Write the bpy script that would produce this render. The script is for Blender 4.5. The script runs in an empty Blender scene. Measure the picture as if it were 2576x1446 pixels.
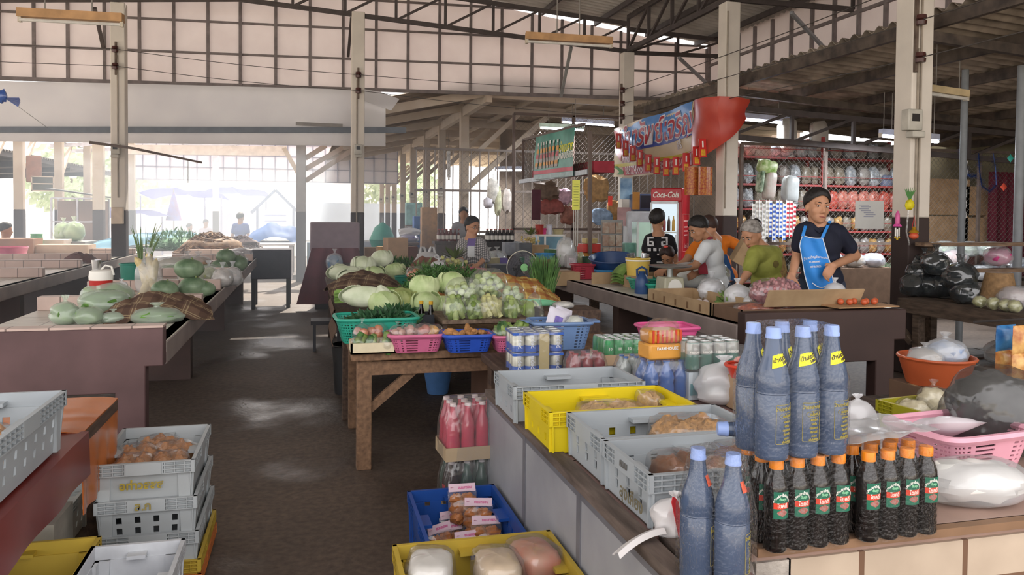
import bpy, bmesh, math, random
from mathutils import Vector, Matrix, noise
S = bpy.context.scene
COL = S.collection
R = random.Random(7)
pi = math.pi
# ---------------- camera, sky, sun, exposure ----------------
FPX, PU, PV = 2000.0, 1288.0, 595.0
YAW, CAMH = math.radians(14.5), 1.5
PITCH, ROLL = math.atan(57 / 2000), 0.009
_F = Vector((math.sin(YAW), math.cos(YAW), 0)); _R = Vector((math.cos(YAW), -math.sin(YAW), 0)); _Z = Vector((0, 0, 1))
_f = _F * math.cos(PITCH) - _Z * math.sin(PITCH)
_u = _Z * math.cos(PITCH) + _F * math.sin(PITCH)
_i = (_R * math.cos(ROLL) + _u * math.sin(ROLL)).normalized()
_up = (_u * math.cos(ROLL) - _R * math.sin(ROLL)).normalized()
CAM = Vector((0, 0, CAMH))
cd = bpy.data.cameras.new('camera'); co = bpy.data.objects.new('camera', cd); COL.objects.link(co)
cd.sensor_fit = 'HORIZONTAL'; cd.sensor_width = 36; cd.lens = 36 * FPX / 2576
cd.shift_y = -(723 - PV) / 2576; cd.clip_end = 300
co.matrix_world = Matrix(((_i.x, _up.x, -_f.x, 0), (_i.y, _up.y, -_f.y, 0), (_i.z, _up.z, -_f.z, CAMH), (0, 0, 0, 1)))
S.camera = co
W = bpy.data.worlds.new('sky'); S.world = W; W.use_nodes = True
_bg = W.node_tree.nodes['Background']
_bg.inputs[0].default_value = (1.0, 0.97, 0.97, 1); _bg.inputs[1].default_value = 2.1
sd = bpy.data.lights.new('sun', 'SUN'); sd.energy = 8.0; sd.angle = 0.02; sd.color = (1, .95, .86)
so = bpy.data.objects.new('sun', sd); COL.objects.link(so)
so.rotation_euler = (math.radians(-38), math.radians(10), 0)
S.view_settings.view_transform = 'Standard'; S.view_settings.look = 'None'
S.view_settings.gamma = 1.0; S.view_settings.use_curve_mapping = False
S.view_settings.exposure = 0.4
S.cycles.max_bounces = 6; S.cycles.diffuse_bounces = 3; S.cycles.glossy_bounces = 3
S.cycles.transmission_bounces = 4; S.cycles.transparent_max_bounces = 14
S.cycles.caustics_reflective = False; S.cycles.caustics_refractive = False
S.cycles.sample_clamp_indirect = 4

def P(u, v, d=None, X=None, Y=None, Z=None):
 """world point seen at photo pixel (u, v) on a given plane (or at a depth d along the view)"""
 r = _f + _i * ((u - PU) / FPX) - _up * ((v - PV) / FPX)
 if Z is not None: t = (Z - CAMH) / r.z
 elif X is not None: t = X / r.x
 elif Y is not None: t = Y / r.y
 else: t = d / r.dot(_F)
 return CAM + r * t
def depth(p): return (Vector(p) - CAM).dot(_F)

# ---------------- materials ----------------
def lin(h):
 c = [int(h[i:i + 2], 16) / 255 for i in (0, 2, 4)]
 return tuple(x / 12.92 if x <= .04045 else ((x + .055) / 1.055) ** 2.4 for x in c)
_MC = {}
def newmat(name):
 m = bpy.data.materials.new(name); m.use_nodes = True
 nt = m.node_tree; nt.nodes.clear()
 o = nt.nodes.new('ShaderNodeOutputMaterial')
 return m, nt, o
def N(nt, t, **kw):
 n = nt.nodes.new('ShaderNode' + t)
 for k, v in kw.items():
  if k.startswith('i_'): n.inputs[k[2:].replace('_', ' ')].default_value = v
  elif k.startswith('n'): n.inputs[int(k[1:])].default_value = v
  else: setattr(n, k, v)
 return n
def L(nt, a, b): nt.links.new(a, b)
def ramp(nt, fac, stops):
 r = N(nt, 'ValToRGB'); e = r.color_ramp.elements
 while len(e) < len(stops): e.new(.5)
 for x, (p, c) in zip(e, stops): x.position = p; x.color = (*c, 1)
 L(nt, fac, r.inputs[0]); return r.outputs[0]
def coords(nt, sc=(1, 1, 1)):
 t = N(nt, 'TexCoord'); mp = N(nt, 'Mapping'); mp.inputs['Scale'].default_value = sc
 L(nt, t.outputs['Object'], mp.inputs[0]); return mp.outputs[0]
def M(h, r=.6, n=.14, sc=9, b=0., metal=0, spec=.4, tr=0., h2=None, st=(1, 1, 1), sss=0):
 """procedural surface: base colour broken up by noise (optionally towards h2), roughness, bump"""
 k = (h, r, n, sc, b, metal, spec, tr, h2, st)
 if k in _MC: return _MC[k]
 m, nt, o = newmat('surface_' + h)
 p = N(nt, 'BsdfPrincipled'); p.inputs['Roughness'].default_value = r; p.inputs['Metallic'].default_value = metal
 p.inputs['Specular IOR Level'].default_value = spec
 c = lin(h); a = tuple(x * (1 - n) for x in c); z = lin(h2) if h2 else tuple(min(1, x * (1 + n)) for x in c)
 co_ = coords(nt, st)
 nz = N(nt, 'TexNoise'); nz.inputs['Scale'].default_value = sc; nz.inputs['Detail'].default_value = 5
 L(nt, co_, nz.inputs['Vector'])
 L(nt, ramp(nt, nz.outputs['Fac'], [(.32, a), (.68, z)]), p.inputs['Base Color'])
 if b:
  bp = N(nt, 'Bump'); bp.inputs['Strength'].default_value = b; bp.inputs['Distance'].default_value = .02
  L(nt, nz.outputs['Fac'], bp.inputs['Height']); L(nt, bp.outputs[0], p.inputs['Normal'])
 if tr:
  t = N(nt, 'BsdfTranslucent'); t.inputs[0].default_value = (*c, 1)
  mx = N(nt, 'MixShader', n0=tr); L(nt, p.outputs[0], mx.inputs[1]); L(nt, t.outputs[0], mx.inputs[2]); L(nt, mx.outputs[0], o.inputs[0])
 else: L(nt, p.outputs[0], o.inputs[0])
 _MC[k] = m; return m
def film(h='ffffff', a=.03, r=.16, milk=.1, sc=25):
 """thin plastic film: mostly clear, a little milky, with crumpled highlights"""
 k = ('film', h, a, r, milk, sc)
 if k in _MC: return _MC[k]
 m, nt, o = newmat('plastic_film_' + h)
 c = (*lin(h), 1)
 nz = N(nt, 'TexNoise'); nz.inputs['Scale'].default_value = sc; nz.inputs['Detail'].default_value = 1
 L(nt, coords(nt), nz.inputs['Vector'])
 bp = N(nt, 'Bump'); bp.inputs['Strength'].default_value = .55; bp.inputs['Distance'].default_value = .012
 L(nt, nz.outputs['Fac'], bp.inputs['Height'])
 g = N(nt, 'BsdfGlossy'); g.inputs['Roughness'].default_value = r; L(nt, bp.outputs[0], g.inputs['Normal'])
 d = N(nt, 'BsdfDiffuse'); d.inputs[0].default_value = c
 t = N(nt, 'BsdfTransparent'); t.inputs[0].default_value = tuple(1 - (1 - x) * .3 for x in c[:3]) + (1,)
 m1 = N(nt, 'MixShader', n0=milk); L(nt, t.outputs[0], m1.inputs[1]); L(nt, d.outputs[0], m1.inputs[2])
 fr = N(nt, 'Fresnel'); fr.inputs[0].default_value = 1.35; L(nt, bp.outputs[0], fr.inputs['Normal'])
 ad = N(nt, 'Math', operation='MULTIPLY_ADD', n1=.9, n2=a); L(nt, fr.outputs[0], ad.inputs[0]); ad2 = N(nt, 'Math', operation='MINIMUM', n1=.3); L(nt, ad.outputs[0], ad2.inputs[0]); ad = ad2
 m2 = N(nt, 'MixShader'); L(nt, ad.outputs[0], m2.inputs[0]); L(nt, m1.outputs[0], m2.inputs[1]); L(nt, g.outputs[0], m2.inputs[2])
 L(nt, m2.outputs[0], o.inputs[0]); _MC[k] = m; return m
def glow(h, s):
 k = ('glow', h, s)
 if k in _MC: return _MC[k]
 m, nt, o = newmat('lit_' + h); e = N(nt, 'Emission'); e.inputs[0].default_value = (*lin(h), 1); e.inputs[1].default_value = s
 L(nt, e.outputs[0], o.inputs[0]); _MC[k] = m; return m
def wood(h='8a6a4c', h2='5c442e', r=.75, sc=(1, 1, 1)):
 return M(h2, r, .12, 6, .25, h2=h, st=(sc[0] * 6, sc[1] * 1, sc[2] * 6))
def plaid(base, bands, sc=9, ang=0.):
 """woven check: bands = [(colour, width fraction, phase)] crossing in two directions"""
 k = ('plaid', base, str(bands), sc, ang)
 if k in _MC: return _MC[k]
 m, nt, o = newmat('plaid_' + base); p = N(nt, 'BsdfPrincipled'); p.inputs['Roughness'].default_value = .9
 p.inputs['Specular IOR Level'].default_value = .1
 t = N(nt, 'TexCoord'); mp = N(nt, 'Mapping'); mp.inputs['Rotation'].default_value = (0, 0, ang); mp.inputs['Scale'].default_value = (sc, sc, sc)
 L(nt, t.outputs['Object'], mp.inputs[0]); s = N(nt, 'SeparateXYZ'); L(nt, mp.outputs[0], s.inputs[0])
 v = N(nt, 'Math', operation='MULTIPLY_ADD', n1=.7); L(nt, s.outputs[2], v.inputs[0]); L(nt, s.outputs[1], v.inputs[2])
 cur = None
 base_c = (*lin(base), 1)
 for ax in (s.outputs[0], v.outputs[0]):
  for (c, w, ph) in bands:
   a = N(nt, 'Math', operation='ADD', n1=ph); L(nt, ax, a.inputs[0])
   f = N(nt, 'Math', operation='FRACT'); L(nt, a.outputs[0], f.inputs[0])
   g = N(nt, 'Math', operation='LESS_THAN', n1=w); L(nt, f.outputs[0], g.inputs[0])
   h_ = N(nt, 'Math', operation='MULTIPLY', n1=.6); L(nt, g.outputs[0], h_.inputs[0])
   mx = N(nt, 'Mix', data_type='RGBA'); L(nt, h_.outputs[0], mx.inputs[0])
   if cur is None: mx.inputs[6].default_value = base_c
   else: L(nt, cur, mx.inputs[6])
   mx.inputs[7].default_value = (*lin(c), 1); cur = mx.outputs[2]
 L(nt, cur, p.inputs['Base Color']); L(nt, p.outputs[0], o.inputs[0]); _MC[k] = m; return m
def tiles(h, gr, w, hh, gap=.012, r=.35, spot=.08):
 """glazed wall or counter tiles laid on X / Y+Z"""
 k = ('tiles', h, gr, w, hh)
 if k in _MC: return _MC[k]
 m, nt, o = newmat('tiles_' + h); p = N(nt, 'BsdfPrincipled'); p.inputs['Roughness'].default_value = r
 t = N(nt, 'TexCoord'); s = N(nt, 'SeparateXYZ'); L(nt, t.outputs['Object'], s.inputs[0])
 ad = N(nt, 'Math', operation='ADD'); L(nt, s.outputs[1], ad.inputs[0]); L(nt, s.outputs[2], ad.inputs[1])
 cb = N(nt, 'CombineXYZ'); L(nt, s.outputs[0], cb.inputs[0]); L(nt, ad.outputs[0], cb.inputs[1])
 br = N(nt, 'TexBrick'); br.offset = 0; L(nt, cb.outputs[0], br.inputs['Vector'])
 c = lin(h)
 br.inputs['Color1'].default_value = (*[x * (1 - spot) for x in c], 1); br.inputs['Color2'].default_value = (*[min(1, x * (1 + spot)) for x in c], 1)
 br.inputs['Mortar'].default_value = (*lin(gr), 1); br.inputs['Scale'].default_value = 1
 br.inputs['Mortar Size'].default_value = gap * .4; br.inputs['Brick Width'].default_value = w; br.inputs['Row Height'].default_value = hh
 nz = N(nt, 'TexNoise'); nz.inputs['Scale'].default_value = 5; nz.inputs['Detail'].default_value = 6; L(nt, t.outputs['Object'], nz.inputs['Vector'])
 mx = N(nt, 'Mix', data_type='RGBA', blend_type='MULTIPLY'); mx.inputs[0].default_value = .5
 L(nt, br.outputs['Color'], mx.inputs[6]); L(nt, ramp(nt, nz.outputs['Fac'], [(.3, (.6, .57, .55)), (.65, (1, 1, 1))]), mx.inputs[7])
 L(nt, mx.outputs[2], p.inputs['Base Color']); L(nt, p.outputs[0], o.inputs[0]); _MC[k] = m; return m

# ---------------- mesh builder ----------------
class B:
 def __init__(s): s.v = []; s.f = []
 def add(s, vs, fs, T=None):
  o = len(s.v)
  s.v += [tuple(T @ Vector(q)) if T else tuple(q) for q in vs]
  s.f += [tuple(i + o for i in f) for f in fs]; return s
 def box(s, c, d, T=None, tap=1.0, tapy=None, rz=0.):
  x, y, z = (k / 2 for k in d); tapy = tap if tapy is None else tapy
  vs = [(sx * x * (tap if sz < 0 else 1), sy * y * (tapy if sz < 0 else 1), sz * z) for sz in (-1, 1) for sy in (-1, 1) for sx in (-1, 1)]
  if rz: vs = [(a * math.cos(rz) - b * math.sin(rz), a * math.sin(rz) + b * math.cos(rz), e) for a, b, e in vs]
  vs = [(a + c[0], b + c[1], e + c[2]) for a, b, e in vs]
  return s.add(vs, [(0, 2, 3, 1), (4, 5, 7, 6), (0, 1, 5, 4), (2, 6, 7, 3), (0, 4, 6, 2), (1, 3, 7, 5)], T)
 def bar(s, a, b, w, h=None, up=(0, 0, 1)):
  a, b = Vector(a), Vector(b); h = h or w; t = (b - a).normalized(); u = Vector(up)
  if abs(t.dot(u)) > .95: u = Vector((1, 0, 0))
  sd = t.cross(u).normalized(); u = sd.cross(t).normalized()
  vs = [p + sd * (i * w / 2) + u * (j * h / 2) for p in (a, b) for i, j in ((-1, -1), (1, -1), (1, 1), (-1, 1))]
  return s.add(vs, [(0, 1, 2, 3), (7, 6, 5, 4), (0, 4, 5, 1), (1, 5, 6, 2), (2, 6, 7, 3), (3, 7, 4, 0)])
 def tube(s, pts, r, n=6, cap=True, T=None):
  pts = [Vector(p) for p in pts]; k = len(pts); rs = r if isinstance(r, (list, tuple)) else [r] * k
  vs = []; pu = None
  for i, p in enumerate(pts):
   t = (pts[min(i + 1, k - 1)] - pts[max(i - 1, 0)]).normalized()
   if pu is None: pu = t.orthogonal().normalized()
   u = (pu - t * pu.dot(t)); u = u.normalized() if u.length > 1e-6 else t.orthogonal().normalized(); pu = u; w = t.cross(u)
   vs += [p + (u * math.cos(2 * pi * j / n) + w * math.sin(2 * pi * j / n)) * rs[i] for j in range(n)]
  fs = [(i * n + j, i * n + (j + 1) % n, (i + 1) * n + (j + 1) % n, (i + 1) * n + j) for i in range(k - 1) for j in range(n)]
  if cap: fs += [tuple(range(n - 1, -1, -1)), tuple(range((k - 1) * n, k * n))]
  return s.add(vs, fs, T)
 def lathe(s, prof, n=16, c=(0, 0, 0), T=None, ell=1.0, wob=None):
  vs = []
  for i, (r, z) in enumerate(prof):
   for j in range(n):
    a = 2 * pi * j / n; q = r * (wob(a, z) if wob else 1)
    vs.append((c[0] + q * math.cos(a), c[1] + q * ell * math.sin(a), c[2] + z))
  k = len(prof)
  fs = [(i * n + j, i * n + (j + 1) % n, (i + 1) * n + (j + 1) % n, (i + 1) * n + j) for i in range(k - 1) for j in range(n)]
  if prof[0][0] > 1e-4: fs.append(tuple(range(n - 1, -1, -1)))
  if prof[-1][0] > 1e-4: fs.append(tuple(range((k - 1) * n, k * n)))
  return s.add(vs, fs, T)
 def ball(s, c, r, n=12, m=8, nz=0., sc=6., seed=0, T=None, sq=1.0):
  if not isinstance(r, (list, tuple)): r = (r, r, r)
  vs = []
  for i in range(m + 1):
   th = pi * i / m
   for j in range(n):
    ph = 2 * pi * j / n
    q = Vector((math.sin(th) * math.cos(ph), math.sin(th) * math.sin(ph), -math.cos(th)))
    if sq != 1: q = Vector([math.copysign(abs(e) ** sq, e) for e in q])
    if nz: q *= 1 + nz * noise.noise(q * sc * .4 + Vector((seed * 3.1, seed * 1.7, seed)))
    vs.append((c[0] + q.x * r[0], c[1] + q.y * r[1], c[2] + q.z * r[2]))
  fs = [(i * n + j, i * n + (j + 1) % n, (i + 1) * n + (j + 1) % n, (i + 1) * n + j) for i in range(m) for j in range(n)]
  return s.add(vs, fs, T)
 def grid(s, fn, nu, nv, T=None, th=0., close=False):
  vs = [Vector(fn(i / nu, j / nv)) for j in range(nv + 1) for i in range(nu + 1)]; w = nu + 1
  fs = [(j * w + i, j * w + i + 1, (j + 1) * w + i + 1, (j + 1) * w + i) for j in range(nv) for i in range(nu)]
  if th:
   nn = []
   for j in range(nv + 1):
    for i in range(w):
     a = vs[j * w + min(i + 1, nu)] - vs[j * w + max(i - 1, 0)]; b = vs[min(j + 1, nv) * w + i] - vs[max(j - 1, 0) * w + i]
     q = a.cross(b); nn.append(q.normalized() if q.length > 1e-9 else Vector((0, 0, 1)))
   k = len(vs); vs = vs + [p - q * th for p, q in zip(vs, nn)]
   fs += [tuple(k + e for e in reversed(f)) for f in fs]
   ring = [i for i in range(w)] + [j * w + nu for j in range(1, nv + 1)] + [nv * w + i for i in range(nu - 1, -1, -1)] + [j * w for j in range(nv - 1, 0, -1)]
   fs += [(b, a, a + k, b + k) for a, b in zip(ring, ring[1:] + ring[:1])]
  return s.add(vs, fs, T)
 def prism(s, poly, z0, z1, T=None):
  n = len(poly); vs = [(x, y, z0) for x, y in poly] + [(x, y, z1) for x, y in poly]
  return s.add(vs, [tuple(range(n - 1, -1, -1)), tuple(range(n, 2 * n))] + [(i, (i + 1) % n, (i + 1) % n + n, i + n) for i in range(n)], T)
 def ob(s, name, mat, parent=None, loc=(0, 0, 0), rz=0., smooth=True, label=None, cat=None, group=None, kind=None, rot=None, bev=0):
  me = bpy.data.meshes.new(name); me.from_pydata(s.v, [], s.f); me.materials.append(mat)
  o = bpy.data.objects.new(name, me); COL.objects.link(o)
  o.location = loc; o.rotation_euler = rot if rot else (0, 0, rz)
  if parent: o.parent = parent
  if smooth:
   for p in me.polygons: p.use_smooth = True
   me.set_sharp_from_angle(angle=math.radians(38))
  if bev:
   md = o.modifiers.new('b', 'BEVEL'); md.width = bev; md.segments = 2; md.limit_method = 'ANGLE'
  return tag(o, label, cat, group, kind)
def tag(o, label=None, cat=None, group=None, kind=None):
 if label: o['label'] = label
 if cat: o['category'] = cat
 if group: o['group'] = group
 if kind: o['kind'] = kind
 return o
def E(name, label, cat, loc=(0, 0, 0), rz=0., group=None, rot=None):
 o = bpy.data.objects.new(name, None); COL.objects.link(o); o.empty_display_size = .05
 o.location = loc; o.rotation_euler = rot if rot else (0, 0, rz)
 return tag(o, label, cat, group)
_KIDS = {}
def dup(root, loc, rz=None, label=None, group=None, sc=None, rot=None):
 def cp(o, par):
  c = o.copy(); COL.objects.link(c)
  if par: c.parent = par
  for k in list(o.children): cp(k, c)
  return c
 r = cp(root, None); r.location = loc
 if rz is not None: r.rotation_euler = (0, 0, rz)
 if rot is not None: r.rotation_euler = rot
 if sc: r.scale = sc if isinstance(sc, (list, tuple)) else (sc, sc, sc)
 if label: r['label'] = label
 if group: r['group'] = group
 return r
def text_mesh(t, size, ext=.0004, font=None, shear=0., sx=1., bold=0., space=1., line=1.):
 cu = bpy.data.curves.new('t', 'FONT'); cu.body = t; cu.size = size; cu.extrude = ext; cu.align_x = 'CENTER'; cu.align_y = 'CENTER'
 cu.shear = shear; cu.offset = bold; cu.resolution_u = 2; cu.space_character = space; cu.space_line = line
 o = bpy.data.objects.new('t', cu); COL.objects.link(o)
 dg = bpy.context.evaluated_depsgraph_get(); me = bpy.data.meshes.new_from_object(o.evaluated_get(dg))
 bpy.data.objects.remove(o); bpy.data.curves.remove(cu)
 if sx != 1:
  for q in me.vertices: q.co.x *= sx
 return me
def lettering(t, size, mat, parent, loc, rot=(pi / 2, 0, 0), name='lettering', warp=None, **kw):
 """writing as its own thin mesh; warp(x, y, z) bends it onto a curved surface"""
 me = text_mesh(t, size, **kw); me.name = name
 if warp:
  for q in me.vertices: q.co = Vector(warp(q.co.x, q.co.y, q.co.z))
 me.materials.clear(); me.materials.append(mat)
 o = bpy.data.objects.new(name, me); COL.objects.link(o)
 o.parent = parent; o.location = loc; o.rotation_euler = rot; return o
def baked(o):
 """apply an object's modifiers into its mesh"""
 dg = bpy.context.evaluated_depsgraph_get(); me = bpy.data.meshes.new_from_object(o.evaluated_get(dg))
 o.modifiers.clear(); old = o.data; o.data = me; bpy.data.meshes.remove(old); return o
# ---------------- the hall ----------------
CREAM = M('d9d0c4', .8, .07, 3); BROWN = M('3a2d2a', .7, .12, 4); STEEL = M('5d5655', .6, .2, 9)
RUST = M('5b4a40', .7, .3, 7, h2='7a6a5c'); WALLP = M('ece2df', .85, .05, 2, h2='f4ece9', tr=.25)
def floor_mat():
 m, nt, o = newmat('wet_concrete'); p = N(nt, 'BsdfPrincipled'); c = coords(nt)
 a = N(nt, 'TexNoise'); a.inputs['Scale'].default_value = .9; a.inputs['Detail'].default_value = 8; L(nt, c, a.inputs['Vector'])
 f = N(nt, 'TexNoise'); f.inputs['Scale'].default_value = 26; f.inputs['Detail'].default_value = 6; L(nt, c, f.inputs['Vector'])
 c1 = ramp(nt, a.outputs['Fac'], [(.3, lin('4e433c')), (.7, lin('6c5d52'))]); c2 = ramp(nt, f.outputs['Fac'], [(.3, (.55, .55, .55)), (.7, (1.1, 1.08, 1.05))])
 mx = N(nt, 'Mix', data_type='RGBA', blend_type='MULTIPLY'); mx.inputs[0].default_value = 1; L(nt, c1, mx.inputs[6]); L(nt, c2, mx.inputs[7])
 L(nt, mx.outputs[2], p.inputs['Base Color'])
 L(nt, ramp(nt, a.outputs['Fac'], [(.34, (.25, .25, .25)), (.48, (.68, .68, .68))]), p.inputs['Roughness'])
 bp = N(nt, 'Bump'); bp.inputs['Strength'].default_value = .35; bp.inputs['Distance'].default_value = .01; L(nt, f.outputs['Fac'], bp.inputs['Height']); L(nt, bp.outputs[0], p.inputs['Normal'])
 L(nt, p.outputs[0], o.inputs[0]); return m
B().box((2.5, 12.75, -.05), (23, 30.5, .1)).ob('floor', floor_mat(), kind='structure', label='dark wet concrete floor of the market hall')
B().box((0, 30, -.11), (140, 170, .1)).ob('ground', M('cfc6b8', .9, .08, 1), kind='structure', label='sunlit pale ground outside the hall')

def pillar(name, label, x, y, h, a, base=1.5, cream=CREAM, dark=BROWN):
 e = E(name, label, 'pillar', (x, y, 0))
 B().box((0, 0, (h + base) / 2), (a, a, h - base)).ob('shaft', cream, e, bev=.012)
 B().box((0, 0, base / 2), (a * 1.015, a * 1.015, base)).ob('painted_base', dark, e, bev=.012, label='dark brown painted lower part')
 return e
PIL1 = pillar('pillar', 'tall cream pillar at far left standing among the tiled stall tops', -2.84, 13.64, 4.72, .21)
PIL2 = pillar('pillar', 'tall cream pillar behind the heap of cabbages, brown below', .83, 13.64, 4.84, .215)
PILA = pillar('pillar', 'cream pillar with insulators, directly left of the red and blue banner', 5.67, 13.64, 4.46, .21)
PILB = pillar('pillar', 'cream pillar carrying the torn red end of the banner', 5.67, 10.0, 4.44, .22)
PILC = pillar('pillar', 'nearest tall cream pillar, hung with flower garlands beside the man in a blue apron', 5.67, 6.5, 4.7, .235)
GREY = M('8b8b88', .6, .15, 8); WHITE = M('e8e6e0', .5, .05, 5); DARK = M('2a2523', .6, .2, 8)
def rack(pil, y, dx, dy, zs, side=-1):
 """porcelain insulators on a strap, on the pillar face"""
 b = B(); b.box((dx, dy, (zs[0] + zs[-1]) / 2), (.03, .03, abs(zs[0] - zs[-1]) + .25)).ob('insulator_strap', RUST, pil)
 for z in zs:
  c = B().lathe([(.02, -.05), (.045, -.045), (.05, -.01), (.03, 0), (.05, .01), (.045, .045), (.02, .05)], 10, (dx + side * .0, dy - .06, z))
  c.ob('insulator', M('4b2c28', .3), pil)
def conduit(pil, dx, dy, z0, z1): B().tube([(dx, dy, z0), (dx, dy, z1)], .012).ob('conduit', M('9b8f80', .6), pil)
def meter(pil, dx, dy, z, s=.16):
 b = B().box((dx, dy - .05, z), (s * .8, .1, s)); b.box((dx, dy - .1, z - s * .7), (s * .7, .1, s * .3)); m = b.ob('electric_meter', M('b9b4a8', .5), pil, bev=.01)
 B().box((dx, dy - .103, z + .02), (s * .4, .006, s * .35)).ob('dial', DARK, m)
rack(PIL1, 0, -.02, -.12, [3.72, 3.98]); rack(PIL2, 0, .0, -.125, [3.52, 3.78]); rack(PILA, 0, -.13, -.06, [3.28, 3.52, 3.76])
rack(PILC, 0, -.1, -.135, [3.0, 3.35, 3.72])
conduit(PIL1, 0, -.115, 1.7, 3.9); conduit(PIL2, -.02, -.118, 1.2, 3.7); conduit(PILC, -.06, -.128, 1.3, 3.1); conduit(PILC, -.03, -.128, 1.3, 4.2); conduit(PILB, -.09, -.12, 1.6, 4.3)
meter(PIL1, -.02, -.105, 2.45); meter(PIL2, -.0, -.11, 2.55); meter(PILC, -.13, -.09, 2.42, .2)
B().box((.0, -.15, 1.42), (.17, .08, .26)).ob('fuse_box', M('c9b7a2', .6), PIL1, bev=.01)

# ---- back gable wall, its frame, the board under it
YW = 14.4
def zb(x): return 3.6 + .016 * (x + 4)
def zr(x): return 5.86 - .122 * abs(x + 1)
x0, x1 = -10.5, 7.7
poly = [(x0, zb(x0)), (x1, zb(x1)), (x1, zr(x1)), (-1, zr(-1)), (x0, zr(x0))]
RX = Matrix.Rotation(pi / 2, 4, 'X')
B().prism(poly, -YW - .04, -YW, RX).ob('wall_back', WALLP, kind='structure', label='pinkish white panelled gable wall above the back openings', smooth=False)
FR = M('7d7371', .7, .2, 7)
us = [0, 87, 172, 264, 352, 438, 524, 605, 694, 780, 863, 946, 1026, 1105, 1183, 1261, 1337, 1412, 1487, 1560, 1628, 1698, 1777]
xs = [P(u, 150, Y=YW).x for u in us]; xs = [xs[0] - .52 * k for k in range(8, 0, -1)] + xs
b = B()
for x in xs:
 w = .075 if min(abs(x - P(605, 100, Y=YW).x), abs(x - P(1777, 200, Y=YW).x)) < .02 else .033
 b.bar((x, YW - .03, zb(x)), (x, YW - .03, zr(x)), w, .05, up=(1, 0, 0))
for dz in (0, .53, 1.06, 1.58):
 b.bar((x0, YW - .02, zb(x0) + dz), (x1, YW - .02, zb(x1) + dz), .05, .06 if dz == 0 else .033)
b.ob('trim_1', FR, kind='structure', label='dark steel grid framing the gable wall panels', smooth=False)
def q(uvs, Y, th, name, mat, lab):
 a = [P(u, v, Y=Y) for u, v in uvs]; bb = B().prism([(p.x, p.z) for p in a], -Y - th, -Y, RX)
 return bb.ob(name, mat, kind='structure', label=lab, smooth=False)
BOARD = M('e2dfe0', .8, .04, 2, h2='ebe8e7', tr=.2)
q([(-160, 353), (970, 368), (970, 262), (918, 226), (400, 212), (-160, 200)], YW - .06, .03, 'trim_2', BOARD, 'broad white board hanging under the gable wall')
q([(-160, 318), (970, 319), (1022, 320), (1022, 334), (-160, 333)], YW - .1, .06, 'trim_3', M('6f747c', .6), 'grey steel beam across the white board')
a = [P(u, v, Y=YW - .2) for u, v in [(916, 224), (960, 232), (1005, 249), (984, 278), (940, 262), (916, 254)]]
B().prism([(p.x, p.z) for p in a], -YW + .19, -YW + .2, RX).ob('torn_panel', BOARD, label='loose torn end of the white board beside the pillar', cat='panel', smooth=False)
for u0, v0, u1, v1, w in [(744, 311, 862, 316, .06)]:
 p0, p1 = P(u0, v0, Y=YW - .12), P(u1, v1, Y=YW - .12)
 B().bar(p0, p1, .01, w).ob('trim_4', M('8f8a86', .8), kind='structure', label='peeled grey strip on the white board')
# ---- side clerestory wall
XC = 7.7
B().box((XC + .03, 5, 4.27), (.05, 18.8, 1.6)).ob('wall_right', WALLP, kind='structure', label='white panelled side wall over the lean-to roof', smooth=False)
b = B()
for k in range(24): b.bar((XC - .02, 14.3 - .55 * k, 3.48), (XC - .02, 14.3 - .55 * k, 4.85), .05, .05, up=(0, 1, 0))
for z in (3.52, 3.98, 4.45): b.bar((XC - .02, -4, z), (XC - .02, 14.4, z), .045, .045)
b.ob('trim_5', FR, kind='structure', label='dark steel grid framing the side wall panels', smooth=False)
# ---- corrugated roofs
SHEET = M('bcb7b0', .6, .15, 2.5, h2='d0cbc4'); SHEET2 = M('8a7e72', .75, .25, 3, h2='bcae9e')
def corr(name, pts, lab, mat, per=.16, amp=.022, th=.006):
 """sheet between ridge line a-b and eave line c-d, waves running up the slope"""
 a, bb, c, d = [Vector(p) for p in pts]; n = int((bb - a).length / per * 8)
 def fn(s, t):
  p = (a.lerp(bb, s)).lerp(c.lerp(d, s), t); return p + Vector((0, 0, amp * math.sin(s * n / 8 * 2 * pi)))
 return B().grid(fn, n, 4, th=th).ob(name, mat, kind='structure', label=lab)
corr('ceiling', [(-1, -.5, zr(-1) + .1), (-1, YW - .02, zr(-1) + .1), (8.1, -.5, zr(8.1) + .1), (8.1, YW - .02, zr(8.1) + .1)], 'grey corrugated roof over the hall, right slope', SHEET)
corr('ceiling', [(-1, -.5, zr(-1) + .1), (-1, YW - .02, zr(-1) + .1), (-10.5, -.5, zr(-10.5) + .1), (-10.5, YW - .02, zr(-10.5) + .1)], 'grey corrugated roof over the hall, left slope', SHEET)
PUR = M('4c4442', .65, .2, 8)
b = B()
for k in range(-8, 9):
 x = -1 + k * 1.05
 b.bar((x, -.5, zr(x) + .03), (x, YW - .05, zr(x) + .03), .05, .09)
b.ob('trim_6', PUR, kind='structure', label='dark steel purlins under the hall roof', smooth=False)
def truss(lab, a, c, h0, h1, n, w=.055, flip=False, end=True):
 """girder from a to c (bottom chord), depth h0 -> h1, with posts and diagonals"""
 a, c = Vector(a), Vector(c); e = E('roof_truss', lab, 'truss', a)
 A = lambda t: (c - a) * t; T = lambda t: (c - a) * t + Vector((0, 0, h0 + (h1 - h0) * t))
 B().bar(A(0), A(1), w, w * 1.3).ob('bottom_chord', PUR, e, smooth=False); B().bar(T(0), T(1), w, w * 1.3).ob('top_chord', PUR, e, smooth=False)
 for k in range(n + 1):
  t = k / n
  if end or 0 < k < n: B().bar(A(t), T(t), w * .8, w * .8).ob('post', PUR, e, smooth=False)
  if k < n:
   t2 = (k + 1) / n
   B().bar(A(t2 if flip else t), T(t if flip else t2), w * .7, w * .7).ob('diagonal', PUR, e, smooth=False)
 return e
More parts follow.
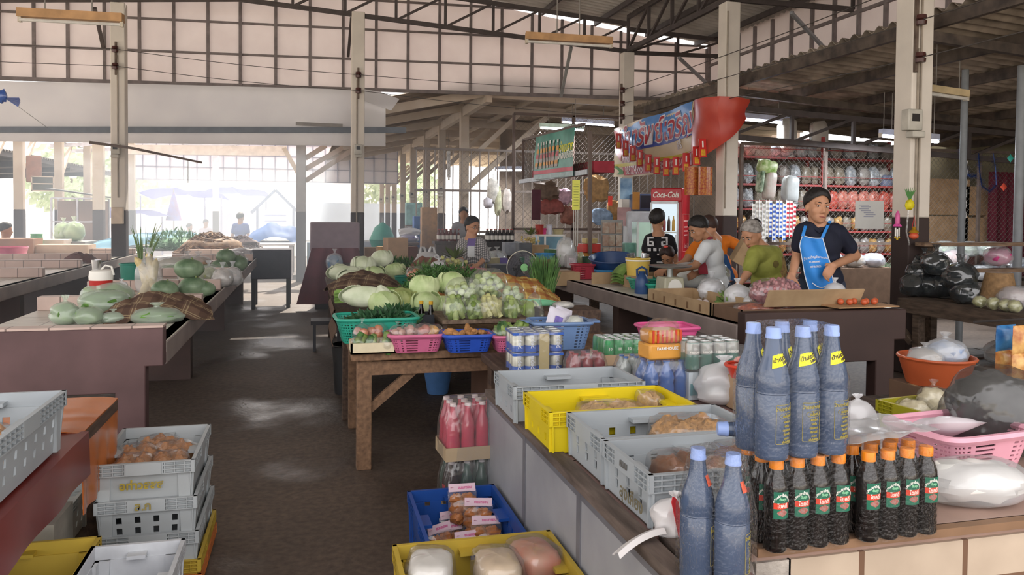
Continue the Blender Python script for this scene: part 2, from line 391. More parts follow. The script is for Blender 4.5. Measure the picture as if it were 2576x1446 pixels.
r0 = P(600, -2, Y=13.6)
truss('long roof truss from the middle peak down to the pillar left of the banner', (r0.x, 13.6, r0.z), (5.67, 13.6, 4.48), .55, .5, 8)
truss('long roof truss from the middle peak down to the far left pillar', (r0.x, 13.6, r0.z), (-7.6, 13.6, 4.4), .55, .4, 8, flip=True)
truss('lengthwise roof truss between the pillars on both sides of the banner', (5.67, 13.6, 4.5), (5.67, 10, 4.5), .6, .6, 4, .06)
truss('lengthwise roof truss from the banner pillar towards the nearest pillar', (5.67, 10, 4.5), (5.67, 6.5, 4.72), .6, .45, 4, .06)
truss('short crosswise truss behind the banner pillar running to the side wall', (5.67, 13.6, 4.46), (7.65, 13.6, 4.5), .42, .3, 2)
truss('short crosswise truss from the banner pillar top to the side wall', (5.67, 10, 4.5), (7.65, 10, 4.5), .5, .35, 2)
b = B(); p0, p1 = P(1415, 125, Y=13.7), P(1413, 245, Y=14.3); p2 = P(1406, 245, Y=14.3)
B().bar(P(1437, 118, Y=13.65), P(1411, 243, Y=14.3), .05).ob('steel_brace', GREY, label='slanting steel brace from the truss to the gable wall', cat='brace', group='slanting wall braces', smooth=False)
B().bar(P(238, 20, Y=13.65), P(260, 120, Y=14.3), .05).ob('steel_brace', PUR, label='dark steel brace left of the far left pillar, up against the gable wall', cat='brace', group='slanting wall braces', smooth=False)
B().bar(P(884, 45, Y=13.65), P(876, 142, Y=14.3), .045).ob('steel_brace', PUR, label='dark steel brace close beside the cabbage pillar, up against the gable wall', cat='brace', group='slanting wall braces', smooth=False)
B().bar(P(1990, 32, Y=10), P(2080, 128, X=7.64), .045).ob('steel_brace', M('9a9a9c', .5), label='pale steel brace from the crosswise truss down to the side wall', cat='brace', group='slanting wall braces', smooth=False)
B().bar(P(1708, 145, Y=13.6), P(1778, 210, Y=14.3), .05).ob('steel_brace', M('9a9a9c', .5), label='pale steel brace on the gable wall just right of the banner top', cat='brace', group='slanting wall braces', smooth=False)
# ---- lean-to roof on the right
def zl(x): return 3.44 - .065 * (x - 5.95)
corr('ceiling', [(5.95, .5, zl(5.95) + .08), (5.95, 14.3, zl(5.95) + .08), (13.5, .5, zl(13.5) + .08), (13.5, 14.3, zl(13.5) + .08)], 'dark corrugated lean-to roof over the right hand stalls', SHEET2, .2, .03)
b = B()
for k in range(7):
 x = 5.98 + 1.15 * k; b.bar((x, .5, zl(x) - .02), (x, 13.5, zl(x) - .02), .06, .13)
for y in (10.3, 6.6, 3.2): b.bar((5.7, y, zl(5.7) - .16), (13.5, y, zl(13.5) - .16), .07, .1)
b.ob('trim_7', M('4a413d', .7, .3, 6, h2='665a50'), kind='structure', label='dark beams and purlins under the lean-to roof', smooth=False)
truss('low girder under the lean-to roof left of the nearest pillar', (5.75, 10.15, 2.62), (13, 10.15, 2.3), .42, .42, 7, .06)
# ---- the next hall behind: posts, rafters, roof
TIM = M('cdbfae', .8, .12, 5, h2='b8a896'); TIMD = M('8d7c6e', .8, .15, 5)
k = 0
for u in (1166, 1110, 1072, 1038, 1013, 991, 975, 960):
 t = math.tan(math.atan((u - PU) / FPX) + YAW); y = 3.4 / t
 e = pillar('timber_post', ['timber post behind the woman in glasses', 'timber post with white lamp left of the woman in glasses', 'third timber post of the receding row', 'fourth timber post of the receding row', 'fifth timber post of the receding row', 'sixth timber post of the receding row', 'seventh timber post of the receding row', 'farthest timber post of the receding row'][k], 3.4, y, 3.9, .19, cream=TIM)
 B().bar((0, 0, 2.6), (1.25, 0, 3.75), .1).ob('knee_brace', TIM, e, smooth=False)
 if k not in (0,): meter(e, -.05, -.09, 2.1, .2)
 if k == 0: B().bar((0, 0, 2.0), (1.9, 0, 3.7), .12).ob('knee_brace', TIM, e, smooth=False)
 e['group'] = 'timber posts of the receding row'; k += 1
b = B(); b.bar((3.4, 15, 3.75), (3.4, 40, 3.75), .12, .2)
for y in (15.2, 17.5, 20.4, 23.2, 26, 29): b.bar((3.4, y, 3.86), (1.0, y, 3.35), .09, .16); b.bar((3.4, y, 3.86), (12, y, 3.7), .09, .2)
for x in (4.6, 5.8, 7, 8.4): b.bar((x, 15, 3.9), (x, 40, 3.9), .07, .08)
b.ob('trim_8', TIM, kind='structure', label='cream timber rafters and beams of the hall behind', smooth=False)
corr('ceiling', [(3.4, 14.5, 4.05), (3.4, 40, 4.05), (.7, 14.5, 3.42), (.7, 40, 3.42)], 'brown corrugated roof of the hall behind, left slope', M('7d6f63', .8, .25, 2, h2='a8998a'), .25, .03)
corr('ceiling', [(3.4, 14.5, 4.05), (3.4, 40, 4.05), (13, 14.5, 3.85), (13, 40, 3.85)], 'buff corrugated roof of the hall behind, right slope', M('bfb1a0', .8, .12, 2), .25, .03)
for u, y, h, a, lab in [(757, 17.6, 3.05, .2, 'dark blue-grey post standing alone in the middle of the aisle'), ]:
 x = P(u, 540, Y=y).x; e = pillar('timber_post', lab, x, y, h, a, cream=M('7a7470', .8))
 for v0, u1, v1 in ((455, 885, 378), (425, 862, 372), (398, 820, 366)):
  p0, p1 = P(768, v0, Y=y), P(u1, v1, Y=y); o_ = Vector((x, y, 0)); B().bar(p0 - o_, p1 - o_, .1, .1).ob('knee_brace', TIMD, e, smooth=False)
 p0, p1 = P(750, 436, Y=y), P(714, 372, Y=y); B().bar(p0 - o_, p1 - o_, .09).ob('knee_brace', TIM, e, smooth=False)
b = B()
for v, w in ((372, .1), (384, .1)): b.bar(P(318, v - 2, Y=17.6), P(722, v + 2, Y=17.6), .08, w)
b.ob('trim_9', M('e3d6cb', .8), kind='structure', label='pale timber beams across the bright opening', smooth=False)
# far gable of the hall behind
XA, XB = P(325, 420, Y=30).x, 3.3
B().box(((XA + XB) / 2, 30, 3.25), (XB - XA, .06, 1.35)).ob('wall_far', M('efeaf0', .8, .03), kind='structure', label='distant white gable wall beyond the bright opening', smooth=False)
b = B()
n = int((XB - XA) / .44)
for i in range(n + 1): b.bar((XA + i * .44, 29.95, 2.58), (XA + i * .44, 29.95, 3.92), .03, .03, up=(1, 0, 0))
for z in (2.6, 3.05, 3.5, 3.92): b.bar((XA, 29.95, z), (XB, 29.95, z), .03, .03)
b.ob('trim_10', M('9a96a6', .7), kind='structure', label='grey grid on the distant gable wall', smooth=False)
for u, y, a, h, lab in [(1963 / 3.614, 29.5, .2, 3.9, 'slim pale post in the middle of the bright opening'), (249, 18, .2, 3.6, 'timber post close left of the far left pillar'), (330, 24, .2, 3.4, 'pale post partly hidden behind the far left pillar')]:
 pillar('timber_post', lab, P(u, 540, Y=y).x, y, h, a, cream=TIM if y < 25 else M('e6e0e6', .8))
for u, y, lab in [(47, 20.9, 'timber post of the left lean-to, first from the photo edge'), (148, 24, 'timber post of the left lean-to behind the glass food cart'), (222, 26.9, 'timber post of the left lean-to, right of the glass food cart'), (2, 19.0, 'timber post of the left lean-to cut by the photo edge')]:
 e = pillar('timber_post', lab, -6.5, y, 3.6, .2, cream=TIM); B().bar((0, 0, 2.3), (-.2, 2, 3.5), .1).ob('knee_brace', TIM, e, smooth=False)
corr('ceiling', [(-7, 16, 2.92), (-7, 34, 2.92), (-14, 16, 2.55), (-14, 34, 2.55)], 'dark corrugated roof of the left lean-to', M('5d5650', .7, .3, 3, h2='8a817a'), .2, .03)
b = B()
for x in (-7.05, -8.4, -9.8, -11.2, -12.6): b.bar((x, 16, 2.86), (x, 34, 2.86), .07, .16)
for y in (18, 21, 24, 27, 30): b.bar((-7, y, 2.75), (-14, y, 2.4), .08, .14)
b.ob('trim_11', M('4e4744', .7), kind='structure', label='dark purlins under the left lean-to roof', smooth=False)
b = B()
for y in (17, 19, 21, 23, 25, 27): b.bar((-7, y, 3.3), (-1.2, y, 3.75), .06, .1)
for x in (-6.6, -5.2, -3.8, -2.4): b.bar((x, 16, 3.4 + (x + 7) * .08), (x, 29, 3.4 + (x + 7) * .08), .06, .08)
b.ob('trim_12', M('d9d5d8', .7), kind='structure', label='pale rafters against the sky at far left', smooth=False)
# ---- walls closing the shops on the right
B().box((9.45, 20.5, 2.2), (9.0, .1, 4.4)).ob('wall_far_right', M('8c7d70', .85, .3, 1.5, h2='b09c8a'), kind='structure', label='buff wall at the back of the shop row', smooth=False)
B().box((13.4, 8, 1.6), (.1, 25, 3.2)).ob('wall_far_side', M('6f6a58', .85, .35, 1.2, h2='9c9478'), kind='structure', label='dim wall behind the right hand stalls', smooth=False)
# ---- fluorescent fittings
def batten(lab, a, c, lit, rods=(), case='b98f63', w=.1):
 a, c = Vector(a), Vector(c); m = (a + c) / 2; e = E('fluorescent_lamp', lab, 'lamp', m); d = (c - a) / 2
 B().bar(-d, d, w * .9, w * .75).ob('housing', M(case, .6, .2, 6), e, smooth=False)
 t = B(); t.tube([-d * .96 + Vector((0, -.02, -w * .62)), d * .96 + Vector((0, -.02, -w * .62))], .02, 8)
 t.ob('tube', glow('dfe8ff', 14) if lit else M('d8d4cc', .3), e)
 if not rods:
  for s in (-.6, .6): B().tube([d * s, d * s + Vector((0, 0, .55))], .006, 5).ob('hanging_rod', M('8c8680', .5), e)
 if lit:
  la = bpy.data.lights.new('tube_light', 'AREA'); la.shape = 'RECTANGLE'; la.size = max(.3, d.length * 2); la.size_y = .06; la.energy = 55; la.color = (.9, .95, 1)
  lo = bpy.data.objects.new('tube_light', la); COL.objects.link(lo); lo.parent = e; lo.location = (0, -.02, -w * 1.1); lo.rotation_euler = (0, 0, math.atan2(d.y, d.x))
 for s in (-.97, .97): B().box(d * s + Vector((0, 0, -w * .5)), (.035, .06, w * .6)).ob('lamp_holder', M('cfc4b0', .5), e)
 for s in rods: B().tube([d * s, d * s + Vector((0, 0, 1.6))], .008, 5).ob('hanging_rod', M('8c8680', .5), e)
batten('unlit brown fluorescent lamp hanging at top left', P(46, 32, d=9.2), P(310, 46, d=9.4), False, (-.5, .4), w=.13)
batten('unlit brown fluorescent lamp on two rods at top centre', P(1322, 90, d=11.2), P(1540, 103, d=11.3), False, (-.28, .24), w=.13)
batten('lit fluorescent lamp left of the pillar beside the banner', P(1413, 300, Y=16), P(1545, 309, Y=15.6), True, case='cfd6ee')
batten('lit fluorescent lamp just above the green beer poster', P(1358, 314, Y=15.4), P(1470, 320, Y=15), True, case='cfe8dc')
batten('lit fluorescent lamp low behind the diagonal brace', P(1246, 422, Y=19), P(1312, 422, Y=19), True, case='cfd6ee')
batten('lit fluorescent lamp right of the torn red banner', P(1856, 289, Y=11), P(1984, 301, Y=11), True, case='cfd6ee')
batten('lit fluorescent lamp short seen right of the nearest pillar', P(2318, 342, Y=8.8), P(2357, 345, Y=8.9), True, case='cfd6ee')
batten('lit fluorescent lamp peeping out left of the nearest pillar', P(2216, 331, Y=9.5), P(2250, 334, Y=9.5), True, case='cfd6ee')
batten('unlit cream fluorescent lamp under the lean-to roof, right of the nearest pillar', P(2335, 222, Y=7.5), P(2432, 236, Y=7.5), False, case='c9b48c')
batten('small white unlit lamp fixed upright on a timber post', P(1128, 380, Y=19.3), P(1129, 446, Y=19.3), False, case='e4e2e0')
# ---- wires strung between the insulators
def wire(lab, pts, sag=.04, r=.006):
 out = []
 for a, c in zip(pts, pts[1:]):
  for k in range(8): out.append(a.lerp(c, k / 8) - Vector((0, 0, sag * math.sin(pi * k / 8))))
 out.append(pts[-1]); B().tube(out, r, 4).ob('electric_wire', M('4a4440', .7), label=lab, cat='wire', group='bare electric wires')
pA = [Vector((5.54, 13.5, z)) for z in (3.76, 3.52, 3.28)]; pC = [Vector((5.57, 6.3, z)) for z in (3.72, 3.35, 3.0)]
for k, n in enumerate(('top', 'middle', 'bottom')):
 wire(n + ' wire running between the insulators beside the banner and the nearest pillar', [pA[k], pC[k], Vector((5.5, .5, 3.8 - .35 * k))])
for k, (za, zc) in enumerate(((3.98, 3.78), (3.72, 3.52))):
 wire(('upper', 'lower')[k] + ' wire running along the gable wall over the white board', [Vector((-8, 13.4, za + .02)), Vector((-2.86, 13.45, za)), Vector((.83, 13.45, zc)), pA[0] if k == 0 else pA[2]])
# ---------------- tiled stalls and tables ----------------
TILE = tiles('cbb3a8', '7c6a62', .2, .2); TILEW = tiles('d8d2c8', '8b8178', .3, .3, spot=.05); ENDP = M('5b4444', .55, .12, 3, h2='6a5050')
LIP = M('8d807b', .45, .2, 4); DKBR = M('4a3833', .6, .2, 4)
def stall(lab, xl, xr, y0, y1, lip_side, top=.78, end=True, ys=(), dx=None, legs=(0, 3, 6, 9)):
 """tiled concrete market stall: slab, lip along the aisle, end curb, low dividing walls"""
 e = E('tiled_stall', lab, 'stall', ((xl + xr) / 2, y0, 0)); cx = (xl + xr) / 2; w = xr - xl
 B().box((0, (y1 - y0) / 2 + .05, top - .03), (w, y1 - y0 - .1, .06)).ob('slab', TILEW, e)
 for s in lip_side:
  B().box((s * (w / 2 - .04), (y1 - y0) / 2 + .05, top - .065), (.085, y1 - y0 - .1, .13)).ob('lip', LIP, e, bev=.01)
 if end:
  o = .045
  pl = [(-w / 2, .87), (w / 2, .87), (w / 2, .66), (w / 2 - .09, .66), (w / 2 - .09, 0), (w / 2 - .24, 0), (w / 2 - .24, .52), (-w / 2 + .24, .52), (-w / 2 + .24, 0), (-w / 2 + .09, 0), (-w / 2 + .09, .66), (-w / 2, .66)]
  B().prism(pl, -.1, 0, RX).ob('end_panel', ENDP, e, bev=.006)
  B().box((0, .05, .875), (w, .11, .012)).ob('end_cap', TILE, e)
 for y in ys: B().box((0 if dx is None else dx[0], y - y0, (top + .88) / 2), (w - .01 if dx is None else dx[1], .1, .88 - top)).ob('divider', TILE, e, bev=.006)
 for l in legs[1:]:
  if l < y1 - y0: B().box((0, l, .37), (w - .5, .14, .74)).ob('pier', DKBR, e)
 return e
LX0, LX1 = -1.86, -.75
stall('long tiled stall left of the aisle, plain brown end panel facing the camera', LX0, LX1, 4.62, 14.6, (1,), ys=(6.35, 7.68, 9.28, 10.6, 12.2, 13.8))
stall('long tiled stall at far left, bare low dividing walls on top', -4.4, -2.72, 6.6, 15.2, (1,), end=False, ys=(8.0, 9.49, 10.97, 12.5, 14.2))
stall('pale tiled stall behind the far left pillar, near the green grass bunches', -7.5, -3.9, 17.5, 19, (1,), end=True)
# right hand stall: strip along the aisle and a front piece
RX0, RX1, RY = 2.76, 4.0, 4.6
e = E('tiled_stall', 'tiled stall in front of the man in a blue apron, dark brown end panel', 'stall', (RX0, RY, 0))
B().box((.28, 2.75, .75), (.54, 5.2, .06)).ob('slab', TILEW, e); B().box((.78, .2, .75), (.9, .36, .06)).ob('slab', TILEW, e)
B().box((.04, 2.75, .715), (.085, 5.3, .13)).ob('lip', LIP, e, bev=.01)
pl = [(0, .87), (1.24, .87), (1.24, .66), (1.15, .66), (1.15, 0), (1.0, 0), (1.0, .52), (.24, .52), (.24, 0), (.09, 0), (.09, .66), (0, .66)]
B().prism(pl, -.1, 0, RX).ob('end_panel', M('3d2c28', .6, .15, 3), e, bev=.008)
B().box((.62, .3, .35), (.2, .2, .7)).ob('pier', DKBR, e)
for y in (2.6, 4.9): B().box((.3, y, .36), (.3, .15, .72)).ob('pier', DKBR, e)
B().box((1.18, .29, .8), (.1, .36, .13)).ob('divider', TILE, e)
# ---- wooden vegetable tables
WD = wood('8a6a50', '6c523e'); WDD = wood('5e4a3c', '40312a')
def table(lab, xl, xr, y0, y1, z, mat=WD, leg=.085, brace=True, th=.045, legs=4, name='wooden_table'):
 e = E(name, lab, 'table', ((xl + xr) / 2, (y0 + y1) / 2, 0)); w, l = xr - xl, y1 - y0
 B().box((0, 0, z - th / 2), (w, l, th)).ob('tabletop', mat, e, bev=.005)
 for sx in (-1, 1):
  for sy in (-1, 1):
   x, y = sx * (w / 2 - leg * .9), sy * (l / 2 - leg * .9)
   B().box((x, y, (z - th) / 2), (leg, leg, z - th)).ob('leg', mat, e, bev=.004)
   if brace and sy < 0: B().bar((x - sx * .02, y, .34), (x - sx * .36, y, z - th - .02), .035, .05).ob('brace', mat, e, smooth=False)
 if brace: B().box((0, -l / 2 + .05, z - th - .05), (w - .1, .03, .08)).ob('apron', mat, e)
 return e
TZ = .69
table('rough wooden table with diagonal leg braces, baskets of vegetables along its front edge', .25, 1.98, 4.62, 5.7, TZ)
table('dark table behind the front vegetable table, piled with cabbages and greens', .22, 1.95, 5.78, 9.85, .72, WDD, brace=False)
table('table behind the greens where the woman in glasses stands', .5, 2.3, 10.7, 13.2, .72, WDD, brace=False)
B().box((1.75, 5.25, .77), (.4, .3, .16)).ob('wooden_box', WDD, label='dark wooden box beside the blue-grey basket', cat='box', smooth=False)
# low plank shelf raised on the front table for the bags of eggplants
e = E('plank_shelf', 'raised plank carrying the bags of green eggplants and cucumbers', 'shelf', (1.13, 5.25, TZ))
B().box((0, 0, .115), (.58, .5, .025)).ob('plank', wood('7d6a58', '5a4a3d'), e)
for s in (-1, 1): B().box((s * .27, 0, .0515), (.03, .46, .102)).ob('support', WDD, e)
# ---- front right: grey panelled display table, plank tables, tile counter
GP = M('8f9096', .5, .1, 3, h2='9fa0a4'); PLK = wood('6e6058', '4b403a')
e = E('display_table', 'table with grey metal side panels carrying the row of sweet trays', 'table', (1.3, 2.25, 0))
t_ = B(); t_.box((-.235, -.12, .68), (.53, .64, .03)); t_.box((0, .72, .68), (1.0, 1.06, .03)); t_.box((-.41, -.95, .68), (.17, .6, .03)); t_.ob('tabletop', M('8a6d68', .6, .2, 5), e, smooth=False)
B().box((-.49, 0, .69), (.05, 2.5, .03)).ob('edge_strip', PLK, e); B().box((-.42, 0, .698), (.05, 2.5, .02)).ob('edge_strip', PLK, e)
for i in range(4): B().box((-.49, -.9375 + i * .625, .34), (.02, .595, .66)).ob('side_panel', GP, e)
for i in range(5): B().box((-.488, -1.24 + i * .62, .34), (.032, .035, .67)).ob('frame_post', M('6a6a70', .5), e)
B().box((-.488, 0, .66), (.03, 2.5, .03)).ob('frame_rail', M('6a6a70', .5), e)
table('low dark table behind the sweet trays, crowded with drink cartons', .97, 2.3, 3.52, 4.45, .7, WDD, brace=False)
e = E('tiled_counter', 'beige tiled counter at bottom right with chipped concrete end', 'counter', (.97, 1.59, 0))
CT = .755
t_ = B(); t_.box((1.37, .4, CT - .02), (2.0, .8, .04)); t_.box((.19, .1, CT - .02), (.36, .2, .04)); t_.ob('counter_top', M('a5897c', .35, .15, 4), e, smooth=False)
B().box((1.25, .01, CT / 2 - .02), (2.3, .04, CT - .04)).ob('tiled_front', tiles('c6b39e', '7a5c48', .295, .3, .02), e, smooth=False)
B().box((1.2, -.012, CT - .01), (2.38, .03, .02)).ob('edge_trim', M('8a6a50', .5), e)
cb_ = B()
def rough(s, t): 
 z = t * (CT - .03); return Vector((.04 * noise.noise((s * 3, t * 9, 1)) + (.0 if s < .9 else .03), -.015 + s * .2, z))
cb_.grid(lambda s, t: rough(s, t), 12, 18).ob('broken_end', M('a59c94', .9, .3, 14, .8, h2='cfc6bc'), e)
B().box((.06, .01, CT / 2 - .02), (.09, .04, CT - .04)).ob('mortar_edge', M('b5aca2', .9, .3, 20, .8), e)
# ---------------- market goods builders ----------------
def wall_cells(b, w, h, holes, y, th, along='x', x0=0.):
 """upright panel with real holes; holes = [(x0, x1, z0, z1)]"""
 xs = sorted({-w / 2, w / 2, *[k for q in holes for k in q[:2]]}); zs = sorted({0., h, *[k for q in holes for k in q[2:]]})
 for xa, xb in zip(xs, xs[1:]):
  za = None
  for z0, z1 in zip(zs, zs[1:]):
   mx, mz = (xa + xb) / 2, (z0 + z1) / 2
   hole = any(q[0] < mx < q[1] and q[2] < mz < q[3] for q in holes)
   if not hole and za is None: za = z0
   if (hole or z1 == h) and za is not None:
    zz = z0 if hole else z1
    c, d = ((mx, y, (za + zz) / 2), (xb - xa, th, zz - za)) if along == 'x' else ((y, mx, (za + zz) / 2), (th, xb - xa, zz - za))
    b.box(c, d); za = None
GREYP = M('a3a9ad', .45, .05, 4); YELP = M('d9c21c', .4, .06, 4); BLUEP = M('1f4a96', .4, .1, 4); OLIVE = M('b3ac2a', .45, .1, 4); YELO = M('b79c3a', .5, .1, 4)
def crate(lab, c, wx, wy, h, mat, rz=0., holes=True, lattice=True, cat='crate', name='plastic_crate', group=None, tap=.93, hr=(2, 3)):
 """stacking bread tray: body with round-bottomed holes, ribbed rim band, corner posts, dipped handles"""
 e = E(name, lab, cat, c, rz, group); b = B(); th = .006; hb = h - .045
 for s in (-1, 1):
  for al, w, o in (('x', wx, wy), ('y', wy, wx)):
   hs = []
   if holes:
    n = max(2, int(w / .09))
    for i in range(n):
     x = (i - (n - 1) / 2) * (w - .16) / max(1, n - 1)
     for j in range(hr[0]): hs.append((x - .011, x + .011, hb * (.28 + .33 * j), hb * (.28 + .33 * j) + .026))
   wall_cells(b, w, hb, hs, s * (o / 2 - .012), th, al)
 b.box((0, 0, .004), (wx - .02, wy - .02, .008))
 b.v = [(x * (tap + (1 - tap) * z / h), y * (tap + (1 - tap) * z / h), z) for x, y, z in b.v]
 b.ob('body', mat, e, smooth=False)
 r = B()
 for s in (-1, 1):
  for al, w, o in (('x', wx, wy), ('y', wy, wx)):
   f = (lambda u, v, z: (u, v, z)) if al == 'x' else (lambda u, v, z: (v, u, z))
   dd = (lambda u, v, z: (u, v, z)) if al == 'x' else (lambda u, v, z: (v, u, z))
   r.box(f(0, s * (o / 2 - .012), h - .023), dd(w - .01, .004, .045))
   for z in (h - .046, h - .03, h - .015, h - .001): r.box(f(0, s * (o / 2 - .006), z), dd(w, .014, .0035))
   n = int(w / .035)
   for i in range(n + 1):
    x = -w / 2 + w * i / n
    if abs(x) > .07: r.box(f(x, s * (o / 2 - .007), h - .023), dd(.0035, .012, .045))
   r.box(f(0, s * (o / 2 - .006), h - .023), dd(.14, .015, .047))
 for sx in (-1, 1):
  for sy in (-1, 1):
   p = B(); p.box((sx * (wx / 2 * .95 - .03), sy * (wy / 2 - .016) * .98, hb / 2), (.05, .02, hb), tap=.8)
   p.box((sx * (wx / 2 - .016) * .98, sy * (wy / 2 * .95 - .03), hb / 2), (.02, .05, hb), tap=.8); p.ob('corner_post', mat, e, smooth=False)
 for s in (-1, 1):
  r.box((0, s * (wy / 2 - .03), h - .03), (wx * .2, .05, .012)); r.box((s * (wx / 2 - .03), 0, h - .03), (.05, wy * .2, .012))
 r.ob('ribbed_rim', mat, e, smooth=False)
 return e
def rrect(t, a, b, k=.24):
 """rounded rectangle outline"""
 c, s = math.cos(2 * pi * t), math.sin(2 * pi * t); return (a * math.copysign(abs(c) ** k, c), b * math.copysign(abs(s) ** k, s))
def basket(lab, c, wx, wy, h, mat, rz=0., fl=.82, cols=40, rows=7, solid=.0, name='plastic_basket', cat='basket', k=.3, holes=True, rim=.012, group=None, handles=False):
 e = E(name, lab, cat, c, rz, group); n = cols * 2; b = B(); vs = []; m = rows * 2 + 1
 for j in range(m + 1):
  t = j / m; z = .004 + (h - .004) * t; f = fl + (1 - fl) * t
  vs += [(*[q * f for q in rrect(i / n, wx / 2, wy / 2, k)], z) for i in range(n)]
 fs = []
 for j in range(m):
  for i in range(n):
   if holes and j % 2 and i % 2 and 0 < j < m - 1 and (i % 16) != 1: continue
   fs.append((j * n + i, j * n + (i + 1) % n, (j + 1) * n + (i + 1) % n, (j + 1) * n + i))
 fs.append(tuple(range(n - 1, -1, -1))); b.add(vs, fs)
 o = b.ob('basket_body', mat, e, smooth=False); md = o.modifiers.new('s', 'SOLIDIFY'); md.thickness = .0035
 B().tube([(*rrect(i / 48, wx / 2 + .004, wy / 2 + .004, k), h) for i in range(49)], rim, 6).ob('rim', mat, e)
 if handles:
  for s in (-1, 1): B().box((s * (wx / 2 + .03), 0, h), (.07, wy * .4, .014)).ob('handle', mat, e, bev=.005)
 return e
CLEAR = film(a=.06, milk=.05); MILKY = film('f2f2f4', .05, .25, .55, 14); HAZY = film('f0f2f4', .06, .2, .28, 18)
def bag_shape(b, c, r, neck=.06, nz=.18, seed=0, n=20, m=14, tie=True, T=None):
 """tied plastic bag: lumpy belly drawn up to a knot and a flared frill"""
 rx, ry, rz = r; vs = []
 prof = [(math.sin(pi * (.08 + .86 * i / m)) ** .7, -math.cos(pi * (.0 + .93 * i / m))) for i in range(m + 1)]
 prof = [(.0, -1)] + prof
 if tie: prof += [(.13, 1.06), (.09, 1.1 + neck * 2), (.2, 1.14 + neck * 6), (.27, 1.18 + neck * 9)]
 for i, (q, z) in enumerate(prof):
  for j in range(n):
   a = 2 * pi * j / n; p = Vector((q * math.cos(a), q * math.sin(a), z))
   k = 1 + nz * noise.noise(p * 1.7 + Vector((seed * 2.3, seed, seed * .7))) + nz * .5 * math.sin(a * 7 + seed) * max(0, z - .3)
   vs.append((c[0] + p.x * rx * k, c[1] + p.y * ry * k, c[2] + rz + max(-1, p.z) * rz * (1 if z < 1 else 1)))
 k = len(prof); fs = [(i * n + j, i * n + (j + 1) % n, (i + 1) * n + (j + 1) % n, (i + 1) * n + j) for i in range(k - 1) for j in range(n)]
 return b.add(vs, fs, T)
def fill(fn, pts):
 for k, p in enumerate(pts): fn(p, k)
def cluster(rx, ry, rz, n, seed, r):
 """points packed in a mound of the given half sizes"""
 g = random.Random(seed); out = []; tries = 0
 while len(out) < n and tries < 4000:
  tries += 1; p = Vector((g.uniform(-1, 1), g.uniform(-1, 1), g.uniform(-1, 1)))
  if p.length > 1: continue
  q = Vector((p.x * max(rx - r, .001), p.y * max(ry - r, .001), rz + p.z * max(rz - r, .001)))
  if all((q - o).length > r * (1.55 if tries < 2500 else 1.2) for o in out): out.append(q)
 return out
def bag_of(lab, name, c, r, n, part, mat, pr, seed=0, fm=None, cat='bag', group=None, shape=None, rz=0., neck=.04, tie=True, rot=None):
 """clear tied bag with its contents, each piece a part"""
 e = E(name, lab, cat, c, rz, group, rot); mats = mat if isinstance(mat, list) else [mat]; g = random.Random(seed)
 proto = None
 for k, p in enumerate(cluster(r[0] * .93, r[1] * .93, r[2] * .93, n, seed, pr)):
  if proto is None or len(mats) > 1 and k < len(mats) * 2:
   b = B(); (shape or (lambda b, s: b.ball((0, 0, 0), pr, 12, 8, .12, 4, s)))(b, k); proto_o = b.ob(part, mats[k % len(mats)], e); proto = proto or []; proto.append(proto_o); o = proto_o
  else:
   o = proto[k % len(proto)].copy(); COL.objects.link(o); o.parent = e
  o.location = p; o.rotation_euler = (g.uniform(0, 6), g.uniform(-.6, .6), g.uniform(0, 6)) if not shape else (g.uniform(-.5, .5), g.uniform(-.5, .5), g.uniform(0, 6))
 bag_shape(B(), (0, 0, -.003), r, neck, .1, seed, tie=tie).ob('bag_film', fm or CLEAR, e); return e
def sack(lab, name, c, r, mat, seed=0, fm=None, cat='bag', group=None, rz=0., neck=.04, nz=.16, rot=None, tie=True, inner=.9, sc=None):
 """bag of loose stuff: filling shape inside a film"""
 e = E(name, lab, cat, c, rz, group, rot)
 B().ball((0, 0, r[2] * inner + .002), tuple(k * inner for k in r), 24, 14, .22, 7, seed).ob('contents', mat, e)
 bag_shape(B(), (0, 0, 0), r, neck, nz, seed, n=24, tie=tie).ob('bag_film', fm or CLEAR, e); return e
def carrier(lab, c, r, mat=None, seed=0, cat='bag', handles=True, rz=0., group=None):
 """thin white carrier bag slumped on a surface with loop handles standing up"""
 e = E('carrier_bag', lab, cat, c, rz, group); m_ = mat or MILKY
 bag_shape(B(), (0, 0, 0), r, .02, .3, seed, n=22, tie=not handles).ob('bag_film', m_, e)
 if handles:
  for s in (-1, 1):
   pts = [(s * r[0] * .35 - r[0] * .25, 0, r[2] * 1.75), (s * r[0] * .4 - r[0] * .12, .0, r[2] * 2.5), (s * r[0] * .4 + r[0] * .12, 0, r[2] * 2.5), (s * r[0] * .35 + r[0] * .25, 0, r[2] * 1.75)]
   B().tube([Vector(p) for p in pts], [r[0] * .13, r[0] * .08, r[0] * .08, r[0] * .13], 6).ob('handle', m_, e)
 return e
def bottle_prof(h, r, neck=.35, sh=.62):
 return [(r * .9, 0), (r, .008), (r, h * sh * .97), (r * .93, h * (sh + .05)), (r * .7, h * (sh + .14)), (r * neck, h * (sh + .24)), (r * neck, h * .93)]
def bottle(e, loc, h, r, mat, capmat, neck=.35, sh=.62, caph=.06, prof=None, proto={}):
 k = (id(mat), h, r, neck, sh)
 if k not in proto:
  p = prof or bottle_prof(h, r, neck, sh)
  o = B().lathe(p, 16).ob('bottle', mat, e); rr = p[-1][0] * 1.12
  c = B().lathe([(rr, p[-1][1] - .004), (rr, h - .003), (rr * .9, h), (0, h)], 14).ob('cap', capmat, o)
  proto[k] = o; o.location = loc; return o
 o = proto[k].copy(); COL.objects.link(o); o.parent = e; o.location = loc
 for ch in proto[k].children:
  if ch.name.startswith('cap'): q_ = ch.copy(); COL.objects.link(q_); q_.parent = o
 return o
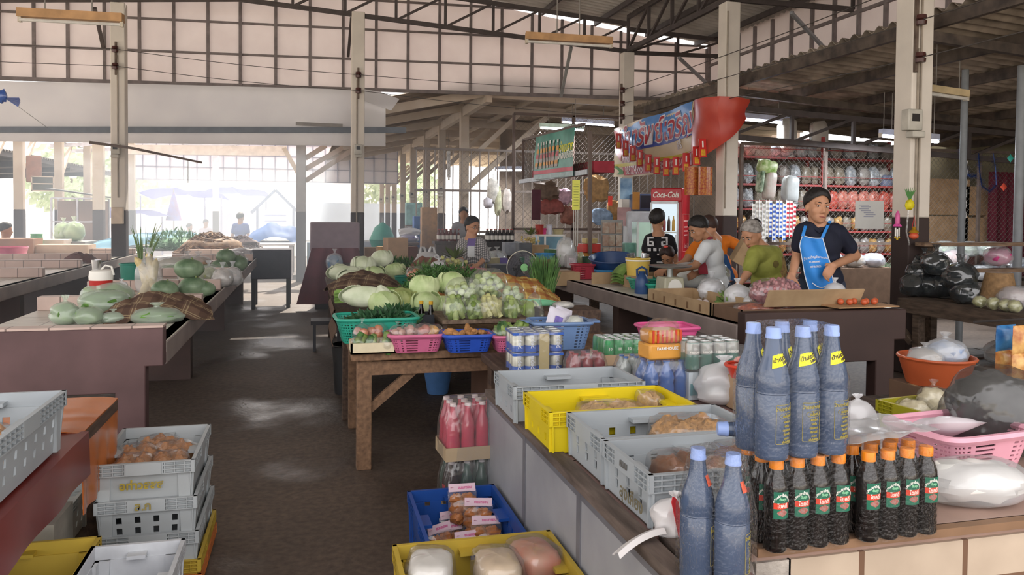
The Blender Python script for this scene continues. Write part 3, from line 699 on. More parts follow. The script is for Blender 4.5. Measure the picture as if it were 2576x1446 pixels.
def shrink(e, wx, wy, h, topw=.8, nz=.006, name='shrink_wrap', fm=None, sh=.6, z0=0.):
 """tight wrap following a block of bottles"""
 b = B(); n = 36; vs = []; lv = [(0, 1), (.25, 1), (sh, 1), (sh + .2, (1 + topw) / 2), (.97, topw), (1.0, topw * .93)]
 for z, f in lv:
  for i in range(n):
   x, y = rrect(i / n, wx / 2 * f, wy / 2 * f, .35); w = nz * noise.noise((x * 30, y * 30, z * 9)); vs.append((x + w, y + w, z0 + z * h))
 fs = [(j * n + i, j * n + (i + 1) % n, (j + 1) * n + (i + 1) % n, (j + 1) * n + i) for j in range(len(lv) - 1) for i in range(n)]
 fs.append(tuple(range((len(lv) - 1) * n, len(lv) * n))); return b.add(vs, fs).ob(name, fm or CLEAR, e)
def can(e, loc, r, h, body, top, nm='can'):
 o = B().lathe([(r * .85, 0), (r, .006), (r, h - .012), (r * .86, h - .002), (r * .84, h - .004), (0, h - .005)], 16).ob(nm, body, e); o.location = loc
 B().lathe([(r * .87, h - .008), (r * .87, h), (r * .8, h), (r * .78, h - .004), (0, h - .004)], 16).ob('can_lid', top, o); return o
def copyo(o, loc, e=None):
 c = o.copy(); COL.objects.link(c); c.location = loc
 if e: c.parent = e
 for k in o.children: q_ = k.copy(); COL.objects.link(q_); q_.parent = c
 return c
def carton(lab, c, wx, wy, h, mat, rz=0., tray=False, name='cardboard_box', cat='box', th=.006, group=None):
 e = E(name, lab, cat, c, rz, group); b = B()
 if tray:
  b.box((0, 0, .004), (wx, wy, .008))
  for s in (-1, 1): b.box((s * (wx / 2 - th / 2), 0, h / 2), (th, wy, h)); b.box((0, s * (wy / 2 - th / 2), h / 2), (wx, th, h))
  b.ob('tray_walls', mat, e, smooth=False)
 else:
  b.box((0, 0, h / 2), (wx, wy, h)).ob('box_body', mat, e, bev=.004)
  B().box((0, 0, h + .0005), (wx * .96, .05, .0015)).ob('tape', M('b79a72', .3), e)
 return e
def foil(b, w, h, bulge=.03, seed=0, T=None):
 """pillow pack"""
 def side(sg): return lambda s, t: ((s - .5) * w, sg * bulge * (math.sin(pi * s) ** .6) * (math.sin(pi * t) ** .5) * (1 + .25 * noise.noise((s * 6, t * 6, seed))), (t - .5) * h)
 b.grid(side(1), 10, 10, T); b.grid(side(-1), 10, 10, T); return b
# ---------------- front right: soy and fish sauce on the tile counter ----------------
BLK = M('16100e', .12, .2, 6, spec=.6); ORC = M('e8871c', .35, .06); GLB = M('46556f', .18, .12, 4, spec=.6); LBC = M('8fa6dc', .3, .06)
GRNL = M('1f6a52', .5, .05); REDL = M('d8432c', .5, .05); WHL = M('efece4', .5, .03); YLL = M('e6e01e', .5, .05); INK = M('3a2c28', .6, .05); GOLD = M('a89a4a', .45, .05)
SHINE = film('ffffff', .0, .07, .008, 110)
def soy_pack(lab, c, rz, nx, ny):
 e = E('soy_sauce_pack', lab, 'bottle pack', c, rz); e.scale = (.86, .86, .88); s = .064; h = .232
 prof = [(.027, 0), (.031, .006)] + [(.031 - (.0022 if k % 2 else 0), .014 + k * .0085) for k in range(10)] + [(.031, .105), (.031, .158), (.029, .172), (.022, .19), (.0165, .2), (.0165, .222)]
 first = None
 for iy in range(ny):
  for ix in range(nx):
   loc = ((ix - (nx - 1) / 2) * s, (iy - (ny - 1) / 2) * s, 0)
   if first is None:
    first = B().lathe(prof, 20).ob('bottle', BLK, e)
    B().lathe([(.0185, .208), (.0185, .229), (.0165, .232), (0, .232)], 16).ob('cap', ORC, first)
    a0 = -2.35; a1 = -.85
    def cyl(r, z0, z1): return lambda u, v: (r * math.cos(a0 + (a1 - a0) * u), r * math.sin(a0 + (a1 - a0) * u), z0 + (z1 - z0) * v)
    B().grid(cyl(.0316, .088, .156), 10, 1).ob('label', GRNL, first); B().grid(cyl(.0319, .113, .128), 10, 1).ob('label_band', REDL, first)
    B().grid(lambda u, v: ((.0319) * math.cos(-1.6 + .95 * (u - .5) * math.sin(pi * v)), .0319 * math.sin(-1.6 + .95 * (u - .5) * math.sin(pi * v)), .094 + .018 * v), 8, 6).ob('label_picture', M('cfc3bb', .6, .5, 160, h2='b2402e'), first)
    def wp(x, y, z): a = -1.6 + x / .032; return ((.0321 + z) * math.cos(a), (.0321 + z) * math.sin(a), y)
    lettering('โชคดี', .014, M('f2d6cc', .5), first, (0, 0, .1205), (0, 0, 0), warp=wp, bold=.0003)
    lettering('น้ำปลาร้าอีสาน', .0088, WHL, first, (0, 0, .148), (0, 0, 0), warp=lambda x, y, z: wp(x, y - 1.2 * x * x / .04, z), bold=.0003)
    lettering('ต้มสุก', .008, M('8fd0a4', .5), first, (0, 0, .1375), (0, 0, 0), warp=wp, bold=.0003)
    first.location = loc
   else: copyo(first, loc, e)
 shrink(e, nx * s + .006, ny * s + .006, h + .003, .86, .004, sh=.68, fm=SHINE)
 return e
PA = P(2034, 1372, Z=CT); PB = P(2255, 1347, Z=CT)
SP1 = soy_pack('shrink-wrapped pack of black sauce bottles with orange caps, under the tall blue bottles', (PA.x - .005, PA.y + .06, CT), .04, 4, 3)
# big fish sauce bottles on top of it
def fish_bottle(e, loc, a=0., h=.29, sticker=True):
 r = .0375
 prof = [(.034, 0), (.0365, .004), (.0365, .012)] + [(r if k % 2 else r - .0012, .014 + k * .0035) for k in range(5)] + [(r, .034), (r, .142), (r - .001, .144), (r, .146), (r - .001, .149), (r, .152), (.037, .175), (.0315, .2), (.0225, .224), (.0185, .245), (.0155, .27)]
 o = B().lathe(prof, 24).ob('bottle', GLB, e); o.location = loc; o.rotation_euler = (0, 0, a)
 B().lathe([(.018, .266), (.018, .272), (.0165, .274), (.0165, .286), (.0155, .29), (0, .29)], 16).ob('cap', LBC, o)
 def wp(x, y, z, rr=r + .0006): q_ = -pi / 2 + .25 + x / rr; return ((rr + z) * math.cos(q_), (rr + z) * math.sin(q_), y)
 fr = B(); pts = [(-.028, .04), (-.026, .038), (.026, .038), (.028, .04), (.028, .122), (.026, .124), (-.026, .124), (-.028, .122), (-.028, .04)]
 dense = [Vector((p[0] + (q_[0] - p[0]) * k / 6, p[1] + (q_[1] - p[1]) * k / 6)) for p, q_ in zip(pts, pts[1:]) for k in range(6)]
 fr.tube([wp(p.x, p.y, 0) for p in dense] + [wp(*dense[0], 0)], .0006, 4).ob('printed_frame', GOLD, o)
 fr = B(); fr.tube([wp(.02 * math.cos(k / 12 * pi), .099 + .007 * math.sin(k / 12 * pi), 0) for k in range(25)], .0005, 4).ob('printed_oval', GOLD, o)
 for t, sz, z in (('น้ำปลาร้าปรุงสุก', .0092, .114), ('แม่อุดม', .0085, .099), ('ผลิตโดย', .0062, .086), ('รสเด็ด', .0062, .077), ('ปรุงอาหาร', .0062, .068), ('อีสานแท้', .0062, .059), ('สะอาด', .0062, .05), ('เก็บในที่แห้ง', .006, .042)):
  lettering(t, sz, GOLD, o, (0, 0, z), (0, 0, 0), warp=wp, bold=.0002)
 if sticker:
  tl = .32
  def sw(u, v, z=0):
   zz = .222 + (v - .5) * .026 + (u - .5) * .012; rr = .0245 - (zz - .222) * .42; q_ = -pi / 2 + .1 + (u - .5) * 1.75
   return ((rr + .0009 + z) * math.cos(q_), (rr + .0009 + z) * math.sin(q_), zz)
  B().grid(lambda u, v: sw(u, v), 10, 3).ob('sticker', YLL, o)
  lettering('น้ำปลาร้า', .0115, INK, o, (0, 0, 0), (0, 0, 0), warp=lambda x, y, z: sw(.5 + x / .043, .55 + y / .026, .0004 + z), bold=.0002)
  lettering('100%', .0085, INK, o, (0, 0, 0), (0, 0, 0), warp=lambda x, y, z: sw(.68 + x / .043, .2 + y / .026, .0004 + z), bold=.0002)
 return o
zt = CT + .209
e = E('fish_sauce_pack', 'shrink-wrapped pack of tall blue-grey bottles with yellow neck stickers, standing on the black bottles', 'bottle pack', (PA.x - .022, PA.y + .045, zt), .05)
f0 = fish_bottle(e, (-.0775, -.038, 0), .1)
for ix in range(3):
 for iy in range(2):
  if ix or iy: c = copyo(f0, ((ix - 1) * .0775, (iy - .5) * .076, 0), e); c.rotation_euler = (0, 0, [.1, -.1, .05][ix] + iy * .9)
shrink(e, .238, .158, .294, .68, .004, sh=.56, fm=SHINE)
soy_pack('second pack of black sauce bottles with orange caps, right of the tall blue bottles', (PB.x, PB.y + .06, CT), .04, 4, 3)
t = P(2190, 1090, Z=CT + .235); b = B()
b.grid(lambda s, t_: (s * .3 - .15, t_ * .16 - .08, .012 * noise.noise((s * 5, t_ * 4, 2))), 18, 10, th=.001).ob('plastic_sheet', HAZY, loc=(PB.x + .0, PB.y + .1, CT + .228), label='loose plastic sheet lying over the orange caps of the right hand sauce pack', cat='plastic sheet', rz=.2)
# two bottles at the left end and one lying on top
e = E('fish_sauce_pair', 'two wrapped blue bottles standing at the left end of the tile counter', 'bottle pack', (*P(1798, 1462, Z=.7).xy, .7), .3)
g0 = fish_bottle(e, (-.022, .034, 0), .6, sticker=False); g1 = copyo(g0, (.014, -.034, -.0), e); g1.rotation_euler = (0, 0, .5)
for o_, ang in ((g0, 0), (g1, 0)):
 B().grid(lambda u, v: ((.0245 - (.222 + (v - .5) * .022 - .222) * .42 + .001) * math.cos(-2.1 + u * 1.3), (.0245 - (.222 + (v - .5) * .022 - .222) * .42 + .001) * math.sin(-2.1 + u * 1.3), .222 + (v - .5) * .022), 8, 3).ob('sticker', M('d65a3c', .5), o_)
shrink(e, .12, .155, .292, .7, .004, sh=.56, fm=SHINE)
e = E('fish_sauce_bottle', 'single blue bottle lying among the orange caps, mouth towards the aisle', 'bottle', (PA.x - .11, PA.y + .12, CT + .24), rot=(0, -pi / 2, -.35))
fish_bottle(e, (0, 0, -.24), 0, sticker=False)
# things behind on the counter
B().lathe([(.045, 0), (.043, .1), (.0, .1)], 20, ell=.5).ob('white_tag', WHL, loc=(*P(2385, 1255, Z=CT).xy, CT), label='white plastic piece propped behind the right hand black bottles', cat='tag')
PK = M('e0a3b4', .4, .05); p = P(2440, 1200, Z=CT)
basket('pale pink plastic basket behind the black bottles', (p.x + .05, p.y + .1, CT), .34, .26, .12, PK, .1, .8, 40, 8)
def printed_bag(lab, c, w, h, col, seed, ink='7a6ab0'):
 e = E('printed_bag', lab, 'bag', c, rot=(1.2, 0, R.uniform(-.4, .4)))
 foil(B(), w, h, .03, seed).ob('bag_film', M(col, .25, .05), e); B().box((0, -.03, -.02), (w * .5, .002, .02)).ob('print', M(ink, .4), e); return e
printed_bag('white printed packet lying in the pale pink basket', (p.x - .02, p.y + .1, CT + .12), .17, .2, 'e8dfe6', 3)
p = P(2500, 1290, Z=CT)
sack('big clear bag of white noodles at the right end of the tile counter', 'noodle_bag', (p.x + .03, p.y + .09, CT + .0), (.16, .1, .055), M('ece8e4', .5, .06, 30), 4, HAZY, nz=.2, neck=.0, tie=False)
p = P(2060, 1180, Z=CT)
carrier('crumpled white bag behind the tall blue bottles', (*P(2155, 1095, Z=CT).xy, CT), (.07, .05, .06), MILKY, 8, handles=False)
# loose carrier bag by the tray
p = P(1705, 1390, Z=.7)
carrier('crumpled white and red carrier bag at the table edge below the tray with brown buns', (p.x + .04, p.y + .1, .7), (.06, .05, .045), film('f4f0f0', .05, .3, .7, 20), 5, handles=False)
B().grid(lambda s, t_: (-.02 + s * -.12, t_ * .05, .02 - .05 * s * s + .01 * math.sin(t_ * 5)), 10, 4, th=.001).ob('plastic_flap', film('f4f0f0', .05, .3, .7, 20), loc=(p.x + .01, p.y + .04, .71), label='white flap of a plastic bag hanging over the table edge', cat='plastic bag')
B().grid(lambda s, t_: (s * .022, .0, t_ * .1 + .012 * math.sin(s * 4)), 3, 5, th=.002).ob('red_strip', M('c8343c', .4), loc=(p.x + .03, p.y + .052, .71), rot=(0, -.3, .4), label='red strip printed on the crumpled bag beside the two blue bottles', cat='strip')

# ---------------- sweet trays on the grey table ----------------
tz = .7
TR = []
for (u, v, mat, lab, hr) in [(1237, 933, GREYP, 'farthest grey tray with fruit jellies', (1, 3)), (1310, 985, YELP, 'bright yellow tray holding puffed rice cakes', (1, 3)), (1418, 1037, GREYP, 'middle grey tray holding bags of crumbly sweets', (2, 3)), (1508, 1107, GREYP, 'nearest grey tray holding packs of brown buns', (3, 3))]:
 h = .14; p = P(u, v, Z=tz + h)
 TR.append((crate(lab, (p.x + .28, p.y - .165, tz), .54, .325, h, mat, 0, hr=hr, tap=.985), p))
def inside(i, x, y, z=.012): o = TR[i][0].location; return (o.x + x, o.y + y, o.z + z)
g = TR[3][0]
lettering('ลุงเคียง', .05, M('6e6650', .6), g, (-.276, -.06, .045), (pi / 2, 0, -pi / 2), bold=.001)
lettering('คมบ', .03, M('5e5c58', .6), g, (-.274, .0, .118), (pi / 2, 0, -pi / 2), bold=.0006)
def pack(lab, c, w, l, h, mat, rz=0., name='sweet_pack', n=4, lump=.02, fm=None, cat='packet', part='sweet', group=None):
 """flat clear pack of lumpy sweets"""
 e = E(name, lab, cat, c, rz, group); g_ = random.Random(int(w * 1e4) + n)
 for k in range(n):
  B().ball(((k % 2 - .5) * w * .42 if n > 1 else 0, (k // 2 - (n - 1) // 2 / 2) * l * .8 / max(1, (n + 1) // 2), h * .75), (w * (.26 if n > 1 else .45), l * .4 / max(1, (n + 1) // 2) * 1.1, h * .74), 20, 12, .3 if n > 1 else .12, 9, k + 3, sq=1 if n > 1 else .55).ob(part, mat, e)
 B().ball((0, 0, h * .8), (w * .53, l * .53, h * .83), 20, 10, .1, 8, 2, sq=.6).ob('wrapper', fm or CLEAR, e); return e
TAN = M('c7a06a', .6, .3, 40, .6); BRN = M('7c4a24', .35, .3, 18, .4); ORA = M('d9924a', .45, .3, 14, h2='e8c070'); PEANUT = M('b98a52', .6, .4, 60, .8)
for k, (x, y, m, n, lab) in enumerate([(.12, .02, M('cf5a3c', .35, .2, 12, h2='e0b04a'), 4, 'clear pack of red and yellow jellies in the farthest grey tray'), (.23, -.02, ORA, 4, 'clear pack of orange jellies at the right of the farthest grey tray')]):
 pack(lab, inside(0, x - .02, y - .05), .16, .18, .055, m, .2 * k, n=n)
pack('wide clear pack of puffed rice cakes in the yellow tray', inside(1, .02, .0), .26, .2, .07, TAN, 0, n=6); pack('small pack of puffed rice at the right of the yellow tray', inside(1, .2, .08), .06, .14, .08, TAN, .3, n=2)
for k in range(3): B().tube([(-.07, 0, 0), (.07, .01, .004)], .004, 6).ob('incense_packet', M('c23a86', .4, .3, 40), loc=inside(1, .2, -.08 + k * .018, .06 + k * .004), label='pink striped stick packet lying on the rice cakes in the yellow tray', cat='packet', group='pink stick packets', rz=.1 * k)
pack('clear bag of crumbly golden sweets heaped in the middle grey tray', inside(2, .1, .0), .26, .2, .085, PEANUT, 0, n=4); pack('small bag of crumbly sweets at the right of the middle grey tray', inside(2, .25, -.06), .12, .16, .06, PEANUT, .4, n=2)
pack('flat pack of peanut brittle at the left of the middle grey tray', inside(2, -.12, -.04), .1, .16, .03, PEANUT, .1, n=2)
for k, (x, y, rz, m) in enumerate([(-.09, .03, .2, BRN), (.03, -.02, -.3, M('b98a5c', .45, .25, 14, h2='8c4a34')), (.13, .07, .1, BRN), (.15, -.09, .5, BRN)]):
 pack(['round brown buns wrapped at the left of the nearest grey tray', 'pale bun pack with red filling in the nearest grey tray', 'brown bun pack at the back of the nearest grey tray', 'brown bun pack at the right of the nearest grey tray'][k], inside(3, x, y), .16, .17, .075, m, rz, n=2, part='bun', name='bun_pack')

# ---------------- floor pieces in front of the table ----------------
crate('blue crate on the floor with packs of brown crackers', (.595, 3.02, 0), .37, .54, .34, BLUEP, 0, hr=(3, 3))
TAG = M('d8bcc8', .6, .05); TAGP = M('c9568c', .5)
def snack(lab, c, rz, tilt, s=1.):
 e = E('cracker_pack', lab, 'packet', c, rot=(tilt, 0, rz))
 for k in range(6): B().ball(((k % 2 - .5) * .062 * s, 0, (k // 2) * .045 * s - .05), (.04 * s, .03 * s, .03 * s), 14, 9, .45, 11, k).ob('cracker', M('a8693c', .5, .35, 25, .5), e)
 foil(B(), .15 * s, .15 * s, .036 * s, 2).ob('wrapper', CLEAR, e)
 h = B().box((0, -.004, .085 * s), (.14 * s, .004, .04 * s)).ob('header_card', TAG, e)
 lettering('ขนมกรอบ', .018 * s, TAGP, h, (.012, -.0065, .085 * s), bold=.0005)
 B().lathe([(.0001, 0), (.012 * s, .001), (0, .002)], 3, (-.055 * s, -.0065, .085 * s), Matrix.Rotation(0, 4, 'X')).ob('emblem', TAGP, h)
 return e
for k, (x, y, z, rz, t) in enumerate([(-.08, .02, .2, .5, -.35), (-.02, .12, .16, .3, -.5), (.03, .17, .3, -.05, -.4), (.08, .1, .26, -.25, -.35), (.02, -.05, .19, .1, -.5), (.09, -.02, .23, -.1, -.5), (-.1, -.1, .16, .6, -.7), (.0, .2, .18, .2, -.3)]):
 snack(['cracker pack at the left side of the blue crate', 'cracker pack half buried in the middle of the blue crate', 'topmost cracker pack at the back of the blue crate', 'cracker pack tilted right below the topmost one in the blue crate', 'cracker pack lying at the front middle of the blue crate', 'cracker pack at the front right of the blue crate', 'cracker pack flat in the front left corner of the blue crate', 'cracker pack at the back left behind the topmost one in the blue crate'][k], (.595 + x, 3.02 + y, z), rz, t, .8)
crate('dull yellow crate at the bottom edge of the photo with wrapped goods', (.525, 2.3, 0), .52, .4, .45, YELO, 0, hr=(3, 3))
for k, (x, y, lab, m) in enumerate([(-.16, .06, 'white wrapped lump at the left of the dull yellow crate', M('e6e2dc', .5)), (.04, .02, 'clear pack of pale cake in the middle of the dull yellow crate', M('cfb89c', .5, .1, 20)), (.17, .07, 'clear pack with red printed cake at the right of the dull yellow crate', M('d8a68c', .5, .3, 12, h2='c06a50'))]):
 pack(lab, (.525 + x, 2.3 + y, .36), .15, .2, .07, m, .2 * k - .2, n=1, name='cake_pack', part='cake')
# stacked soft drink packs
def drink_pack(lab, c, nx, ny, h, r, cols, caps, rz=0., tray=.06, wrapc=None, labelc=None, sp=None):
 e = E('soft_drink_pack', lab, 'bottle pack', c, rz); s = sp or r * 2.06; pr = {}
 for ix in range(nx):
  for iy in range(ny):
   m = cols[(ix + iy * 3) % len(cols)]
   pt = [(r * .9, .002), (r, .01), (r, h * .28), (r * .9, h * .42), (r, h * .55), (r * .85, h * .66), (r * .5, h * .8), (r * .36, h * .88), (r * .36, h * .95)]
   loc = ((ix - (nx - 1) / 2) * s, (iy - (ny - 1) / 2) * s, .003)
   if id(m) in pr: copyo(pr[id(m)], loc, e); continue
   o = B().lathe(pt, 14).ob('bottle', m, e); o.location = loc; pr[id(m)] = o
   B().lathe([(r * .46, h * .94), (r * .46, h * .995), (0, h)], 10).ob('cap', caps, o)
   if labelc and m is cols[0]:
    B().lathe([(r * .935, h * .36), (r * .925, h * .42), (r * .97, h * .5)], 14, wob=lambda a, z: 1.02).ob('label', labelc, o)
    lettering('Coca', .03, WHL, o, (0, -r * .99, h * .43), shear=.3, bold=.0006)
 if tray:
  b = B(); wx, wy = nx * s + .012, ny * s + .012
  b.box((0, 0, .002), (wx, wy, .004))
  for q_ in (-1, 1): b.box((q_ * wx / 2, 0, tray / 2), (.004, wy, tray)); b.box((0, q_ * wy / 2, tray / 2), (wx, .004, tray))
  b.ob('cardboard_tray', M('b29c7e', .8, .08, 6), e, smooth=False)
 shrink(e, nx * s + .02, ny * s + .02, h + .004, .84, .005, sh=.55, fm=wrapc); return e
RDB = M('c03a55', .15, .2, 8, spec=.6); GRB = M('24463c', .15, .2, 8, spec=.6); CKB = M('2a1512', .12, .2, 8, spec=.6)
pk = (.735, 3.56)
drink_pack('wrapped pack of pink-red soft drink bottles, top of the stack by the grey table', (pk[0], pk[1], .4), 4, 3, .25, .033, [RDB], M('d8c8c8', .3), .05)
drink_pack('wrapped pack of cola and green soft drink bottles, under the red pack', (pk[0], pk[1], .14), 4, 3, .25, .033, [CKB, GRB, GRB, CKB], M('c8c0c0', .3), .03, labelc=M('b8202c', .4))
carton('worn carton on the floor under the soft drink packs', (pk[0], pk[1], 0), .27, .22, .139, M('8f7a60', .85, .1, 5), .03)
# ---------------- front left: vinyl-covered table, stacked trays ----------------
ORV = M('b5622e', .25, .2, 3, h2='c4743e'); RDV = M('6e2a26', .35, .2, 3, h2='7f3630')
e = E('covered_table', 'table covered in orange and dark red vinyl, at the left edge', 'table', (-1.32, 2.6, 0))
def drape_or_shade(x0, x1, y0, y1, z, drop, seed):
 def fn(s, t):
  x = x0 + (x1 - x0) * min(1, s / .7) - 0; w = max(0, (s - .7) / .3)
  return Vector((x + .006 * math.sin(t * 22 + seed) * w, y0 + (y1 - y0) * t, z - drop * w + .004 * noise.noise((s * 9, t * 9, seed))))
 return B().grid(fn, 24, 24, th=.004)
B().box((0, 0, .69), (1.12, 2.0, .04)).ob('tabletop', WDD, e)
drape_or_shade(-.56, .555, .47, 1.02, .722, .3, 1).ob('orange_cover', ORV, e, label='orange vinyl sheet')
drape_or_shade(-.56, .57, -1.0, .5, .717, .16, 4).ob('red_cover', RDV, e, label='dark red vinyl sheet')
for x in (-.5, .5):
 for y in (-.9, .9): B().box((x, y, .335), (.06, .06, .67)).ob('leg', WDD, e)
crate('grey tray on the covered table at the left edge, with orange sweets', (-.97, 2.53, .725), .42, .68, .185, GREYP, 0, hr=(2, 3))
crate('second grey tray on the covered table, nearer to the camera at the left edge', (-1.02, 1.8, .725), .42, .66, .185, GREYP, 0, hr=(2, 3))
EGG = M('d8945c', .5, .25, 14, h2='e6b884')
for k, (x, y, lab) in enumerate([(-.08, .16, 'clear pack of orange sweets at the back of the tray on the covered table'), (.06, .05, 'clear pack of orange sweets in the middle of the tray on the covered table'), (-.08, -.08, 'clear pack of orange sweets at the left of the tray on the covered table')]):
 pack(lab, (-.97 + x, 2.53 + y, .745), .18, .16, .08, EGG, .3 * k, n=4)
sx, sy = -.607, 3.595
GT = M('a9aeb0', .5, .06, 4)
for k, (z, m, lab, dx) in enumerate([(0, M('c0703a', .5), 'orange-brown tray at the bottom of the stack beside the covered table', .02), (.005, YELO, 'dull yellow tray low in the stack beside the covered table', .018), (.06, GT, 'third grey tray of the stack, mostly hidden', .01), (.2, GT, 'grey tray with four round holes, second from the top of the stack', .004), (.345, GT, 'topmost grey tray of the stack with golden letters and brown sweets', -.004)]):
 c = crate(lab, (sx + dx, sy - .0, z), .37, .55, (.06, .115, .175, .175, .175)[k], m, .0, hr=(2, 3), holes=(k < 4))
 if k == 4: lettering('อท่าวสสส', .042, M('a8943a', .3, .2, 30), c, (-.01, -.268, .085), bold=.0015); B().box((0, -.279, .152), (.13, .004, .046)).ob('name_plate', GT, c)
 if k == 3: lettering('ล.ก', .045, M('9a8a4a', .4), c, (-.01, -.284, .152), bold=.001)
for k, (x, y) in enumerate([(-.07, -.13), (.07, -.12), (-.08, .02), (.07, .04), (-.02, .15)]):
 pack('clear pack of brown sweets ' + ('at the front left', 'at the front right', 'at the middle left', 'at the middle right', 'at the back')[k] + ' of the topmost tray of the stack', (sx + x, sy + y, .4), .15, .17, .07, M('b0743e', .45, .3, 16, .3), .2 * k, n=4)
crate('dull yellow tray on the floor at the bottom left corner', (-.95, 2.72, .13), .5, .66, .22, YELO, 0, holes=False)
carton('low carton under the dull yellow tray at the bottom left corner', (-.95, 2.72, 0), .44, .56, .128, M('6b5a48', .9))
crate('white tray on the floor with blue and pink wrapped things', (-.56, 2.7, .13), .3, .52, .22, M('c9ccd0', .5), 0, hr=(1, 3))
carton('low carton under the white tray on the floor', (-.56, 2.7, 0), .26, .46, .128, M('5f5244', .9))
for k, (x, y, m, lab) in enumerate([(.02, -.02, '2f78c8', 'bright blue wrapped packet in the white tray'), (.07, .1, '3c62a8', 'dark blue folded packet in the white tray'), (-.06, .02, '8c4a48', 'dull red packet at the left of the white tray')]):
 e = E('wrapped_packet', lab, 'packet', (-.56 + x, 2.7 + y, .2), rot=(1.1, .3 * k, .4 * k)); foil(B(), .12, .14, .02, k).ob('wrapper', M(m, .3, .15, 10), e)
sack('clear bag of pale round sweets in the dull yellow tray at the bottom left', 'sweet_bag', (-.9, 2.6, .17), (.1, .12, .06), M('b3a58c', .5, .3, 30), 6, nz=.2, tie=False)
crate('pale tray standing on the floor behind the covered table', (-1.25, 4.0, .0), .5, .34, .2, M('c3c8c6', .5), 0)
bx = B(); bx.box((0, 0, .17), (.3, .25, .34)); bx.ob('white_carton', M('b4b0a4', .8), loc=(-1.05, 3.35, 0), label='pale carton on the floor under the covered table, left of the stack', cat='box', smooth=False)

# ---------------- goods on the long left stall ----------------
ST = .78
GRN1 = M('4f7a3c', .5, .35, 16, h2='86ad58'); GRN2 = M('3a6a30', .5, .4, 18, h2='6e9c48'); MELON = M('5f7a5c', .4, .25, 9, h2='8ea284', b=.1)
CAB = M('a9c47c', .5, .2, 7, .3, h2='dbe6b4')
def place(u, v, z): p = P(u, v, Z=z); return (p.x, p.y, z)
HAZYG = film('dfeedd', .05, .2, .35, 16)
def leafbag(lab, c, r, m, seed, neck=.03, rot=None, fm=None, tie=True): return sack(lab, 'vegetable_bag', c, r, m, seed, fm or HAZYG, nz=.22, neck=neck, rot=rot, tie=tie)
leafbag('tied clear bag of green leaves with white knot, front left of the left stall', place(165, 815, ST), (.09, .08, .07), GRN1, 1, .05)
leafbag('clear bag of bright green leaves second from left on the left stall front', place(222, 815, ST), (.09, .08, .055), GRN1, 2, .0, tie=False)
leafbag('largest clear bag of dark green leaves at the middle of the left stall front', (*place(268, 790, ST)[:2], ST), (.18, .12, .085), GRN2, 3, .0, tie=False)
leafbag('clear bag of dark leaves with upright white knot, front right of the left stall', place(395, 812, ST), (.16, .1, .05), GRN2, 4, .05)
leafbag('small white-knotted bag between the green bags of the left stall', place(285, 812, ST), (.08, .06, .035), M('9db09a', .5), 5, .04)
leafbag('green leaf bag with yellow stems behind the front bags of the left stall', (*place(272, 778, ST)[:2], ST), (.19, .13, .1), M('4a7440', .5, .4, 14, h2='8fae52'), 6, .0, tie=False)
def clothheap(lab, c, rx, ry, h, mat, seed, rz=0., cat='cloth', name='checked_cloth', sp=.25, group=None):
 """checked cloth thrown over a heap"""
 def fn(s, t):
  x, y = (s - .5) * 2, (t - .5) * 2; r = min(1, math.hypot(x, y) / 1.15)
  z = h * (math.cos(r * pi / 2) ** .7) * (1 + sp * noise.noise((x * 2.2, y * 2.2, seed))) + .018 * noise.noise((x * 7, y * 7, seed + 3))
  return Vector((x * rx, y * ry, max(.006, z)))
 return B().grid(fn, 30, 24, th=.004).ob(name, mat, None, c, rz, label=lab, cat=cat, group=group)
PL1 = plaid('6b5648', [('4a3a34', .3, 0), ('a89878', .05, .5), ('a89878', .04, .62)], 7, .4)
clothheap('brown checked cloth thrown over a heap at the front of the left stall', (*place(400, 800, ST)[:2], ST), .33, .22, .17, PL1, 2, .2)
# red and white drink jug
p = P(246, 747, Z=.88); e = E('water_jug', 'red and white insulated water jug on the left stall', 'jug', (p.x, 6.32, .88))
B().lathe([(.066, 0), (.07, .01), (.076, .1), (.078, .115)], 24).ob('body', M('b8302c', .35), e); B().lathe([(.08, .115), (.081, .14), (.075, .18), (.055, .19), (0, .19)], 24).ob('lid', WHL, e)
B().box((.0, -.077, .05), (.024, .006, .06)).ob('badge', WHL, e); B().lathe([(.028, .19), (.034, .26), (.032, .26), (.026, .195)], 16, (-.03, 0, 0)).ob('steel_cup', M('c8c8c8', .25, metal=.9), e)
B().tube([(.0, 0, .19), (.03, 0, .22), (.07, 0, .21), (.085, 0, .15)], .008, 6).ob('handle', WHL, e)
carrier('small white bag hung beside the red and white jug', (p.x + .13, 6.35, .88), (.05, .04, .05), MILKY, 12, handles=False)
e = bag_of('tall clear bag of whitish corn standing behind the checked cloth', 'corn_bag', (*place(375, 740, ST)[:2], ST), (.115, .09, .16), 8, 'corn', M('d9c48c', .5, .2, 20, .3), .05, 3, MILKY if 0 else HAZY, shape=lambda b, s: b.lathe([(.0, -.13), (.03, -.1), (.035, 0), (.028, .1), (0, .14)], 10))
M_TEAL = M('2a7a68', .4, .1)
def bucket(lab, c, r, h, m, cat='bucket', name='bucket', flare=1.15, rim=.008, handle=False, ell=1.):
 e = E(name, lab, cat, c); b = B()
 b.lathe([(r / flare, 0), (r, h), (r * .96, h), (r / flare * .96, .008), (0, .008)], 28, ell=ell).ob('body', m, e)
 B().tube([(r * math.cos(a * pi / 14), r * ell * math.sin(a * pi / 14), h) for a in range(29)], rim, 6).ob('rim', m, e)
 if handle: B().tube([(r * math.cos(a * pi / 8), r * .1, h + r * .9 * math.sin(a * pi / 8)) for a in range(9)], .005, 5).ob('handle', m, e)
 return e
p = P(318, 722, Z=ST); bucket('green tub half hidden behind the jug and the corn bag', (p.x, p.y + .3, ST), .12, .2, M_TEAL)
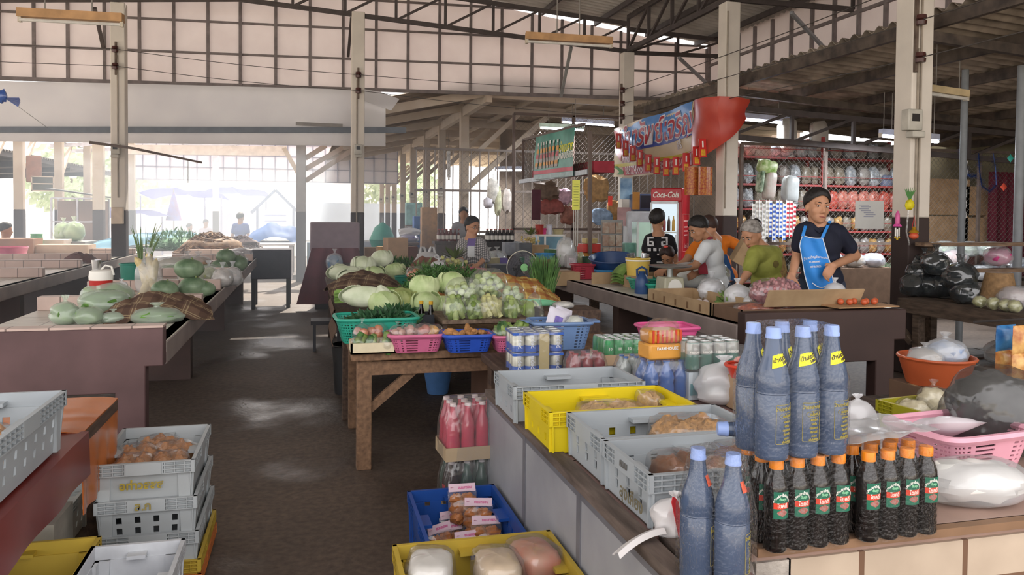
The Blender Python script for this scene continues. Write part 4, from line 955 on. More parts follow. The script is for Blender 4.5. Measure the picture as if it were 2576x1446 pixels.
# wax gourds / melons between the dividers
def gourd(lab, c, r, seed, m=MELON, name='winter_melon', cat='melon', group=None):
 e = E(name, lab, cat, c, group=group); B().ball((0, 0, r[2]), r, 20, 14, .06, 3, seed).ob('fruit', m, e)
 B().tube([(r[0] * .2, -r[1] * .3, r[2] * 1.93), (r[0] * .25, -r[1] * .32, r[2] * 2.1)], .008, 5).ob('stalk', M('7a8a58', .8), e); return e
for k, (u, v, z, r, lab) in enumerate([(443, 738, ST, .09, 'green winter melon at the left of the front melon heap'), (498, 742, ST, .1, 'green winter melon at the front right of the front melon heap'), (484, 700, .93, .1, 'green winter melon on top of the front melon heap'), (530, 738, ST, .075, 'green winter melon at the right edge of the front melon heap')]):
 p = P(u, v, Z=z); gourd(lab, (p.x - .02, 7.0 + .12 * (k % 2) if z == ST else 7.15, z), (r * 1.2, r * 1.05, r * .85), k)
for k, (u, v, lab, r) in enumerate([(552, 672, 'round green melon left in the second melon heap', .09), (568, 645, 'round green melon on top of the second melon heap', .1), (598, 672, 'green melon at the right of the second melon heap', .11), (575, 676, 'green melon in front in the second melon heap', .1)]):
 p = P(u, v, Y=9.7 + .15 * k); gourd(lab, (p.x, p.y, max(ST, p.z - r * .9)), (r * 1.1, r, r * .9), k + 9)
for k, (u, y, lab, m) in enumerate([(475, 8.1, 'clear bag of yellowish fruit left of the middle dividers', M('b9a86a', .5, .3, 20)), (525, 8.3, 'small clear bag of fruit in front of the middle divider', M('a8b070', .5, .3, 20)), (560, 8.0, 'pale clear bag at the right end of the middle divider', M('c3b8ac', .5, .2, 14)), (585, 8.15, 'round white bag near the edge of the left stall', M('cfc8c4', .5, .2, 14))]):
 p = P(u, 690, Y=y); sack(lab, 'produce_bag', (p.x, y, ST), (.1, .1, .09), m, k, HAZY, neck=.05)
for k, (u, w, lab) in enumerate([(440, .2, 'long clear bag of pale roots lying behind the second divider'), (500, .16, 'clear bag of brownish roots with gathered end, behind the second divider'), (470, .14, 'clear bag of white roots in the middle behind the second divider')]):
 p = P(u, 660, Y=9.9); sack(lab, 'root_bag', (p.x, 9.75 + .1 * k, ST), (w, .12, .1), M(('b8b098', 'b08c6c', 'c9c0ac')[k], .5, .3, 14), 20 + k, HAZY, nz=.25, tie=k != 0)
for k, (u, lab) in enumerate([(430, 'green-leaf bundle behind the melons of the left stall'), (512, 'dark green bundle lying between the melons of the left stall')]):
 p = P(u, 665, Y=9.3); leafbag(lab, (p.x, 9.6, ST), (.17, .12, .06), GRN2, 30 + k, .0, tie=False)
# upright green stalks (spring onion / grass) in a pot
def stalks(lab, c, n, h, spread, m, seed, name='green_stalks', cat='greens', r=.005, base=.04, w=1., pot=None, lean=(0, 0)):
 e = E(name, lab, cat, c); g = random.Random(seed); b = B()
 for k in range(n):
  a = g.uniform(0, 2 * pi); q_ = g.random() ** .5 * spread; hh = h * g.uniform(.7, 1.05); x0, y0 = base * math.cos(a) * g.random(), base * math.sin(a) * g.random()
  x1, y1 = q_ * math.cos(a) + lean[0], q_ * math.sin(a) + lean[1]
  b.tube([(x0, y0, 0), (x0 * .6 + x1 * .35, y0 * .6 + y1 * .35, hh * .55), (x1, y1, hh)], [r, r * .9, r * .25], 4, cap=False)
 b.ob('blades', m, e)
 if pot: B().lathe([(base * 1.1, 0), (base * 1.5, .12), (base * 1.4, .12), (base, .01), (0, .01)], 16).ob('pot', pot, e)
 return e
p = P(362, 655, Y=10.2); stalks('tuft of tall green stalks standing on the left stall beside the far left pillar', (p.x, 10.2, ST), 26, .55, .22, M('7f9a5c', .6, .3, 10), 3, r=.008, base=.08)
# vine / root heap beyond
def tangle(lab, c, r, n, m, seed, name='vine_heap', cat='vines', th=.012, flat=.6):
 e = E(name, lab, cat, c); g = random.Random(seed); b = B()
 for k in range(n):
  pts = []; a = g.uniform(0, 6.3); q_ = g.uniform(.1, 1)
  for j in range(6):
   a += g.uniform(-.7, .7); q_ = max(.05, min(1, q_ + g.uniform(-.3, .3)))
   zz = max(.02, (1 - q_ * q_) * r[2] * g.uniform(.7, 1.05)); pts.append((q_ * r[0] * math.cos(a), q_ * r[1] * math.sin(a), zz))
  b.tube(pts, [th, th * 1.2, th, th * .8, th * .7, th * .3], 5)
 b.ball((0, 0, r[2] * .4), (r[0] * .8, r[1] * .8, r[2] * .38), 16, 10, .15, 5, seed).ob('stems', m, e); return e
p = P(520, 640, Z=ST); tangle('heap of brownish vines and roots on the far part of the left stall', (p.x + .05, p.y + .3, ST), (.62, .5, .36), 110, M('7b5f52', .7, .3, 10, h2='a88a6c'), 3)
p = P(600, 628, Z=ST); tangle('smaller heap of dark vines beside the brownish one on the left stall', (p.x, p.y + .6, ST), (.4, .4, .25), 60, M('6b5a58', .7, .3, 10), 8)
for k, (u, y, lab) in enumerate([(640, 11.4, 'white crumpled bag at the edge of the left stall beside the melons'), (665, 12.6, 'pale bags heaped at the edge of the left stall near the vines')]):
 p = P(u, 640, Y=y); sack(lab, 'produce_bag', (min(p.x, -.95), y, ST), (.16, .14, .09), M('b0a8b0', .5, .3, 14), 40 + k, HAZY, nz=.3, tie=False)
clothheap('flat whitish stone-coloured roots heaped beside the far left pillar base', (-3.0, 12.0, ST), .2, .2, .14, M('6b4c48', .8, .3, 8), 7, name='root_heap', cat='roots')
# ---------------- the vegetable stall in the middle ----------------
DG = M('2e5a2a', .6, .5, 25, h2='5d8a45'); PGRN = M('8fa860', .5, .25, 14, .2, h2='b2c07a'); CUC = M('6a8a3e', .4, .35, 30, h2='93a956'); EGP = M('9db27e', .3, .2, 8, h2='cbd8ac'); TOM = M('c0503a', .25, .25, 8, h2='d98a5c'); GING = M('a8794a', .7, .3, 25, .4); ONI = M('b98478', .35, .3, 10, h2='dcb8a8')
STY = M('dcd0b0', .8, .05, 20)
CABM = M('b4cc88', .5, .15, 7, .5, h2='e6efc0'); CABW = M('ccd8b2', .5, .12, 7, .4, h2='eff3dc')
def cabbage(lab, c, r, seed, m=CABM, group=None, napa=False, rz=0., name=None):
 e = E(name or ('chinese_cabbage' if napa else 'cabbage'), lab, 'cabbage', c, rz, group); rr = (r * 1.75, r * .85, r * .8) if napa else (r * 1.08, r, r * .88)
 B().ball((0, 0, rr[2]), rr, 18, 12, .1, 4, seed).ob('head', m, e)
 g = random.Random(seed)
 for k in range(4):
  a0 = g.uniform(0, 6.28); sp = g.uniform(1.3, 2.0); t0 = g.uniform(.5, .9)
  def fn(u, v, a0=a0, sp=sp, t0=t0, k=k):
   a = a0 + (u - .5) * sp * math.sin(pi * (.15 + .7 * v)); th = t0 + v * 1.6; q_ = 1.04 + .03 * k + .07 * (1 - v) ** 3 + .035 * math.sin(u * 21 + k) * (1 - v)
   return Vector((rr[0] * q_ * math.sin(th) * math.cos(a), rr[1] * q_ * math.sin(th) * math.sin(a), max(.004, rr[2] + rr[2] * q_ * math.cos(th))))
  B().grid(fn, 12, 8, th=.003).ob('leaf', m, e)
 return e
def greens(lab, c, r, n, m, seed, leaf=.03, name='herb_bunch', cat='greens', wide=.5, rz=0., core=True, group=None):
 """bushy heap of small leaves"""
 e = E(name, lab, cat, c, rz, group); g = random.Random(seed); b = B()
 for k in range(n):
  d = Vector((g.gauss(0, 1), g.gauss(0, 1), abs(g.gauss(0, 1)))).normalized(); q_ = g.uniform(.7, 1.05) * (1 + .25 * noise.noise(d * 2 + Vector((seed, 0, 0))))
  p = Vector((d.x * r[0] * q_, d.y * r[1] * q_, d.z * r[2] * q_ + .01)); t = (d + Vector((g.uniform(-.8, .8), g.uniform(-.8, .8), g.uniform(-.3, .8)))).normalized(); s = t.cross(Vector((g.uniform(-1, 1), g.uniform(-1, 1), g.uniform(-1, 1)))).normalized()
  l = leaf * g.uniform(.6, 1.4); w = l * wide; up = t.cross(s) * (l * .2)
  b.add([p, p + t * l * .5 + s * w * .5 + up, p + t * l, p + t * l * .5 - s * w * .5 + up], [(0, 1, 2, 3)])
 b.ob('leaves', m, e, smooth=False)
 if core: B().ball((0, 0, r[2] * .35), (r[0] * .8, r[1] * .8, r[2] * .42), 16, 10, .2, 5, seed).ob('stems', m, e)
 return e
def W_(u, v, z, dx=0, dy=0): p = P(u, v, Z=z); return (p.x + dx, p.y + dy, z)
cuc = lambda b, s: b.lathe([(0, -.055), (.016, -.05), (.021, -.02), (.021, .02), (.017, .05), (0, .056)], 10)
bcorn = lambda b, s: b.lathe([(0, -.05), (.018, -.045), (.02, .0), (.015, .045), (0, .052)], 9)
# front row
e = carton('cream foam tray at the front left corner of the vegetable table', W_(940, 890, TZ, 0, .1), .26, .2, .062, STY, 0, tray=True, name='foam_tray', cat='tray', th=.012)
bag_of('tied clear bag of pinkish tomatoes at the left in the cream foam tray', 'tomato_bag', W_(912, 865, TZ + .02, 0, .05), (.06, .06, .06), 9, 'tomato', [TOM, ONI], .028, 2)
bag_of('clear bag of red tomatoes in the middle of the cream foam tray', 'tomato_bag', W_(950, 862, TZ + .02, 0, .06), (.075, .065, .06), 11, 'tomato', [TOM], .03, 5, tie=False)
for k, (u, lab) in enumerate([(905, 'left'), (940, 'middle'), (975, 'right')]):
 bag_of('clear bag of small cucumbers at the front ' + lab + ' of the cream foam tray', 'cucumber_bag', W_(u, 886, TZ + .01, 0, .06), (.05, .045, .045), 7, 'cucumber', [CUC, DG], .022, 9 + k, shape=cuc, tie=False)
PNK = M('c8688c', .4, .08); BLU = M('2a50b4', .4, .1); BLG = M('6f8cb8', .4, .08); TEAL = M('2f9c84', .4, .08)
basket('pink plastic basket of onions on the vegetable table, beside the cream foam tray', W_(1052, 890, TZ, 0, .12), .315, .23, .1, PNK, 0, .8, 36, 6)
for k, (du, r_, m, lab) in enumerate([(-48, .05, ONI, 'clear bag of pale garlic at the back left of the pink onion basket'), (-12, .055, ONI, 'clear bag of pink onions in the middle of the pink basket'), (24, .055, M('a8685c', .35, .3, 10), 'clear bag of brownish red onions right of the middle in the pink basket'), (52, .05, M('d09a4c', .35, .2, 8), 'single orange fruit in film at the right of the pink basket')]):
 bag_of(lab, 'onion_bag', (W_(1052, 890, TZ)[0] + du * .0022, W_(1052, 890, TZ)[1] + .12 + .02 * (k % 2), TZ + .055), (r_ + .008, .06, r_), 7 if k < 3 else 1, 'onion', m, .025 if k < 3 else .042, 20 + k, tie=k == 0, neck=.03)
basket('royal blue plastic basket of ginger on the vegetable table', W_(1184, 890, TZ, .0, .12), .29, .23, .1, BLU, 0, .8, 36, 6)
def ginger(lab, c, seed):
 e = E('ginger_root', lab, 'ginger', c, seed * .9); g = random.Random(seed); b = B()
 p = Vector((0, 0, .02))
 for k in range(7): q_ = p + Vector((g.uniform(-.035, .035), g.uniform(-.03, .03), g.uniform(-.012, .022))); b.tube([p, (p + q_) / 2, q_], [.014, .019, .013], 8); b.ball(tuple(q_), .0145, 8, 6); p = q_ if k % 2 else p
 b.ob('root', GING, e); return e
for k, (dx, dy, dz, w) in enumerate([(-.09, .0, .08, 'standing at the left'), (-.03, -.03, .075, 'left of the middle'), (.03, .02, .08, 'right of the middle'), (.08, -.03, .075, 'at the right'), (0, .05, .08, 'at the back')]):
 c = W_(1184, 890, TZ, dx, .12 + dy); ginger('knobbly ginger root ' + w + ' in the royal blue basket', (c[0], c[1], TZ + dz), k + 1)
basket('second pink plastic basket, right of the ginger basket', W_(1300, 890, TZ, 0, .12), .24, .22, .095, PNK, 0, .8, 32, 6)
for k, (du, lab) in enumerate([(-22, 'left'), (18, 'right')]):
 c = W_(1300, 890, TZ); bag_of('clear bag of green chillies and beans at the ' + lab + ' of the second pink basket', 'bean_bag', (c[0] + du * .0023, c[1] + .12, TZ + .06), (.07, .07, .05), 12, 'bean', [CUC, DG], .02, 33 + k, shape=cuc, tie=k == 0)
basket('blue-grey plastic basket with side handles and white packets', W_(1415, 885, TZ, .03, .16), .36, .26, .16, BLG, -.1, .8, 40, 8, handles=True)
c = W_(1415, 885, TZ, .03, .16)
for k, (dx, dy, lab) in enumerate([(-.02, 0, 'upright white printed packet in the blue-grey basket'), (.04, .05, 'second white printed packet leaning in the blue-grey basket')]):
 e = E('printed_packet', lab, 'packet', (c[0] + dx, c[1] + dy, TZ + .15), rot=(-.3, .35, .3 * k)); foil(B(), .13, .18, .03, k).ob('wrapper', M('dcd8e4', .3, .05), e); B().box((0, -.032, .0), (.05, .002, .07)).ob('print', M('6a5aa8', .4, .3, 40), e)
sack('rounded pale bag at the right of the blue-grey basket', 'produce_bag', (c[0] + .09, c[1] - .03, TZ + .1), (.06, .06, .05), M('d8dcc8', .5), 3, HAZY, tie=False)
sack('small clear bag on top of the dark wooden box', 'produce_bag', (1.72, 5.22, .851), (.08, .05, .025), M('cfc8b8', .5, .2, 20), 8, HAZY, tie=False)
# second row
basket('green plastic basket jutting over the left end of the vegetable table', (.43, 5.1, TZ), .5, .34, .15, TEAL, .05, .85, 44, 8)
greens('dark leafy greens in the green basket', (.45, 5.15, TZ + .08), (.2, .13, .065), 520, M('2c5234', .5, .4, 14, h2='47704a'), 3, .05, wide=.45)
c = W_(1090, 845, TZ, 0, .2)
greens('bundle of dark green leaves lying behind the cream foam tray', (c[0] - .22, c[1] - .02, TZ + .06), (.13, .08, .07), 240, M('2f5638', .5, .4, 12, h2='55804f'), 12, .07, wide=.5)
carton('dark grey tray with two sauce bottles on the vegetable table', (c[0], c[1] + .06, TZ), .22, .2, .12, M('3c3f46', .6), 0, tray=True, name='plastic_tray', cat='tray')
for k, (dx, dy, w) in enumerate([(-.04, .03, 'rear'), (.02, -.02, 'front')]):
 e = E('sauce_bottle', w + ' dark sauce bottle with yellow cap in the dark grey tray', 'bottle', (c[0] + dx, c[1] + .06 + dy, TZ + .008))
 B().lathe([(.024, 0), (.026, .01), (.026, .11), (.014, .15), (.012, .175)], 14).ob('bottle', BLK, e); B().lathe([(.015, .172), (.015, .195), (0, .195)], 12).ob('cap', M('d8a82c', .4), e); B().lathe([(.0268, .04), (.0268, .1)], 14).ob('label', M('c8b8a8', .5, .2, 40), e)
# bags on the plank
zp = TZ + .128
for k, (x, y, r, n, part, m, pr, sh, nm, lab, z, tie) in enumerate([
 (.93, 5.06, (.08, .07, .075), 14, 'cucumber', [CUC, PGRN], .024, cuc, 'cucumber_bag', 'clear bag of small cucumbers at the left end of the plank', zp, False),
 (1.05, 5.05, (.07, .06, .07), 12, 'cucumber', [CUC], .024, cuc, 'cucumber_bag', 'clear bag of thick cucumbers second from left on the plank', zp, False),
 (1.16, 5.07, (.11, .07, .075), 22, 'gourd', [M('b4b46a', .4, .2, 20, h2='d6d49a')], .022, bcorn, 'gourd_bag', 'clear bag of yellowish finger gourds in the middle of the plank', zp, False),
 (1.31, 5.07, (.08, .07, .065), 13, 'cucumber', [CUC, PGRN], .023, cuc, 'cucumber_bag', 'clear bag of striped cucumbers at the right end of the plank', zp, False),
 (1.02, 5.25, (.13, .09, .11), 26, 'eggplant', [EGP, PGRN], .025, None, 'eggplant_bag', 'clear bag of round pale eggplants at the left of the upper row', zp + .04, False),
 (1.2, 5.28, (.14, .1, .13), 34, 'eggplant', [EGP, PGRN], .026, None, 'eggplant_bag', 'largest clear bag of round pale eggplants at the top of the heap', zp + .06, False),
 (1.35, 5.22, (.1, .08, .09), 18, 'eggplant', [EGP], .025, None, 'eggplant_bag', 'clear bag of round pale eggplants at the right of the upper row', zp + .04, False)]):
 bag_of(lab, nm, (x, y, z), r, n, part, m, pr, 50 + k, shape=sh, tie=tie, cat='bag')
carrier('empty crumpled clear bag hanging beside the eggplants, over the second pink basket', (1.48, 5.1, TZ + .02), (.06, .07, .13), CLEAR, 9, handles=False)
bucket('mint green plastic basin behind the bright cabbage', (1.63, 5.62, TZ + .04), .16, .12, M('7fc79c', .4, .05), name='basin', cat='basin', flare=1.25)
cabbage('bright green cabbage beside the mint green basin', (1.5, 5.42, TZ + .03), .095, 3, M('9cc456', .5, .2, 6, .3, h2='cfe08c'))
# cabbages in the middle
for k, (x, y, z, r, m, napa, lab) in enumerate([
 (.87, 6.05, .85, .1, CABM, False, 'pale round cabbage left of the pair above the eggplant bags'), (1.1, 6.1, .86, .105, CABM, False, 'pale round cabbage right of the pair above the eggplant bags'),
 (.42, 5.95, .8, .1, CABW, True, 'whitish long cabbage at the left above the green basket'), (.56, 5.88, .75, .1, CABM, False, 'pale cabbage with ruffled leaves in front, above the green basket'),
 (.7, 5.98, .76, .1, M('8a9c58', .5, .25, 6, .3, h2='b4b878'), False, 'olive coloured cabbage beside the ruffled one'), (.86, 5.86, .74, .1, CABM, False, 'large pale cabbage directly left of the dark grey tray'),
 (.98, 5.9, .74, .08, CABM, False, 'small pale cabbage half hidden behind the eggplant bags')]):
 cabbage(lab, (x, y, z), r, 60 + k, m, napa=napa)
# bundles of stalks lying
def bundle(lab, c, l, w, n, m, seed, rz=0., name='stalk_bundle', cat='greens', h=.06, r=.006):
 e = E(name, lab, cat, c, rz); g = random.Random(seed); b = B()
 for k in range(n):
  y0 = g.gauss(0, w * .3); z0 = g.uniform(.006, h); y1 = y0 + g.gauss(0, w * .45)
  b.tube([(-l / 2 + g.uniform(0, .03), y0, z0), (-l * .1, y0 * .9 + y1 * .1, z0 + .015), (l * .22, (y0 + y1) / 2, z0 + .02), (l / 2 * g.uniform(.7, 1.1), y1, max(.004, z0 + g.uniform(-.04, .02)))], [r, r, r * .8, r * .2], 4, cap=False)
 b.ob('stalks', m, e); return e
bundle('bundle of bright green stalks lying on the left edge of the dark table', (.52, 6.65, .76), .6, .2, 90, M('6f9a3e', .5, .35, 10, h2='9cc060'), 3, -.1, h=.1, r=.008)
greens('dark leafy tops of the stalk bundle, right of the bright stalks', (.93, 6.7, .74), (.2, .16, .13), 380, DG, 5, .07, wide=.2)
clothheap('brown burlap and checked cloth heap at the left edge of the dark table', (.55, 7.9, .72), .36, .32, .2, PL1, 11, .1)
clothheap('second fold of brown checked cloth beside the blue herb basket', (.62, 7.3, .72), .34, .22, .13, PL1, 15, -.2)
B().grid(lambda s, t: Vector((-.02 * math.sin(t * 9), s * .9, -t * .3)), 10, 8, th=.006).ob('burlap', M('6b5648', .95, .2, 40, .3), loc=(.21, 6.4, .74), label='burlap hanging down the left side of the dark table', cat='cloth')
for k, (x, y, z, r, m, napa, lab) in enumerate([
 (.42, 8.95, .74, .13, CABW, True, 'long pale cabbage at the left end of the rear cabbage heap'), (.62, 9.1, .8, .14, CABW, False, 'big pale round cabbage with white ribs in the rear heap'), (.5, 8.6, .73, .12, CABW, True, 'whitish cabbage at the front left of the rear heap'),
 (.72, 8.75, .74, .12, CABM, False, 'pale green cabbage in front of the rear heap'), (.85, 9.35, .86, .14, CABW, False, 'pale cabbage on top at the back of the rear heap'), (.98, 9.1, .74, .13, CABM, False, 'green-tinted cabbage at the right of the rear heap'), (.38, 9.35, .73, .12, CABW, False, 'white cabbage behind the left end of the rear heap')]):
 cabbage(lab, (x, y, z), r * .84, 80 + k, m, napa=napa)
bucket('small teal bowl tilted beside the tomato bag', (.98, 8.3, .74), .09, .1, M_TEAL)
bag_of('clear bag of red tomatoes among the greens', 'tomato_bag', (1.1, 8.2, .78), (.11, .1, .09), 10, 'tomato', TOM, .042, 70, tie=False)
basket('pink plastic bowl under the bag of red tomatoes', (1.12, 8.0, .72), .22, .2, .09, PNK, 0, .8, 28, 5)
basket('blue basket of bushy herbs in the middle of the dark table', (1.12, 7.25, .74), .34, .26, .14, M('3f74c4', .4, .08), .05, .85, 40, 8)
for k, (x, y, z, r, n, lab) in enumerate([(1.2, 7.4, .82, (.28, .22, .16), 700, 'bushy dark green herbs filling the blue basket'), (1.55, 7.3, .76, (.26, .24, .17), 600, 'bushy dark green herbs right of the blue basket'), (1.42, 7.85, .8, (.3, .22, .15), 600, 'bushy herbs behind the blue basket')]):
 greens(lab, (x, y, z), r, n, DG, 90 + k, .05, wide=.3)
for k, (x, y, z, lab) in enumerate([(.98, 9.5, .75, 'dark green herbs behind the rear cabbages'), (1.12, 9.6, .76, 'bright and dark herbs at the back near the white carrier bags'), (1.3, 8.8, .75, 'thin wispy greens before the brown cover')]):
 greens(lab, (x, y, z), (.22, .2, .17), 350, DG if k != 2 else M('6c8452', .6, .3, 12), 95 + k, .07, wide=.25)
BRC = M('7c5244', .8, .15, 4); clothheap('brown cloth cover over a heap behind the herbs', (1.36, 9.15, .72), .32, .3, .27, BRC, 22, 0, name='cloth_cover')
bucket('orange-brown tub under the brown cloth cover', (1.62, 8.85, .72), .16, .14, M('a8583a', .5, .1), name='tub', cat='tub')
carrier('small knotted white bag on the herbs before the brown cloth', (1.4, 8.6, .8), (.1, .09, .09), MILKY, 14, handles=False)
PL2 = plaid('8c7468', [('5a4846', .35, 0), ('c8a890', .06, .5), ('c8a890', .06, .66)], 6, .3); PL3 = plaid('b08c4e', [('8c4a34', .3, 0), ('d8c27c', .12, .5)], 8, .1)
clothheap('grey-brown checked cloth heap left of the fan', (1.6, 7.95, .74), .34, .28, .2, PL2, 31, .3)
clothheap('crumpled grey and pink checked cloth in front of the fan', (1.8, 7.2, .725), .24, .26, .15, PL2, 37, -.3)
clothheap('yellow and red checked cloth bundle behind the eggplant bags', (1.62, 6.35, .73), .42, .28, .27, PL3, 41, .15)
clothheap('small fold of yellow checked cloth beside the bundle behind the eggplants', (1.2, 6.55, .73), .25, .2, .14, PL3, 44, 0)
stalks('tall upright chives standing right of the yellow checked cloth', (1.95, 6.45, .72), 260, .42, .15, M('3f6a38', .5, .4, 14, h2='6c9450'), 6, r=.006, base=.08)
# fruit bunch with leaves
def bunch(lab, c, n, r, m, lm, seed, s=.16):
 e = E('fruit_bunch', lab, 'fruit bunch', c); g = random.Random(seed); f = None
 for k in range(n):
  p = (g.gauss(0, s * .4), g.gauss(0, s * .3), abs(g.gauss(0, s * .5)) + r)
  if f is None: f = B().ball((0, 0, 0), r, 10, 7).ob('fruit', m, e); f.location = p
  else: copyo(f, p, e)
 b = B()
 for k in range(26):
  a = g.uniform(0, 6.3); d = Vector((math.cos(a), math.sin(a), g.uniform(.2, 1.2))).normalized(); p = Vector((0, 0, s * 1.2)); t = p + d * s * 1.3; sd = d.cross(Vector((0, 0, 1))).normalized() * s * .16
  b.add([p, (p + t) / 2 + sd, t, (p + t) / 2 - sd], [(0, 1, 2, 3)])
 b.ob('leaves', lm, e, smooth=False); return e
bunch('bunch of yellow-green round fruit with leaves before the woman in glasses', (1.72, 9.4, .76), 34, .027, M('b9b85a', .4, .2, 8, h2='d0d08c'), M('5d7038', .5, .3, 8), 5)
# rear table: bags and cartons round the woman in glasses
for k, (u, v, y, s, lab) in enumerate([(1075, 640, 11.0, .17, 'white carrier bag with greens inside, leftmost of those with loop handles'), (1110, 660, 9.72, .14, 'tall white carrier bag with loop handles nearest the dark post'), (1085, 645, 11.2, .12, 'small white carrier bag behind the tall one'), (1040, 660, 9.72, .1, 'small white carrier bag at the left end of the row of bags')]):
 p = P(u, v, Y=y); carrier(lab, (p.x, y, .73), (s, s * .8, s * .7), MILKY, 60 + k)
for k, (u, y, w, h, m, lab) in enumerate([(940, 13, .3, .22, M('a08468', .8), 'brown wrapped carton left of the pale gourd on the rear table'), (970, 12.4, .26, .26, M('b8925c', .4, .2, 12), 'shiny tan wrapped carton on the rear table'), (995, 12.2, .32, .4, M('b89878', .6, .1), 'pale peach coloured standing sack on the rear table'), (1022, 12.8, .3, .24, M('7a4a40', .7), 'dark red carton on the rear table'), (1212, 10.95, .4, .16, M('a59c78', .5, .2, 12), 'stack of flat trays in front of the woman in glasses')]):
 p = P(u, 620, Y=y); carton(lab, (p.x, y, .72 if p.x > .5 else .0), w, w * .8, h if p.x > .5 else .72 + h, m, .1 * k)
for k, (u, v, y, lab, m) in enumerate([(1228, 640, 11.0, 'clear bag with green vegetables right of the woman in glasses', M('c8d0c8', .5, .3, 12)), (1250, 628, 11.2, 'large clear bag with white foam right of the woman in glasses', M('c4ccd2', .5, .2, 12)), (1140, 655, 9.7, 'pale yellow bag in front of the woman in glasses', M('c6c28c', .5, .2, 12))]):
 p = P(u, v, Y=y); sack(lab, 'produce_bag', (p.x, y, .73), (.16, .13, .12), m, 70 + k, HAZY, neck=.03)
bucket('pale pink tray under the fruit bunch', (1.75, 8.95, .76), .26, .1, M('c46a7c', .4, .08), name='basin', cat='basin', flare=1.2)
# fan
e = E('table_fan', 'black table fan with green round badge, behind the yellow checked cloth', 'fan', (*P(1312, 690, Y=7.95).xy, .76), .1)
for k in range(7): B().tube([(.17 * math.cos(a * pi / 16) * (k + 1) / 7, -.02 - .05 * (1 - ((k + 1) / 7) ** 2), .19 + .17 * math.sin(a * pi / 16) * (k + 1) / 7) for a in range(33)], .0022 if k < 6 else .005, 4, cap=False).ob('guard_ring', M('c9c4b0', .5) if k == 6 else M('4a4a4c', .5), e)
b = B()
for a in range(36): b.tube([(.05 * math.cos(a * pi / 18), -.07, .19 + .05 * math.sin(a * pi / 18)), (.17 * math.cos(a * pi / 18), -.02, .19 + .17 * math.sin(a * pi / 18))], .0014, 3)
b.ob('guard_wires', M('4a4a4c', .5), e)
for k in range(3):
 a0 = k * 2.094; B().grid(lambda s, t: Vector(((.03 + .12 * s) * math.cos(a0 + t * 1.4 * (.5 + s * .5)), .0 + .03 * t, .19 + (.03 + .12 * s) * math.sin(a0 + t * 1.4 * (.5 + s * .5)))), 6, 6, th=.002).ob('blade', M('5c5a60', .3), e)
B().lathe([(.04, 0), (.04, .008), (0, .009)], 20, T=Matrix.Translation((0, -.072, .19)) @ Matrix.Rotation(pi / 2, 4, 'X')).ob('badge', M('8fd08a', .5), e)
B().lathe([(.05, 0), (.06, .1), (.05, .14), (0, .14)], 16, T=Matrix.Translation((0, .02, .19)) @ Matrix.Rotation(-pi / 2, 4, 'X')).ob('motor', M('2c2c30', .5), e)
B().lathe([(.1, 0), (.09, .02), (.02, .03), (.018, .17), (0, .17)], 20, (0, .06, 0)).ob('stand', M('2c2c30', .5), e)
# under the table
bucket('black bucket under the left end of the vegetable table', W_(872, 1000, 0, .05, .2), .16, .4, M('1e1e20', .4), handle=False)
bucket('light blue bowl on the floor under the vegetable table', W_(1085, 1010, 0, .1, .3), .12, .2, M('5a86c0', .4), flare=1.4, name='basin', cat='basin')
carton('brown carton under the right half of the vegetable table', (1.35, 5.1, 0), .5, .5, .56, M('5a4032', .9, .15, 4))
bucket('white bucket under the vegetable table beside the brown carton', W_(1020, 945, 0, 0, .6), .13, .34, M('c0c4cc', .4))
# ---------------- drink cartons on the low dark table ----------------
DT = .7
PEP = M('3a62b8', .3, .1, 6); SIL = M('c3c2b4', .3, .1, 20, metal=.4); GRC = M('3d9a5c', .3, .1, 8); LID = M('cfd2d0', .25, metal=.7, n=.05); KRA = M('b59a7c', .8, .08, 8)
def can_pack(lab, c, nx, ny, r, h, body, tiers=1, trayh=.05, band=None, word=None, wordm=None, rz=0., wsz=.03, wrot=False, name='can_pack', picture=None, fm=None):
 e = E(name, lab, 'can pack', c, rz); s = r * 2.03; f = None
 for t in range(tiers):
  for iy in range(ny):
   for ix in range(nx):
    loc = ((ix - (nx - 1) / 2) * s, (iy - (ny - 1) / 2) * s, .004 + t * (h + .004))
    if f is None:
     f = can(e, loc, r, h, body, LID)
     if band: B().lathe([(r * 1.004, h * band[1]), (r * 1.004, h * band[2])], 16).ob('band', band[0], f)
     if picture: B().ball((0, -r * .93, h * .3), (r * .6, r * .12, r * .6), 12, 8).ob('printed_picture', picture, f)
     if word:
      wp = (lambda x, y, z: ((r * 1.012 + z) * math.cos(-pi / 2 - y / r), (r * 1.012 + z) * math.sin(-pi / 2 - y / r), h * .5 + x)) if wrot else (lambda x, y, z: ((r * 1.012 + z) * math.cos(-pi / 2 + x / r), (r * 1.012 + z) * math.sin(-pi / 2 + x / r), h * .62 + y))
      lettering(word, wsz, wordm, f, (0, 0, 0), (0, 0, 0), warp=wp, bold=.0006)
    elif t == 0 or iy == 0 or t == tiers - 1: copyo(f, loc, e)
 H = tiers * (h + .004)
 if trayh:
  b = B(); wx, wy = nx * s + .008, ny * s + .008
  b.box((0, 0, .002), (wx, wy, .004))
  for q_ in (-1, 1): b.box((q_ * wx / 2, 0, trayh / 2), (.004, wy, trayh)); b.box((0, q_ * wy / 2, trayh / 2), (wx, .004, trayh))
  b.ob('cardboard_tray', KRA, e, smooth=False)
 shrink(e, nx * s + .014, ny * s + .014, H + .003, .97, .003, sh=.7, fm=fm); return e
p = P(1352, 960, Y=3.85)
e = can_pack('wrapped double pack of blue and silver cola cans behind the farthest grey tray', (p.x + .0, 3.92, DT), 4, 3, .0325, .1, SIL, 2, .0, (PEP, .0, .32), 'pepsi', M('e4e8f0', .4), -.05, .033, True)
B().box((.03, -.1015, .1), (.05, .003, .2)).ob('tape', M('b8a878', .3, .1), e)
